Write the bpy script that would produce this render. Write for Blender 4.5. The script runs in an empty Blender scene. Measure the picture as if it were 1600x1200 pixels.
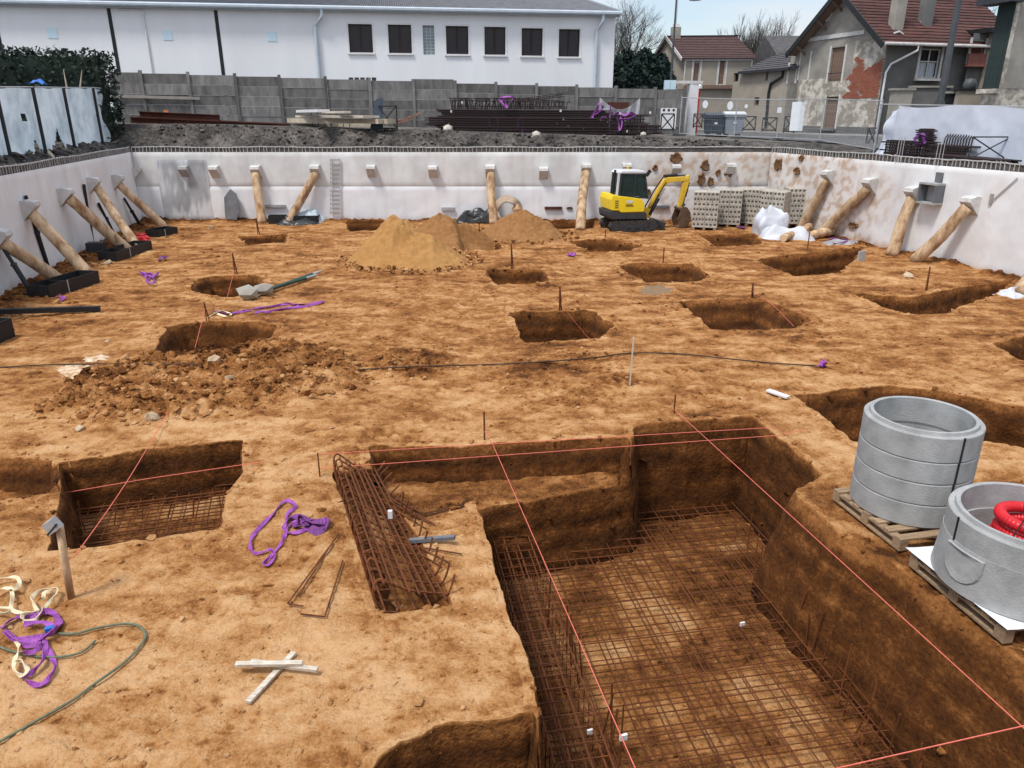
import bpy, math, random
import numpy as np
from mathutils import Vector, Matrix
random.seed(7); rng = np.random.default_rng(7)
SC = bpy.context.scene; COL = SC.collection
# ------------------------------------------------------------------ camera, world, sun, exposure
F = 1156.0; PITCH = math.radians(20.1); CAMH = 4.5
cd = bpy.data.cameras.new('camera'); cam = bpy.data.objects.new('camera', cd); COL.objects.link(cam)
cd.sensor_width = 36; cd.lens = F/1600*36; cd.clip_start = .1; cd.clip_end = 3000
cam.location = (0, 0, CAMH); cam.rotation_euler = (math.radians(90)-PITCH, 0, 0); SC.camera = cam
SUN_EL, SUN_AZ = math.radians(62), math.radians(225)     # azimuth clockwise from +Y
W = bpy.data.worlds.new("World"); SC.world = W; W.use_nodes = True
nt = W.node_tree; N = nt.nodes; L = nt.links; N.clear()
def nd(t, **k):
    n = N.new(t)
    for a, b in k.items(): setattr(n, a, b)
    return n
out = nd('ShaderNodeOutputWorld'); bg = nd('ShaderNodeBackground'); bg.inputs[1].default_value = .078
sky = nd('ShaderNodeTexSky', sky_type='NISHITA', sun_disc=False, sun_elevation=SUN_EL, sun_rotation=SUN_AZ, air_density=1.0, dust_density=1.0)
tc = nd('ShaderNodeTexCoord'); sep = nd('ShaderNodeSeparateXYZ'); L.new(tc.outputs['Generated'], sep.inputs[0])
cz = nd('ShaderNodeMapRange'); cz.inputs['From Min'].default_value = 0; cz.inputs['From Max'].default_value = 1
cz.inputs['To Min'].default_value = 4.6; cz.inputs['To Max'].default_value = 11.5; L.new(sep.outputs[2], cz.inputs[0])   # overcast: zenith brighter than horizon
cloud = nd('ShaderNodeCombineColor'); L.new(cz.outputs[0], cloud.inputs[0]); L.new(cz.outputs[0], cloud.inputs[1])
mb = nd('ShaderNodeMath', operation='MULTIPLY'); mb.inputs[1].default_value = 1.04; L.new(cz.outputs[0], mb.inputs[0]); L.new(mb.outputs[0], cloud.inputs[2])
mp = nd('ShaderNodeMapping'); mp.inputs['Scale'].default_value = (1.6, 1.6, 6); L.new(tc.outputs['Generated'], mp.inputs[0])
cn = nd('ShaderNodeTexNoise'); cn.inputs['Scale'].default_value = 1.7; cn.inputs['Detail'].default_value = 6; L.new(mp.outputs[0], cn.inputs['Vector'])
cr = nd('ShaderNodeMapRange'); cr.inputs['From Min'].default_value = .40; cr.inputs['From Max'].default_value = .62
cr.inputs['To Min'].default_value = .08; cr.inputs['To Max'].default_value = .97; L.new(cn.outputs[0], cr.inputs[0])
mx = nd('ShaderNodeMix', data_type='RGBA'); L.new(cr.outputs[0], mx.inputs[0]); L.new(sky.outputs[0], mx.inputs[6]); L.new(cloud.outputs[0], mx.inputs[7])
L.new(mx.outputs[2], bg.inputs[0]); L.new(bg.outputs[0], out.inputs[0])
sd = bpy.data.lights.new('sun', 'SUN'); sd.energy = 1.5; sd.angle = math.radians(11); sd.color = (1, .975, .92)
sun = bpy.data.objects.new('sun', sd); COL.objects.link(sun)
sdir = Vector((math.sin(SUN_AZ)*math.cos(SUN_EL), math.cos(SUN_AZ)*math.cos(SUN_EL), math.sin(SUN_EL)))
sun.rotation_euler = sdir.to_track_quat('Z', 'Y').to_euler(); sun.location = (0, -5, 30)
SC.view_settings.view_transform = 'Standard'; SC.view_settings.look = 'None'
SC.view_settings.exposure = 1.08; SC.view_settings.gamma = 1; SC.view_settings.use_curve_mapping = False
SC.render.engine = 'CYCLES'; SC.cycles.use_denoising = True; SC.cycles.max_bounces = 6

# ------------------------------------------------------------------ measuring from the camera station
CP, SP = math.cos(PITCH), math.sin(PITCH)
def ray(u, v):
    a = (u-800)/F; b = (600-v)/F
    return Vector((a, CP+b*SP, -SP+b*CP))
def G(u, v, z=0.):
    r = ray(u, v); return Vector((0, 0, CAMH)) + r*((z-CAMH)/r.z)
def D(u, v, Y):
    r = ray(u, v); return Vector((0, 0, CAMH)) + r*(Y/r.y)
def XY(p): return (p[0], p[1])

# ------------------------------------------------------------------ noise
_p = rng.permutation(512); _p = np.concatenate([_p, _p, _p]); _ga = rng.random(512)*6.2832; _gx, _gy = np.cos(_ga), np.sin(_ga)
def perlin(x, y, s=0):
    x = np.asarray(x, float)+s*17.3; y = np.asarray(y, float)-s*9.1
    xi = np.floor(x).astype(int); yi = np.floor(y).astype(int); xf = x-xi; yf = y-yi
    u = xf*xf*xf*(xf*(xf*6-15)+10); v = yf*yf*yf*(yf*(yf*6-15)+10)
    def g(ix, iy, dx, dy):
        h = _p[(_p[ix & 511]+iy) & 511]; return _gx[h]*dx+_gy[h]*dy
    a = g(xi, yi, xf, yf); b = g(xi+1, yi, xf-1, yf); c = g(xi, yi+1, xf, yf-1); d = g(xi+1, yi+1, xf-1, yf-1)
    return 1.5*((a+u*(b-a))*(1-v)+(c+u*(d-c))*v)
def fbm(x, y, o=4, s=0):
    r = 0; a = 1; t = 0
    for i in range(o): r = r+a*perlin(x*2**i, y*2**i, s+i); t += a; a *= .5
    return r/t
def sm(t): t = np.clip(t, 0, 1); return t*t*(3-2*t)
def sdpoly(x, y, P):
    P = np.array(P); n = len(P); d = np.full(x.shape, 1e9); sg = np.ones(x.shape)
    for i in range(n):
        a = P[i]; b = P[i-1]; e = b-a; wx = x-a[0]; wy = y-a[1]
        t = np.clip((wx*e[0]+wy*e[1])/max(e@e, 1e-12), 0, 1); d = np.minimum(d, (wx-e[0]*t)**2+(wy-e[1]*t)**2)
        c1 = y >= a[1]; c2 = y < b[1]; c3 = e[0]*wy > e[1]*wx
        sg = np.where((c1 & c2 & c3) | (~c1 & ~c2 & ~c3), -sg, sg)
    return sg*np.sqrt(d)

# ------------------------------------------------------------------ mesh builder
WP = {}                                                # world origin of every object
def setp(o, label=None, cat=None, group=None, kind=None):
    for k, v in (('label', label), ('category', cat), ('group', group), ('kind', kind)):
        if v: o[k] = v
    return o
def link(o, org, parent=None):
    COL.objects.link(o); WP[o.name] = Vector(org)
    if parent: o.parent = parent; o.location = Vector(org)-WP[parent.name]
    else: o.location = org
    return o
def thing(name, label, cat, loc, group=None):
    o = bpy.data.objects.new(name, None); o.empty_display_size = .2
    link(o, Vector(loc)); return setp(o, label, cat, group)
class M:
    def __init__(s, xf=None): s.v = []; s.f = []; s.xf = xf
    def add(s, vs, fs):
        o = len(s.v); s.v += [Vector(v) for v in vs]; s.f += [[i+o for i in f] for f in fs]; return s
    def obb(s, c, ax, ay, az):
        c, ax, ay, az = map(Vector, (c, ax, ay, az))
        vs = [c+ax*i+ay*j+az*k for k in (-1, 1) for j in (-1, 1) for i in (-1, 1)]
        return s.add(vs, [(0, 2, 3, 1), (4, 5, 7, 6), (0, 1, 5, 4), (2, 6, 7, 3), (0, 4, 6, 2), (1, 3, 7, 5)])
    def box(s, c, d, rz=0):
        q = Matrix.Rotation(rz, 3, 'Z')
        return s.obb(c, q@Vector((d[0]/2, 0, 0)), q@Vector((0, d[1]/2, 0)), Vector((0, 0, d[2]/2)))
    def bar(s, a, b, w, h=None, up=(0, 0, 1)):
        a, b = Vector(a), Vector(b); d = b-a; x = d.cross(Vector(up))
        if x.length < 1e-6: x = d.cross(Vector((1, 0, 0)))
        x.normalize(); z = x.cross(d).normalized()
        return s.obb((a+b)/2, d/2, x*w/2, z*(h or w)/2)
    def tube(s, path, r, n=6, cap=True, flat=None):
        P = [Vector(p) for p in path]; m = len(P); rs = r if isinstance(r, (list, tuple)) else [r]*m; ring = []
        t0 = (P[1]-P[0]).normalized(); x = t0.cross(Vector((0, 0, 1)))
        if x.length < 1e-3: x = t0.cross(Vector((1, 0, 0)))
        x.normalize(); o = len(s.v)
        for i, p in enumerate(P):
            t = (P[min(i+1, m-1)]-P[max(i-1, 0)])
            t = t.normalized() if t.length > 1e-9 else t0
            x = (x-t*x.dot(t)); x = x.normalized() if x.length > 1e-6 else t.orthogonal().normalized(); z = x.cross(t)
            for k in range(n):
                a = 2*math.pi*(k+.5)/n
                s.v.append(p+(x*math.cos(a)+z*math.sin(a)*(flat or 1))*rs[i])
        for i in range(m-1):
            for k in range(n):
                k2 = (k+1) % n; s.f.append([o+i*n+k, o+i*n+k2, o+(i+1)*n+k2, o+(i+1)*n+k])
        if cap: s.f.append([o+k for k in range(n)][::-1]); s.f.append([o+(m-1)*n+k for k in range(n)])
        return s
    def ribbon(s, path, w, t=.006, roll=0):
        P = [Vector(p) for p in path]; m = len(P); o = len(s.v)
        for i, p in enumerate(P):
            d = (P[min(i+1, m-1)]-P[max(i-1, 0)]).normalized(); x = d.cross(Vector((0, 0, 1)))
            x = x.normalized() if x.length > 1e-4 else Vector((1, 0, 0)); z = x.cross(d)
            a = roll+.9*math.sin(i*.45+roll*3); xx = x*math.cos(a)+z*math.sin(a); zz = z*math.cos(a)-x*math.sin(a)
            s.v += [p+xx*w/2+zz*t, p-xx*w/2+zz*t, p-xx*w/2-zz*t, p+xx*w/2-zz*t]
        for i in range(m-1):
            for k in range(4): k2 = (k+1) % 4; s.f.append([o+i*4+k, o+i*4+k2, o+i*4+4+k2, o+i*4+4+k])
        s.f += [[o+3, o+2, o+1, o], [o+m*4-4+k for k in range(4)]]
        return s
    def prism(s, poly, ext):
        P = [Vector(p) for p in poly]; e = Vector(ext); n = len(P); s.add(P+[p+e for p in P], [list(range(n))[::-1], [n+i for i in range(n)]]+[[i, (i+1) % n, n+(i+1) % n, n+i] for i in range(n)])
        return s
    def lathe(s, prof, n, c=(0, 0, 0), closed=False):
        o = len(s.v); c = Vector(c); m = len(prof)
        for r, z in prof:
            for k in range(n): a = 2*math.pi*k/n; s.v.append(c+Vector((r*math.cos(a), r*math.sin(a), z)))
        for i in range(m if closed else m-1):
            j = (i+1) % m
            for k in range(n): k2 = (k+1) % n; s.f.append([o+i*n+k, o+i*n+k2, o+j*n+k2, o+j*n+k])
        return s
    def grid(s, nx, ny, fn, skip=None):
        o = len(s.v)
        for j in range(ny+1):
            for i in range(nx+1): s.v.append(Vector(fn(i/nx, j/ny)))
        for j in range(ny):
            for i in range(nx):
                if skip and skip((i+.5)/nx, (j+.5)/ny): continue
                a = o+j*(nx+1)+i; s.f.append([a, a+1, a+nx+2, a+nx+1])
        return s
    def mesh(s, name, mat, org, smooth=False):
        me = bpy.data.meshes.new(name); q = Vector(org)
        me.from_pydata([tuple(v-q) for v in s.v], [], s.f); me.materials.append(mat)
        if smooth: me.polygons.foreach_set('use_smooth', [True]*len(me.polygons))
        me.update(); return me
    def build(s, name, mat, parent=None, smooth=False, org=None, label=None, cat=None, group=None, kind=None, fixn=False):
        if s.xf is not None: s.v = [s.xf@v for v in s.v]; s.xf = None
        if org is None:
            a = np.array([tuple(v) for v in s.v]); lo, hi = a.min(0), a.max(0); org = ((lo[0]+hi[0])/2, (lo[1]+hi[1])/2, lo[2])
        me = s.mesh(name, mat, org, smooth)
        if fixn:
            import bmesh
            bm = bmesh.new(); bm.from_mesh(me); bmesh.ops.recalc_face_normals(bm, faces=bm.faces); bm.to_mesh(me); bm.free()
        o = bpy.data.objects.new(name, me); link(o, org, parent); return setp(o, label, cat, group, kind)
def inst(name, me, loc, parent=None, rot=(0, 0, 0), scale=(1, 1, 1), **k):
    o = bpy.data.objects.new(name, me); link(o, Vector(loc), parent); o.rotation_euler = rot; o.scale = scale; return setp(o, **k)
def copy_tree(o, loc, rz=0, label=None, parent=None):
    c = o.copy(); COL.objects.link(c)
    if parent: c.parent = parent
    else: c.location = loc; c.rotation_euler.z = rz; WP[c.name] = Vector(loc)
    if label: c['label'] = label
    for ch in list(o.children): copy_tree(ch, None, parent=c)
    return c
def cat_rom(pts, k=6):
    P = [Vector(p) for p in pts]; out = []
    for i in range(len(P)-1):
        a, b, c, d = P[max(i-1, 0)], P[i], P[i+1], P[min(i+2, len(P)-1)]
        for j in range(k):
            t = j/k; out.append(.5*((2*b)+(c-a)*t+(2*a-5*b+4*c-d)*t*t+(3*b-a-3*c+d)*t**3))
    return out+[P[-1]]

# ------------------------------------------------------------------ materials
def mat(name, c1, c2=None, rough=.8, scale=6., bump=0., bscale=40., metal=0., var=.0, stretch=(1, 1, 1), lo=.35, hi=.65, world=False, trans=0., detail=6, attr=None, attrcol=None):
    m = bpy.data.materials.new(name); m.use_nodes = True; t = m.node_tree; n = t.nodes; l = t.links; b = n['Principled BSDF']
    b.inputs['Roughness'].default_value = rough; b.inputs['Metallic'].default_value = metal
    b.inputs['Specular IOR Level'].default_value = .3
    c2 = c2 or tuple(x*.8 for x in c1)
    if world: src = n.new('ShaderNodeNewGeometry').outputs['Position']
    else: src = n.new('ShaderNodeTexCoord').outputs['Object']
    mp = n.new('ShaderNodeMapping'); mp.inputs['Scale'].default_value = stretch; l.new(src, mp.inputs[0])
    if var and not world:
        oi = n.new('ShaderNodeObjectInfo'); ml = n.new('ShaderNodeMath'); ml.operation = 'MULTIPLY'; ml.inputs[1].default_value = 40; l.new(oi.outputs['Random'], ml.inputs[0])
        l.new(ml.outputs[0], mp.inputs['Location'])
    nz = n.new('ShaderNodeTexNoise'); nz.inputs['Scale'].default_value = scale; nz.inputs['Detail'].default_value = detail; nz.inputs['Roughness'].default_value = .62; l.new(mp.outputs[0], nz.inputs['Vector'])
    rp = n.new('ShaderNodeMapRange'); rp.inputs[1].default_value = lo; rp.inputs[2].default_value = hi; l.new(nz.outputs[0], rp.inputs[0])
    mi = n.new('ShaderNodeMix'); mi.data_type = 'RGBA'; mi.inputs[6].default_value = (*c1, 1); mi.inputs[7].default_value = (*c2, 1); l.new(rp.outputs[0], mi.inputs[0]); c = mi.outputs[2]
    if attr:
        at = n.new('ShaderNodeAttribute'); at.attribute_name = attr; ma = n.new('ShaderNodeMix'); ma.data_type = 'RGBA'; ma.inputs[7].default_value = (*attrcol, 1)
        l.new(at.outputs['Fac'], ma.inputs[0]); l.new(c, ma.inputs[6]); c = ma.outputs[2]
    if var:
        oi = n.new('ShaderNodeObjectInfo'); vr = n.new('ShaderNodeMapRange'); vr.inputs[3].default_value = 1-var; vr.inputs[4].default_value = 1+var; l.new(oi.outputs['Random'], vr.inputs[0])
        hs = n.new('ShaderNodeHueSaturation'); l.new(vr.outputs[0], hs.inputs['Value']); l.new(c, hs.inputs['Color']); c = hs.outputs[0]
    l.new(c, b.inputs['Base Color'])
    if bump:
        bn = n.new('ShaderNodeTexNoise'); bn.inputs['Scale'].default_value = bscale; bn.inputs['Detail'].default_value = 5; l.new(mp.outputs[0], bn.inputs['Vector'])
        bu = n.new('ShaderNodeBump'); bu.inputs['Strength'].default_value = bump; bu.inputs['Distance'].default_value = .03; l.new(bn.outputs[0], bu.inputs['Height']); l.new(bu.outputs[0], b.inputs['Normal'])
    if trans:
        tr = n.new('ShaderNodeBsdfTranslucent'); l.new(c, tr.inputs[0]); ms = n.new('ShaderNodeMixShader'); ms.inputs[0].default_value = trans
        l.new(b.outputs[0], ms.inputs[1]); l.new(tr.outputs[0], ms.inputs[2]); l.new(ms.outputs[0], n['Material Output'].inputs[0])
    return m
K = dict(
 rust=mat('rusty_steel', (.20, .06, .015), (.07, .024, .009), .75, 9, .3, 80, var=.2),
 rustd=mat('dark_rusty_steel', (.035, .02, .018), (.018, .012, .013), .7, 9, var=.2),
 rustb=mat('brown_rusted_beam', (.09, .03, .017), (.05, .018, .012), .8, 3),
 black=mat('black_steel', (.012, .013, .016), (.022, .022, .022), .5, 6),
 dgreen=mat('dark_green_paint', (.02, .075, .055), (.03, .05, .04), .5, 8),
 log=mat('peeled_log', (.56, .41, .26), (.25, .13, .06), .85, 4.5, .8, 16, var=.12, stretch=(1, 1, .4), lo=.42, hi=.66),
 logend=mat('log_heartwood', (.55, .36, .2), (.4, .25, .13), .8, 8),
 conc=mat('smooth_concrete', (.40, .405, .40), (.26, .265, .26), .88, 3.5, .25, 60, lo=.34, hi=.7, detail=10),
 concb=mat('white_corbel_concrete', (.62, .61, .59), (.45, .44, .42), .9, 4, .15, 50, var=.06),
 block=mat('grey_hollow_block', (.46, .43, .37), (.36, .33, .28), .95, 9, .2, 60, var=.1),
 dark=mat('dark_void', (.02, .018, .016), (.012, .012, .012), .9, 5),
 wood=mat('pallet_wood', (.36, .25, .15), (.24, .16, .10), .85, 5, .2, 40, var=.15, stretch=(1, 6, 6)),
 plank=mat('pale_plank', (.52, .45, .34), (.38, .32, .24), .85, 4, .1, 40, var=.12),
 lath=mat('whitewashed_lath', (.64, .59, .50), (.40, .34, .26), .8, 9, .1, 50, stretch=(1, 5, 5)),
 white=mat('white_paint', (.74, .74, .74), (.66, .66, .66), .6, 3),
 purple=mat('purple_webbing', (.36, .10, .40), (.20, .045, .25), .7, 20, var=.1),
 purpd=mat('faded_purple_webbing', (.22, .06, .25), (.12, .04, .15), .8, 10),
 cream=mat('cream_webbing', (.72, .64, .44), (.6, .5, .32), .75, 14),
 rope=mat('green_grey_rope', (.17, .19, .12), (.10, .12, .08), .8, 20),
 string=mat('orange_pink_string', (.75, .18, .12), (.6, .14, .1), .6, 20),
 cable=mat('dark_cable', (.03, .02, .016), (.05, .03, .02), .6, 10),
 red=mat('red_plastic', (.62, .02, .03), (.5, .014, .02), .35, 6),
 tarp=mat('white_tarpaulin', (.60, .62, .66), (.48, .50, .55), .45, 2, .1, 12),
 film=mat('pale_plastic_film', (.70, .80, .87), (.36, .46, .54), .3, 1.1, .3, 4, trans=.35, lo=.42, hi=.72),
 geot=mat('white_geotextile', (.68, .72, .80), (.60, .64, .73), .8, 1.2, .06, 8, trans=.2),
 clear=mat('cloudy_film', (.55, .55, .56), (.35, .34, .36), .3, 3, trans=.3),
 blackfilm=mat('black_plastic_film', (.02, .022, .022), (.05, .055, .055), .25, 3, .3, 14),
 blue=mat('blue_plastic', (.03, .16, .5), (.03, .12, .4), .5, 4),
 yellow=mat('yellow_paint', (.80, .60, .02), (.72, .53, .02), .38, 4),
 ygold=mat('worn_yellow_paint', (.72, .47, .04), (.58, .36, .04), .45, 5),
 mgrey=mat('machine_grey', (.045, .048, .055), (.03, .032, .036), .5, 5),
 rubber=mat('muddy_rubber', (.065, .055, .046), (.025, .024, .023), .9, 7, .4, 40),
 cabw=mat('pale_cab_paint', (.62, .63, .65), (.52, .53, .55), .4, 4),
 glass=mat('tinted_glass', (.05, .085, .08), (.03, .05, .05), .06, 2),
 chrome=mat('bare_steel', (.5, .5, .5), (.4, .4, .4), .25, 5, metal=.8),
 bucket=mat('earthy_bucket_steel', (.17, .10, .06), (.08, .05, .035), .8, 5, .3, 20),
 render=mat('off_white_render', (.80, .81, .83), (.71, .72, .735), .9, .45, .05, 60, lo=.35, hi=.75, stretch=(1, 1, .22), detail=9),
 pane=mat('dark_window_glass', (.016, .013, .018), (.03, .024, .028), .12, .8),
 glassblock=mat('glass_blocks', (.20, .25, .25), (.30, .34, .33), .25, 9),
 zinc=mat('pale_zinc', (.50, .56, .62), (.42, .48, .54), .5, 3),
 fibre=mat('grey_corrugated_sheet', (.17, .175, .19), (.10, .105, .115), .9, 2, .2, 30),
 fence=mat('weathered_fence_concrete', (.23, .22, .21), (.10, .097, .095), .95, 1.6, .25, 30, var=.3, stretch=(2.2, 2.2, .7), lo=.3, hi=.7),
 hw=mat('grey_house_render', (.37, .345, .30), (.22, .205, .18), .95, .9, .25, 14, lo=.3, hi=.7),
 hwl=mat('flaking_pale_plaster', (.58, .54, .47), (.28, .245, .205), .95, 1.8, .7, 7, lo=.42, hi=.56),
 hwd=mat('dark_grey_render', (.17, .17, .165), (.115, .115, .11), .95, .8, .15, 14),
 tan=mat('tan_house_render', (.36, .32, .265), (.29, .255, .21), .95, .8, .15, 14),
 brick=mat('old_red_brick', (.30, .10, .06), (.20, .07, .045), .9, 5, .2, 40, var=.2),
 tile=mat('red_roof_tile', (.105, .042, .034), (.055, .03, .027), .85, 2.5, .3, 25, var=.18),
 tileb=mat('brown_roof_tile', (.095, .055, .052), (.07, .042, .04), .9, 2.5, .3, 25, var=.05),
 slate=mat('dull_grey_tile', (.10, .095, .095), (.06, .058, .06), .9, 2.5, .3, 25),
 trim=mat('cracked_white_trim', (.66, .65, .62), (.48, .47, .45), .8, 6),
 shutter=mat('faded_brown_shutter', (.13, .075, .055), (.24, .17, .13), .85, 5, stretch=(6, 6, 1)),
 redsh=mat('reddish_shutter', (.19, .05, .035), (.28, .14, .11), .8, 5, stretch=(6, 6, 1)),
 curtain=mat('white_curtain', (.5, .55, .6), (.36, .4, .45), .6, 3, stretch=(5, 5, .6)),
 gboard=mat('dark_green_boards', (.018, .032, .03), (.03, .045, .042), .75, 3, stretch=(6, 6, 1)),
 asphalt=mat('asphalt', (.13, .13, .132), (.09, .09, .092), .9, 1.2, .2, 60, world=True),
 pave=mat('pavement_concrete', (.26, .255, .25), (.19, .185, .18), .9, 1.5, .2, 40, world=True),
 pole=mat('dark_lamp_paint', (.05, .06, .068), (.08, .085, .09), .5, 3),
 polec=mat('pale_concrete_post', (.42, .43, .45), (.28, .29, .3), .85, 3),
 galv=mat('galvanised_tube', (.45, .46, .47), (.36, .37, .38), .45, 4, metal=.3),
 bind=mat('dark_blue_bin', (.035, .05, .075), (.05, .065, .09), .5, 3),
 bing=mat('grey_bin', (.27, .30, .34), (.22, .25, .29), .5, 3),
 lid=mat('pale_bin_lid', (.6, .63, .66), (.5, .53, .56), .5, 3),
 sign=mat('white_sign_panel', (.76, .79, .81), (.70, .73, .76), .5, 3),
 bark=mat('grey_brown_bark', (.10, .085, .075), (.06, .05, .045), .9, 5),
 leaf=mat('dark_evergreen_leaf', (.016, .036, .026), (.007, .018, .016), .7, 3, var=.0, world=True),
 leafb=mat('hedge_leaf', (.020, .036, .022), (.008, .018, .014), .7, 2.2, world=True),
 stone=mat('pale_limestone', (.50, .40, .27), (.32, .22, .13), .9, 8, .3, 30, var=.12),
)

_g = K['glass'].node_tree; _t = _g.nodes.new('ShaderNodeBsdfTransparent'); _t.inputs[0].default_value = (.42, .58, .53, 1); _m = _g.nodes.new('ShaderNodeMixShader'); _m.inputs[0].default_value = .55
_g.links.new(_g.nodes['Principled BSDF'].outputs[0], _m.inputs[1]); _g.links.new(_t.outputs[0], _m.inputs[2]); _g.links.new(_m.outputs[0], _g.nodes['Material Output'].inputs[0])
# ------------------------------------------------------------------ pit plan
PIT = [(-9.27, 0.0), (20.57, 0.0), (11.15, 33.3), (-16.4, 33.3)]
def wall_l(y): return -9.27+y*(-7.13/33.3)
def wall_r(y): return 20.57+y*(-9.42/33.3)
px = lambda *q: [XY(G(u, v, (w[0] if w else 0))) for (u, v, *w) in q]
DEEP = px((735, 800, -.5), (985, 704), (990, 668), (1175, 650), (1290, 742), (1240, 765), (1310, 830), (1420, 900), (1560, 1010))+[(4.65, 4.2), (4.8, 2.3), (.35, 2.3)]+px((845, 1200), (834, 1060), (787, 940))
BENCH = px((575, 699), (700, 696), (985, 686), (990, 760))+[(-.2, 8.3), (-1.2, 7.6), (-1.75, 8.3)]
CAGE = px((522, 740), (590, 733), (712, 945), (598, 962))
LEFT = px((90, 722), (240, 704), (380, 688), (378, 745), (352, 778), (352, 790), (345, 826), (200, 846), (70, 862), (95, 770))
LEFTS = px((-70, 704), (92, 722), (95, 770), (0, 780), (-80, 790))
NEAR = px((588, 1188), (640, 1160), (690, 1133), (765, 1128), (838, 1112))+[(.35, 2.3), (-1.3, 2.3)]
HOLES = [  # polygon, depth, wall run, edge roughness
 (DEEP, 1.6, .13, .05), (BENCH, .5, .16, .08), (CAGE, .20, .22, .06), (LEFT, .82, .10, .04), (LEFTS, .42, .25, .05), (NEAR, 1.4, .15, .06),
 (px((300, 440), (330, 431), (408, 430), (414, 446), (395, 461), (345, 463), (302, 456)), .6, .3, .12),
 (px((262, 512), (300, 503), (395, 500), (434, 508), (425, 525), (395, 545), (300, 560), (238, 554)), .85, .3, .1),
 (px((757, 424), (765, 420), (850, 421), (858, 438), (835, 444), (775, 445)), .6, .22, .1),
 (px((795, 490), (870, 488), (915, 485), (957, 506), (940, 530), (820, 535)), .8, .22, .12),
 (px((962, 414), (1000, 410), (1080, 412), (1112, 430), (1090, 440), (1010, 441)), .6, .35, .12),
 (px((1058, 472), (1100, 468), (1190, 466), (1270, 500), (1240, 515), (1110, 516)), .7, .5, .12),
 (px((885, 376), (960, 374), (1005, 385), (985, 393), (925, 394)), .5, .35, .12),
 (px((705, 379), (780, 377), (785, 390), (722, 392)), .5, .25, .1),
 (px((540, 348), (605, 346), (600, 361), (545, 362)), .5, .25, .08),
 (px((372, 370), (450, 364), (447, 380), (385, 383)), .5, .3, .1),
 (px((1180, 406), (1210, 400), (1300, 392), (1350, 385), (1335, 405), (1310, 428), (1240, 432)), .85, .35, .1),
 (px((1330, 458), (1420, 465), (1500, 450), (1585, 437), (1560, 458), (1500, 480), (1480, 490), (1410, 492)), .85, .3, .1),
 (px((1550, 535), (1640, 515), (1660, 570), (1600, 562)), .7, .3, .1),
 (px((1238, 617), (1310, 610), (1390, 600), (1640, 640), (1640, 712), (1540, 690), (1340, 690), (1300, 660)), .9, .25, .12),
 (px((1090, 368), (1180, 366), (1190, 383), (1120, 386)), .45, .35, .1),
 (px((860, 347), (928, 347), (928, 357), (865, 358)), .5, .2, .08),
]
BERM = px((50, 650), (120, 590), (300, 548), (440, 530), (560, 560), (575, 610), (300, 655), (230, 668))
BERM2 = px((560, 575), (620, 545), (700, 540), (710, 580), (600, 600))
CLODZ = px((820, 560), (760, 600), (900, 640), (1000, 600), (930, 540))
TRACKS = [(4.6, 29.5, -1.6, 12.6, .9), (-.6, 24, -5.6, 10.6, -.6), (1.6, 11.4, 8.6, 16.5, .5), (-2.6, 10.2, 3.5, 13.6, -.4)]
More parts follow.
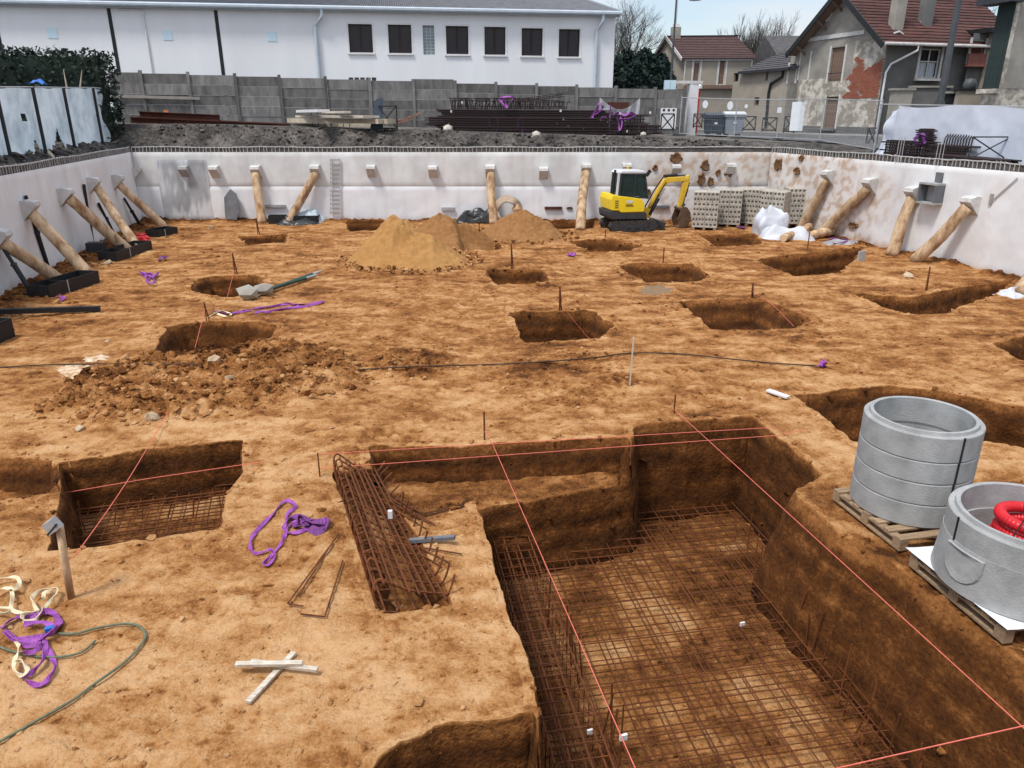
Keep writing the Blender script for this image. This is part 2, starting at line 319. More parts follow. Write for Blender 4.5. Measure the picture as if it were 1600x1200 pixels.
def surf(x, y, skip=-1, grow=False):
    """height and darkness of the excavated floor"""
    x = np.asarray(x, float); y = np.asarray(y, float); sh = x.shape; x = x.ravel(); y = y.ravel()
    h = .06*fbm(x/5, y/5, 2, 1)+.035*fbm(x/1.3, y/1.3, 3, 2)+.022*fbm(x/.34, y/.34, 3, 3)
    lump = np.abs(fbm(x/.17, y/.12, 3, 5)); clod = np.clip(fbm(x/.42, y/.30, 3, 7)-.02, 0, 1); h += .045*(.3-lump)*np.clip(.6+1.5*fbm(x/1.1, y/.8, 3, 6), .1, 1.6)+.10*clod*np.clip(.35+fbm(x/1.9, y/1.4, 2, 11), 0, 1)
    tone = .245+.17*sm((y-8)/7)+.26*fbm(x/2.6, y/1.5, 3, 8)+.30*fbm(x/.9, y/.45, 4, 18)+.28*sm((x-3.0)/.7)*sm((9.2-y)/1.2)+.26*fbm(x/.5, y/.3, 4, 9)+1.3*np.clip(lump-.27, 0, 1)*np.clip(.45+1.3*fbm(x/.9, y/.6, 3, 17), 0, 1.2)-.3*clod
    sdl = x-wall_l(y); sdr = wall_r(y)-x; sdb = 33.3-y
    for P, amp, rad in ((BERM, .22, .5), (BERM2, .10, .4), (CLODZ, .05, .6)):
        k = sm((rad*.3-sdpoly(x, y, P)+.25*perlin(x/.7, y/.7, 4))/rad)
        h += k*amp*(.45+.75*np.abs(fbm(x/.55, y/.4, 3, 12))*1.6)+k*amp*.5*fbm(x/.12, y/.12, 2, 13); tone += k*(.16+.14*fbm(x/.2, y/.2, 2, 14))
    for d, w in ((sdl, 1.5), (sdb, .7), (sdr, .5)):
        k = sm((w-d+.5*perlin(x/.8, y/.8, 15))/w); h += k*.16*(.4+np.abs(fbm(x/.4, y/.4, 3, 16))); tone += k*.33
    for (ax, ay, bx, by, bend) in TRACKS:             # prints of the excavator's tracks
        ex_, ey_ = bx-ax, by-ay; Lt = math.hypot(ex_, ey_); ux, uy = ex_/Lt, ey_/Lt; u_ = (x-ax)*ux+(y-ay)*uy; v_ = -(x-ax)*uy+(y-ay)*ux+bend*np.sin(np.clip(u_/Lt, 0, 1)*3.14)
        for o_ in (-.6, .6):
            k = sm((.19-np.abs(v_-o_))/.05)*sm(u_/.6)*sm((Lt-u_)/.6)*np.clip(.65+fbm(x/.8, y/.8, 2, 80), 0, 1); h += k*(-.035+.045*np.abs(np.sin(u_*3.1416/.19+np.sign(v_-o_)*.4))); h += .03*np.exp(-((np.abs(v_-o_)-.24)/.06)**2)*sm(u_/.6)*sm((Lt-u_)/.6); tone += k*(.16-.22*np.abs(np.sin(u_*3.1416/.19+np.sign(v_-o_)*.4)))
    low = np.zeros_like(x); wl = np.zeros_like(x); fl = np.zeros_like(x)
    wx = x+.0; wy = y+.0
    for ih, (P, dep, w, rough) in enumerate(HOLES):
        if ih == skip: continue
        Q = np.array(P); bb = (x > Q[:, 0].min()-1) & (x < Q[:, 0].max()+1) & (y > Q[:, 1].min()-1) & (y < Q[:, 1].max()+1)
        if not bb.any(): continue
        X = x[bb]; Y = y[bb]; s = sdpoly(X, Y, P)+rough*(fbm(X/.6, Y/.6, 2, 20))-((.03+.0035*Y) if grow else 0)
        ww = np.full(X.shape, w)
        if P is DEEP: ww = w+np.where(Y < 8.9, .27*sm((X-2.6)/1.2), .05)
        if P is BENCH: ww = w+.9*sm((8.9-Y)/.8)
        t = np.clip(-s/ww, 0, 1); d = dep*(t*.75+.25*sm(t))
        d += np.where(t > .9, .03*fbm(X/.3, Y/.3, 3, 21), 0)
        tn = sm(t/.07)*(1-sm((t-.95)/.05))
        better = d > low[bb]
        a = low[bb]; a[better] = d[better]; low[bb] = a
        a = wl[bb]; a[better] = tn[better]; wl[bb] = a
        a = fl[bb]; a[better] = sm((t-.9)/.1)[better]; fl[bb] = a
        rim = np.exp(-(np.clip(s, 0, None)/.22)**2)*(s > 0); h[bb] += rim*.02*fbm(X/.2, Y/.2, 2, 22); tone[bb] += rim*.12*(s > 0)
    tone = np.clip(tone, .05, .9)*(1-wl)*(1-.4*fl)+wl*.80+fl*np.clip(.34+.8*fbm(x/1.3, y/1.0, 3, 30)+.26*sm((y-7.5)/3.5), 0, .5)  # hole walls: darker deep soil, with pit shade put into the tone
    z = h*(1-.55*np.clip(low, 0, 1))-low
    return z.reshape(sh), tone.reshape(sh)
def GH(x, y): return float(surf(np.array([x]), np.array([y]))[0][0])
def GZ(u, v, lift=0.):
    z = 0.
    for _ in range(5): p = G(u, v, z); z = .5*z+.5*GH(p.x, p.y)
    p = G(u, v, z); return Vector((p.x, p.y, GH(p.x, p.y)+lift))
def grid_obj(name, X, Y, Z, tone, m, kind='structure', **k):
    nr, nc = X.shape; me = bpy.data.meshes.new(name); nv = nr*nc
    co = np.stack([X, Y, Z], -1).reshape(-1, 3).astype(np.float32)
    idx = np.arange(nv).reshape(nr, nc); q = np.stack([idx[:-1, :-1], idx[:-1, 1:], idx[1:, 1:], idx[1:, :-1]], -1).reshape(-1, 4)
    me.vertices.add(nv); me.vertices.foreach_set('co', co.ravel()); me.loops.add(q.size); me.loops.foreach_set('vertex_index', q.ravel().astype(np.int32))
    me.polygons.add(len(q)); me.polygons.foreach_set('loop_start', np.arange(0, q.size, 4, dtype=np.int32)); me.polygons.foreach_set('loop_total', np.full(len(q), 4, np.int32))
    me.polygons.foreach_set('use_smooth', np.ones(len(q), bool))
    if tone is not None:
        a = me.attributes.new('tone', 'FLOAT', 'POINT'); a.data.foreach_set('value', tone.ravel().astype(np.float32))
    me.materials.append(m); me.update(calc_edges=True); me.validate()
    o = bpy.data.objects.new(name, me); COL.objects.link(o); WP[o.name] = Vector((0, 0, 0)); return setp(o, kind=kind, **k)
def soil_mat(name, stops, bump=.5, useattr=True, fine=.30, base=.5, scales=(.9, 7, 34)):
    m = bpy.data.materials.new(name); m.use_nodes = True; t = m.node_tree; n = t.nodes; l = t.links; b = n['Principled BSDF']; b.inputs['Roughness'].default_value = .95; b.inputs['Specular IOR Level'].default_value = .15
    g = n.new('ShaderNodeNewGeometry').outputs['Position']
    def mth(op, a, c):
        q = n.new('ShaderNodeMath'); q.operation = op
        for i, v in enumerate((a, c)):
            if isinstance(v, (int, float)): q.inputs[i].default_value = v
            else: l.new(v, q.inputs[i])
        return q.outputs[0]
    def nz(s, d=5):
        q = n.new('ShaderNodeTexNoise'); q.inputs['Scale'].default_value = s; q.inputs['Detail'].default_value = d; q.inputs['Roughness'].default_value = .65; l.new(g, q.inputs['Vector']); return q.outputs[0]
    if useattr:
        a = n.new('ShaderNodeAttribute'); a.attribute_name = 'tone'; v = a.outputs['Fac']
    else: v = mth('ADD', base, 0)
    n1, n2, n3 = nz(scales[0]), nz(scales[1]), nz(scales[2])
    v = mth('ADD', v, mth('MULTIPLY', mth('SUBTRACT', n1, .5), fine)); v = mth('ADD', v, mth('MULTIPLY', mth('SUBTRACT', n2, .5), fine*1.6)); v = mth('ADD', v, mth('MULTIPLY', mth('SUBTRACT', n3, .5), fine*1.3))
    r = n.new('ShaderNodeValToRGB'); e = r.color_ramp.elements
    e[0].position, e[0].color = stops[0][0], (*stops[0][1], 1); e[1].position, e[1].color = stops[-1][0], (*stops[-1][1], 1)
    for p, c in stops[1:-1]: q = e.new(p); q.color = (*c, 1)
    l.new(v, r.inputs[0]); l.new(r.outputs[0], b.inputs['Base Color'])
    hh = mth('ADD', mth('MULTIPLY', n2, 1.3), mth('MULTIPLY', n3, .55)); bu = n.new('ShaderNodeBump'); bu.inputs['Strength'].default_value = bump; bu.inputs['Distance'].default_value = .06; l.new(hh, bu.inputs['Height']); l.new(bu.outputs[0], b.inputs['Normal'])
    return m
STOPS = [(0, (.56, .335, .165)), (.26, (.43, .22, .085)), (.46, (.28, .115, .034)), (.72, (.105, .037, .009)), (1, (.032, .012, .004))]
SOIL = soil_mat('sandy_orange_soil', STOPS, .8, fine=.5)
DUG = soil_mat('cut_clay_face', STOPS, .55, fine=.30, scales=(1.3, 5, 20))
SAND = soil_mat('heap_sand', [(0, (.50, .30, .12)), (.5, (.35, .18, .06)), (1, (.17, .08, .03))], .5, False, .35, .45)
DIRT = soil_mat('heap_brown_earth', [(0, (.42, .24, .10)), (.5, (.27, .13, .048)), (1, (.09, .045, .022))], .6, False, .4, .5)
BANK = soil_mat('grey_brown_bank', [(0, (.24, .215, .19)), (.38, (.11, .098, .088)), (.72, (.04, .036, .033)), (1, (.022, .02, .019))], 1., True, .8, .5)
# floor grid: rows spaced with distance
ny, nx = 760, 780
yy = 2.25*np.exp(np.linspace(0, math.log(33.6/2.25), ny)); S = np.linspace(0, 1, nx)
Yg = np.repeat(yy[:, None], nx, 1)
xl = np.maximum(wall_l(yy)-.15, -(.80*yy+3.2)); xr = np.minimum(wall_r(yy)+.15, .80*yy+3.2)
Xg = xl[:, None]+(xr-xl)[:, None]*S[None, :]
Xg = Xg+.25*(yy[:, None]*.003)*perlin(Xg*9, Yg*9, 40)
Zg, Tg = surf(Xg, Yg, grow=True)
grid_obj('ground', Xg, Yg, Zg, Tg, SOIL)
# dug faces of every hole: a lip lying on the ground, then the cut face down to the floor
for ih, (P, dep, w, rough) in enumerate(HOLES):
    Q = np.array(P); ar = .5*np.sum(Q[:, 0]*np.roll(Q[:, 1], -1)-np.roll(Q[:, 0], -1)*Q[:, 1])
    if ar < 0: Q = Q[::-1]
    step = .022+.0025*Q[:, 1].mean(); pts = []
    for k in range(len(Q)):
        a, b = Q[k], Q[(k+1) % len(Q)]; m_ = max(2, int(np.linalg.norm(b-a)/step)); pts += [a+(b-a)*q/m_ for q in range(m_)]
    pts = np.array(pts); ks = max(1, int(.07/step))
    for _ in range(2): pts = sum(np.roll(pts, q, 0) for q in range(-ks, ks+1))/(2*ks+1)
    tn_ = np.roll(pts, -2, 0)-np.roll(pts, 2, 0); tn_ /= np.linalg.norm(tn_, axis=1)[:, None]+1e-9; on = np.stack([tn_[:, 1], -tn_[:, 0]], -1)
    pts = pts-on*(rough*fbm(pts[:, 0]/.6, pts[:, 1]/.6, 2, 20))[:, None]; al = np.cumsum(np.r_[0, np.linalg.norm(np.diff(pts, axis=0), axis=1)])
    pts = pts-on*(.022*fbm(al/.16, al*0+ih, 3, 61))[:, None]
    g = .03+.0035*pts[:, 1]; x0, y0 = pts[:, 0], pts[:, 1]; zt, tt = surf(x0, y0, skip=ih)
    fr = np.r_[0, .015, .05, np.linspace(.1, 1.06, 15)]; ww = np.full(x0.shape, w)
    if P is DEEP: ww = w+np.where(y0 < 8.9, .27*sm((x0-2.6)/1.2), .05)
    rows = []
    for lip in (2.3, 2.0, 1.75, 1.5, 1.25, 1., .75, .5, .25, .08):
        q = pts+on*(g*lip*(1+.25*fbm(al/.3, al*0+9, 2, 70)*(lip > 1.2)))[:, None]; z, t_ = surf(q[:, 0], q[:, 1], skip=ih); rows.append((q[:, 0], q[:, 1], z+(-.012 if lip > 2.1 else .003), t_))
    for f in fr:
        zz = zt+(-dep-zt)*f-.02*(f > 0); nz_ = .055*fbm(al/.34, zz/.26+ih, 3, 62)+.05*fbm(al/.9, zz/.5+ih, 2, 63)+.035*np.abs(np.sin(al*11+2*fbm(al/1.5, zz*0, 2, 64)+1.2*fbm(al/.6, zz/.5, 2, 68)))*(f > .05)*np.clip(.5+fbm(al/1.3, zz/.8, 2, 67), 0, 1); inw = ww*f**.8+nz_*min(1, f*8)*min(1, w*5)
        q = pts-on*inw[:, None]; tw = .79+.13*fbm(al/.7, zz/.16+ih, 3, 65)+.09*np.sin(zz*19+2*fbm(al/1.2, zz/.4, 2, 69))-.13*sm((.14-f)/.12)+.10*sm((f-.6)/.4)-(.05*sm((x0-2.4)/1.) if P is DEEP else 0)*(y0 < 9); rows.append((q[:, 0], q[:, 1], zz, np.where(f < .01, .7*tt+.2, tw)))  # tw: dark dug soil plus painted pit shade, deeper towards the bottom
    A = np.array([[r[k] for r in rows] for k in range(4)]); A = np.concatenate([A, A[:, :, :1]], 2)
    bad = (zt < -dep+.06)
    if P is BENCH: bad |= (y0 < 9.0)
    bad = np.r_[bad, bad[:1]]; nr_, nc_ = A.shape[1:]
    vs = np.stack([A[0], A[1], A[2]], -1); idx = np.arange(nr_*nc_).reshape(nr_, nc_); okc = ~(bad[:-1] | bad[1:])
    qd = np.stack([idx[:-1, :-1], idx[:-1, 1:], idx[1:, 1:], idx[1:, :-1]], -1)[:, okc].reshape(-1, 4)
    fc = vs.reshape(-1, 3)[qd].mean(1); zo, _ = surf(fc[:, 0], fc[:, 1], skip=ih); keep = fc[:, 2] < zo+.03; qd = qd[keep]
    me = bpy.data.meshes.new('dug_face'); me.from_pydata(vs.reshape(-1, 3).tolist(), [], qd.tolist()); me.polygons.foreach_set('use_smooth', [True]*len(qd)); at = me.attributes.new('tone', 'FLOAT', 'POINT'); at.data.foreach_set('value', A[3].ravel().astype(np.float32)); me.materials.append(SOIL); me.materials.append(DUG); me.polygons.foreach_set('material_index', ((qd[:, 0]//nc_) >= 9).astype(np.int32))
    o = bpy.data.objects.new('dug_face', me); COL.objects.link(o); WP[o.name] = Vector(); o['kind'] = 'structure'

# outside terrain
CX = sum(p[0] for p in PIT)/4; CY = sum(p[1] for p in PIT)/4
def zout(x, y):
    x = np.asarray(x, float); y = np.asarray(y, float)
    hb = np.interp(x, [-20, -14, 0, 7, 11, 15], [1.12, 1.08, .70, .50, .30, .22])
    db = y-33.3; bank = hb*sm((db-.55)/1.5)
    dl = wall_l(np.minimum(y, 33.3))-x; left = .42*sm((dl-.3)/.9)*sm((36-y)/2)
    dr = x-wall_r(np.minimum(y, 33.3)); right = .28*sm((dr-1)/9)
    return 2.93+np.maximum(np.maximum(bank, left), right)
def ZO(x, y): return float(zout(x, y))
def SO(u, v, lift=0.):
    z = 3.2
    for _ in range(30): p = G(u, v, min(z, 4.2)); z = .7*z+.3*ZO(p.x, p.y)
    p = G(u, v, z); return Vector((p.x, p.y, z+lift))
per = []
for i in range(4):
    a = np.array(PIT[i]); b = np.array(PIT[(i+1) % 4]); m = int(np.linalg.norm(b-a)/.22)
    per += [a+(b-a)*k/m for k in range(m)]
per = np.array(per+[per[0]]); c0 = np.array([CX, CY]); rad = np.linalg.norm(per-c0, axis=1)
offs = np.array([.36, .5, .65, .8, .95, 1.1, 1.3, 1.5, 1.7, 1.9, 2.1, 2.4, 2.8, 3.3, 4, 5, 6.5, 8.5, 11, 15, 20, 28, 40, 70, 150, 400, 1500])
dirn = (per-c0)/rad[:, None]; P3 = per[None]+dirn[None]*offs[:, None, None]*1.12
Xo, Yo = P3[..., 0], P3[..., 1]; dd = offs[:, None]*np.ones(len(per))
rg = sm((4-dd)/3)*sm((dd-.3)/.3); Zo = zout(Xo, Yo)+rg*(.20*fbm(Xo/.45, Yo/.45, 4, 50)+.08*fbm(Xo/2, Yo/2, 2, 51))
To = .52+.5*fbm(Xo/.8, Yo/.8, 4, 52)-.25*sm((Yo-36.5)/3)
grid_obj('terrain', Xo, Yo, Zo, To, BANK)

# clods lying about (nobody could count them)
phi = (1+5**.5)/2
ICO_V = np.array([(-1, phi, 0), (1, phi, 0), (-1, -phi, 0), (1, -phi, 0), (0, -1, phi), (0, 1, phi), (0, -1, -phi), (0, 1, -phi), (phi, 0, -1), (phi, 0, 1), (-phi, 0, -1), (-phi, 0, 1)])/1.9
ICO_F = np.array([(0, 11, 5), (0, 5, 1), (0, 1, 7), (0, 7, 10), (0, 10, 11), (1, 5, 9), (5, 11, 4), (11, 10, 2), (10, 7, 6), (7, 1, 8), (3, 9, 4), (3, 4, 2), (3, 2, 6), (3, 6, 8), (3, 8, 9), (4, 9, 5), (2, 4, 11), (6, 2, 10), (8, 6, 7), (9, 8, 1)])
def clods(name, pts, sizes, tones, m, **k):
    n = len(pts); v = ICO_V[None]*(sizes[:, None, None]*(1+.45*rng.standard_normal((n, 12, 1))*.6)); v[..., 2] *= .7
    a = rng.random(n)*6.28; ca, sa = np.cos(a)[:, None], np.sin(a)[:, None]; v = np.stack([v[..., 0]*ca-v[..., 1]*sa, v[..., 0]*sa+v[..., 1]*ca, v[..., 2]], -1)+pts[:, None]
    f = (ICO_F[None]+(np.arange(n)*12)[:, None, None]).reshape(-1, 3); me = bpy.data.meshes.new(name); me.from_pydata(v.reshape(-1, 3).tolist(), [], f.tolist())
    at = me.attributes.new('tone', 'FLOAT', 'POINT'); at.data.foreach_set('value', np.repeat(tones, 12).astype(np.float32)); me.materials.append(m)
    o = bpy.data.objects.new(name, me); COL.objects.link(o); WP[o.name] = Vector(); return setp(o, kind='stuff', **k)
def scatter_poly(P, n, s0, s1):
    P = np.array(P); lo, hi = P.min(0), P.max(0); out = []
    q = lo+(hi-lo)*rng.random((n*4, 2)); q = q[sdpoly(q[:, 0], q[:, 1], P) < .15*rng.random(len(q))][:n]
    return q, s0*(s1/s0)**(rng.random(len(q))**2.2)
q1, z1 = scatter_poly(BERM, 1700, .018, .10); q2, z2 = scatter_poly(BERM2, 260, .015, .07); q3, z3 = scatter_poly(CLODZ, 350, .012, .05)
n4 = 9500; yr = 4*np.exp(rng.random(n4)*math.log(33/4)); xr_ = (rng.random(n4)-.5)*2*(.75*yr+1); q4 = np.stack([xr_, yr], -1); z4 = .006*(7)**(rng.random(n4)**3)*(.55+yr/22)
q5 = []
for P, dep, w, ro in HOLES:
    P = np.array(P)
    for i in range(len(P)):
        a, b = P[i-1], P[i]; m = int(np.linalg.norm(b-a)*9); t = rng.random((m, 1)); q5.append(a+(b-a)*t+rng.normal(0, .16, (m, 2)))
q5 = np.concatenate(q5); z5 = .012*5**(rng.random(len(q5))**2)
ys = 8+rng.random(700)*25; q6 = np.stack([np.array([wall_l(y) for y in ys])+.2+rng.random(700)**1.6*1.5, ys], -1); z6 = .03*4**(rng.random(700)**2)
q = np.concatenate([q1, q2, q3, q4, q5, q6]); z = np.concatenate([z1, z2, z3, z4, z5, z6])
ok = (q[:, 0] > wall_l(q[:, 1])+.1) & (q[:, 0] < wall_r(q[:, 1])-.1) & (q[:, 1] < 33.1) & (q[:, 1] > 2.6); q = q[ok]; z = z[ok]
hz, tz = surf(q[:, 0], q[:, 1]); clods('soil_clods', np.concatenate([q, (hz+z*.15)[:, None]], 1), z, np.clip(tz+rng.normal(0, .12, len(z)), 0, 1), SOIL, label='loose clods and crumbs of orange brown soil over the pit floor', cat='soil')
# rubble along the bank behind the walls
yb = 14+rng.random(800)*19
qb = np.concatenate([np.stack([-16+rng.random(900)*27, 33.75+rng.random(900)*1.6], -1), np.stack([wall_l(yb)-.45-rng.random(800)*1.3, yb], -1)])
zb = .03*4**(rng.random(len(qb))**2); clods('bank_rubble', np.concatenate([qb, zout(qb[:, 0], qb[:, 1])[:, None]+.02], 1), zb, .2+.6*rng.random(len(zb)), BANK, label='grey brown rubble along the top of the retaining walls', cat='rubble')
# larger pale stones, things of their own
for i, (u, v, s, lb) in enumerate([(358, 591, .09, 'flat pale stone on the dark rubble strip, nearest the white powder patch'), (236, 654, .15, 'tall split cream stone at the front foot of the rubble strip'), (335, 568, .16, 'broad dirty pale stone on the back edge of the rubble strip'),
    (122, 672, .10, 'round tan stone in front of the left end of the rubble strip'), (168, 534, .07, 'small white stone on bare soil left of the long shallow hole'), (1418, 434, .22, 'pale stone on the soil below the two right hand props'), (330, 357, .16, 'white scrap stone near the far left wall corner'), (170, 413, .28, 'flat white slab fragment beside the double black tray')]):
    s *= .8; p = GZ(u, v, s*.25); vv = ICO_V*s*(1+.25*rng.standard_normal((12, 1))); vv[:, 2] *= .6
    M().add([Vector(a)+p for a in vv], ICO_F.tolist()).build('stone', K['stone'], label=lb, cat='stone', group='larger pale stones lying on the soil')
# grey powder and white powder spills: thin real sheets following the soil
def spill(name, cu, cv, ru, rv, m, lb, seed):
    c = G(cu, cv); e1 = G(cu+ru, cv)-c; e2 = G(cu, cv-rv)-c; vs = []; fs = []; nr, na = 7, 40
    for i in range(nr+1):
        for k in range(na):
            a = 6.2832*k/na; r = i/nr*(1+.45*float(perlin(math.cos(a)*1.7, math.sin(a)*1.7, seed))); p = c+e1*math.cos(a)*r+e2*math.sin(a)*r; vs.append((p.x, p.y, 0))
    A = np.array(vs); z, _ = surf(A[:, 0], A[:, 1]); rr = np.repeat(np.arange(nr+1)/nr, na); vs = [(a[0], a[1], zz+.03*(1-t**2)-.012) for a, zz, t in zip(A, z, rr)]
    for i in range(nr):
        for k in range(na): k2 = (k+1) % na; fs.append((i*na+k, i*na+k2, (i+1)*na+k2, (i+1)*na+k))
    M().add(vs, fs).build(name, m, smooth=True, label=lb, cat='spill', kind='stuff')
spill('grey_powder', 1022, 454, 32, 10, mat('grey_powder', (.16, .12, .085), (.25, .15, .07), .95, 6, world=True), 'patch of grey cement dust on the soil between four holes', 3)
spill('white_powder', 118, 580, 34, 13, mat('white_powder', (.62, .48, .34), (.36, .21, .10), .95, 7, world=True, lo=.4, hi=.6), 'streak of white powder on the soil left of the rubble strip', 5)
spill('white_powder', 150, 562, 26, 6, mat('white_powder_b', (.66, .55, .42), (.38, .22, .11), .95, 8, world=True, lo=.4, hi=.6), 'upper narrow streak of white powder on the soil', 9)
# heaps
def heap(cu, cv, peaks, m, lb, seed):
    c = G(cu, cv); R = max(math.hypot(a-c.x, b-c.y)+r for a, b, r, h in peaks)*1.05; nr, na = 46, 110; rr = np.linspace(0, 1, nr)[:, None]*R; aa = np.linspace(0, 6.2832, na+1)[None, :]
    X = c.x+rr*np.cos(aa); Y = c.y+rr*np.sin(aa); z0, _ = surf(X, Y); Z = np.full(X.shape, -.3)
    for a, b, r, h in peaks:
        d = np.hypot(X-a, Y-b)*(1+.16*fbm(X/.9, Y/.9, 3, seed)); t = d/r; Z = np.maximum(Z, h*(1-t)-.13*h*np.exp(-(t/.16)**2)+.12*h*np.exp(-((t-1)/.3)**2)*.5)
    Z = Z*(1+.10*fbm(X/.25, Y/.25, 3, seed+3))+.20*fbm(X/.55, Y/.55, 4, seed+1)*np.clip(Z+.25, 0, 1)+.10*np.abs(fbm(X/.2, Y/.2, 4, seed+2))
    o = grid_obj('sand_heap', X, Y, z0-.06+np.maximum(Z, -.1), None, m, kind=None); o['label'] = lb; o['category'] = 'soil heap'; o['group'] = 'soil heaps left on the pit floor'
c = G(640, 408)
heap(640, 408, [(c.x-.38, c.y+.1, 1.62, 1.7), (c.x+.4, c.y-.2, 1.55, 1.15), (c.x-.7, c.y-.4, 1.15, .85), (c.x+.9, c.y-.5, .9, .4)], SAND, 'tallest pale sand heap in front of the others', 60)
c = G(696, 380)
heap(696, 380, [(c.x-.1, c.y, 1.6, 1.22), (c.x+.6, c.y+.3, 1.3, .85)], DIRT, 'middle brown soil heap just behind the tall sand heap', 70)
c = G(815, 369)
heap(815, 369, [(c.x, c.y+.2, 1.75, 1.12), (c.x-.5, c.y-.1, 1.3, .62)], DIRT, 'dark brown soil heap beside the striped hose coil', 80)

hq = []; hs_ = []
for (cu, cv, r0, n_) in ((640, 408, 2.0, 420), (696, 380, 1.8, 160), (815, 369, 1.9, 220)):
    c = G(cu, cv); a = rng.random(n_)*6.28; r = r0*(.75+.45*rng.random(n_)); hq.append(np.stack([c.x+r*np.cos(a), c.y+r*np.sin(a)*.95], -1)); hs_.append(.025*4**(rng.random(n_)**2))
hq = np.concatenate(hq); hs_ = np.concatenate(hs_); hz, _ = surf(hq[:, 0], hq[:, 1]); clods('heap_crumbs', np.concatenate([hq, (hz+.05+hs_*.3)[:, None]], 1), hs_, .15+.55*rng.random(len(hs_)), SOIL, label='crumbs rolled to the feet of the soil heaps', cat='soil')
# ------------------------------------------------------------------ retaining walls
WALLTOP = 2.93
WL = dict(back=(Vector((-16.4, 33.3, 0)), Vector((11.15, 33.3, 0))), left=(Vector((-9.27, 0, 0)), Vector((-16.4, 33.3, 0))), right=(Vector((11.15, 33.3, 0)), Vector((20.57, 0, 0))))
def wframe(w):
    a, b = WL[w]; e = (b-a).normalized(); return a, e, Vector((e.y, -e.x, 0)), (b-a).length      # inward normal
def WP_(u, v, w, off=0.):
    a, e, n, Ln = wframe(w); o = Vector((0, 0, CAMH)); r = ray(u, v); t = (a+n*off-o).dot(n)/r.dot(n); return o+r*t
def wall_mat(name, c1, c2, stain=(.36, .20, .085)):
    return mat(name, c1, c2, .92, .75, .25, 9, stretch=(1, 1, .45), lo=.3, hi=.7, world=True, attr='tone', attrcol=stain)
MW = wall_mat('white_sprayed_concrete', (.72, .73, .73), (.49, .49, .485)); MWL = wall_mat('bright_lower_concrete', (.78, .79, .81), (.67, .68, .695)); MWG = wall_mat('grey_streaked_concrete', (.46, .47, .49), (.19, .195, .205), (.66, .67, .69)); MWS = wall_mat('blotched_side_concrete', (.78, .79, .795), (.64, .645, .645))
def wall_panel(name, w, s0, s1, z0, z1, off, m, parent, stainfn, amp=.018, label=None):
    a, e, n, Ln = wframe(w); nxx = max(4, int((s1-s0)/.09)); nz = max(4, int((z1-z0)/.09))
    S_, Z_ = np.meshgrid(np.linspace(s0, s1, nxx), np.linspace(z0, z1, nz)); o_ = off+amp*fbm(S_/.6, Z_/.6+s0, 4, 90)+.02*fbm(S_/3, Z_/2, 2, 91)
    edge = (S_ <= s0+1e-6) | (S_ >= s1-1e-6) | (Z_ >= z1-1e-6) | (Z_ <= z0+1e-6); o_ = np.where(edge, off-.03, o_)
    X = a.x+e.x*S_+n.x*o_; Y = a.y+e.y*S_+n.y*o_; st = np.clip(stainfn(S_, Z_), 0, 1)
    X = X[:, ::-1]; Y = Y[:, ::-1]; Zr = Z_[:, ::-1]; st = st[:, ::-1]
    if w == 'back' or True: X, Y, Zr, st = X[:, ::-1], Y[:, ::-1], Zr[:, ::-1], st[:, ::-1]
    o = grid_obj(name, X, Y, Zr, st, m, kind=None); o.parent = parent; o.location = -WP[parent.name]
    if label: o['label'] = label
    return o
def retaining(w, label):
    a, e, n, Ln = wframe(w); t = thing('retaining_wall', label, 'retaining wall', (a+e*Ln/2))
    b = M(); b.obb(a+e*Ln/2-n*.26+Vector((0, 0, .65)), e*(Ln/2+.2), n*.17, (0, 0, 2.25)); b.build('wall_body', MW, t)
    return t
def toe(S_, Z_, s=1): return .55*sm((.28+.18*fbm(S_/.5, Z_*0, 3, 92)-Z_)/.3)
bw = retaining('back', 'long white concrete retaining wall at the far end of the pit')
def st_back(S_, Z_):
    r = sm((S_-21.3+1.2*fbm(S_/2, Z_/1.2, 2, 93))/2.2); spots = sm((fbm(S_/.31+.5*fbm(Z_/.5, S_/.5, 2, 111), Z_/.34, 5, 94)+.0)/.2)
    return toe(S_, Z_)+r*(.20+.40*spots)+.10*sm(fbm(S_/.3, Z_/2.5, 3, 95)/.4)
wall_panel('lower_lift', 'back', 0, 27.55, -.25, 1.5, .03, MWL, bw, lambda s, z: st_back(s, z)*.9)
wall_panel('upper_lift', 'back', 0, 27.55, 1.505, WALLTOP, .015, MW, bw, st_back)
def PS(w, u, v):
    a, e, n, Ln = wframe(w); p = WP_(u, v, w); return (p-a).dot(e), p.z
s0, _ = PS('back', 251, 300); s1, _ = PS('back', 329, 300)
wall_panel('grey_panel', 'back', s0, s1, .1, 2.62, .062, MWG, bw, lambda s, z: .75*sm((fbm(s/.22, z/1.6, 4, 97)+.35*np.maximum(sm((s0+.25-s)/.3), np.maximum(sm((s-s1+.25)/.3), sm((.9-z)/.9))))/.38), label='dark grey streaked panel at the left end')
lw = retaining('left', 'white retaining wall along the left side of the pit')
wall_panel('wall_face', 'left', .05, 34.05, -.25, WALLTOP, .03, MWS, lw, lambda s, z: toe(s, z)*.8+.08*sm(fbm(s/.4, z/2, 3, 98)/.4))
rw = retaining('right', 'white retaining wall along the right side with an orange soil stained far end')
def st_right(S_, Z_):
    r = sm((8.2-S_+1.6*fbm(S_/1.5, Z_/1.2, 2, 99)-.9*(1.5-Z_)*-.6)/2.4); sp = sm((fbm(S_/.31+.5*fbm(Z_/.5, S_/.5, 2, 110), Z_/.35, 5, 100)+.02)/.2)
    return toe(S_, Z_)+r*(.26+.42*sp)+.12*sm((fbm(S_/1.2, Z_/.9, 3, 101)-.12)/.3)
wall_panel('wall_face', 'right', 0, 34.4, -.25, WALLTOP, .03, MWS, rw, st_right)
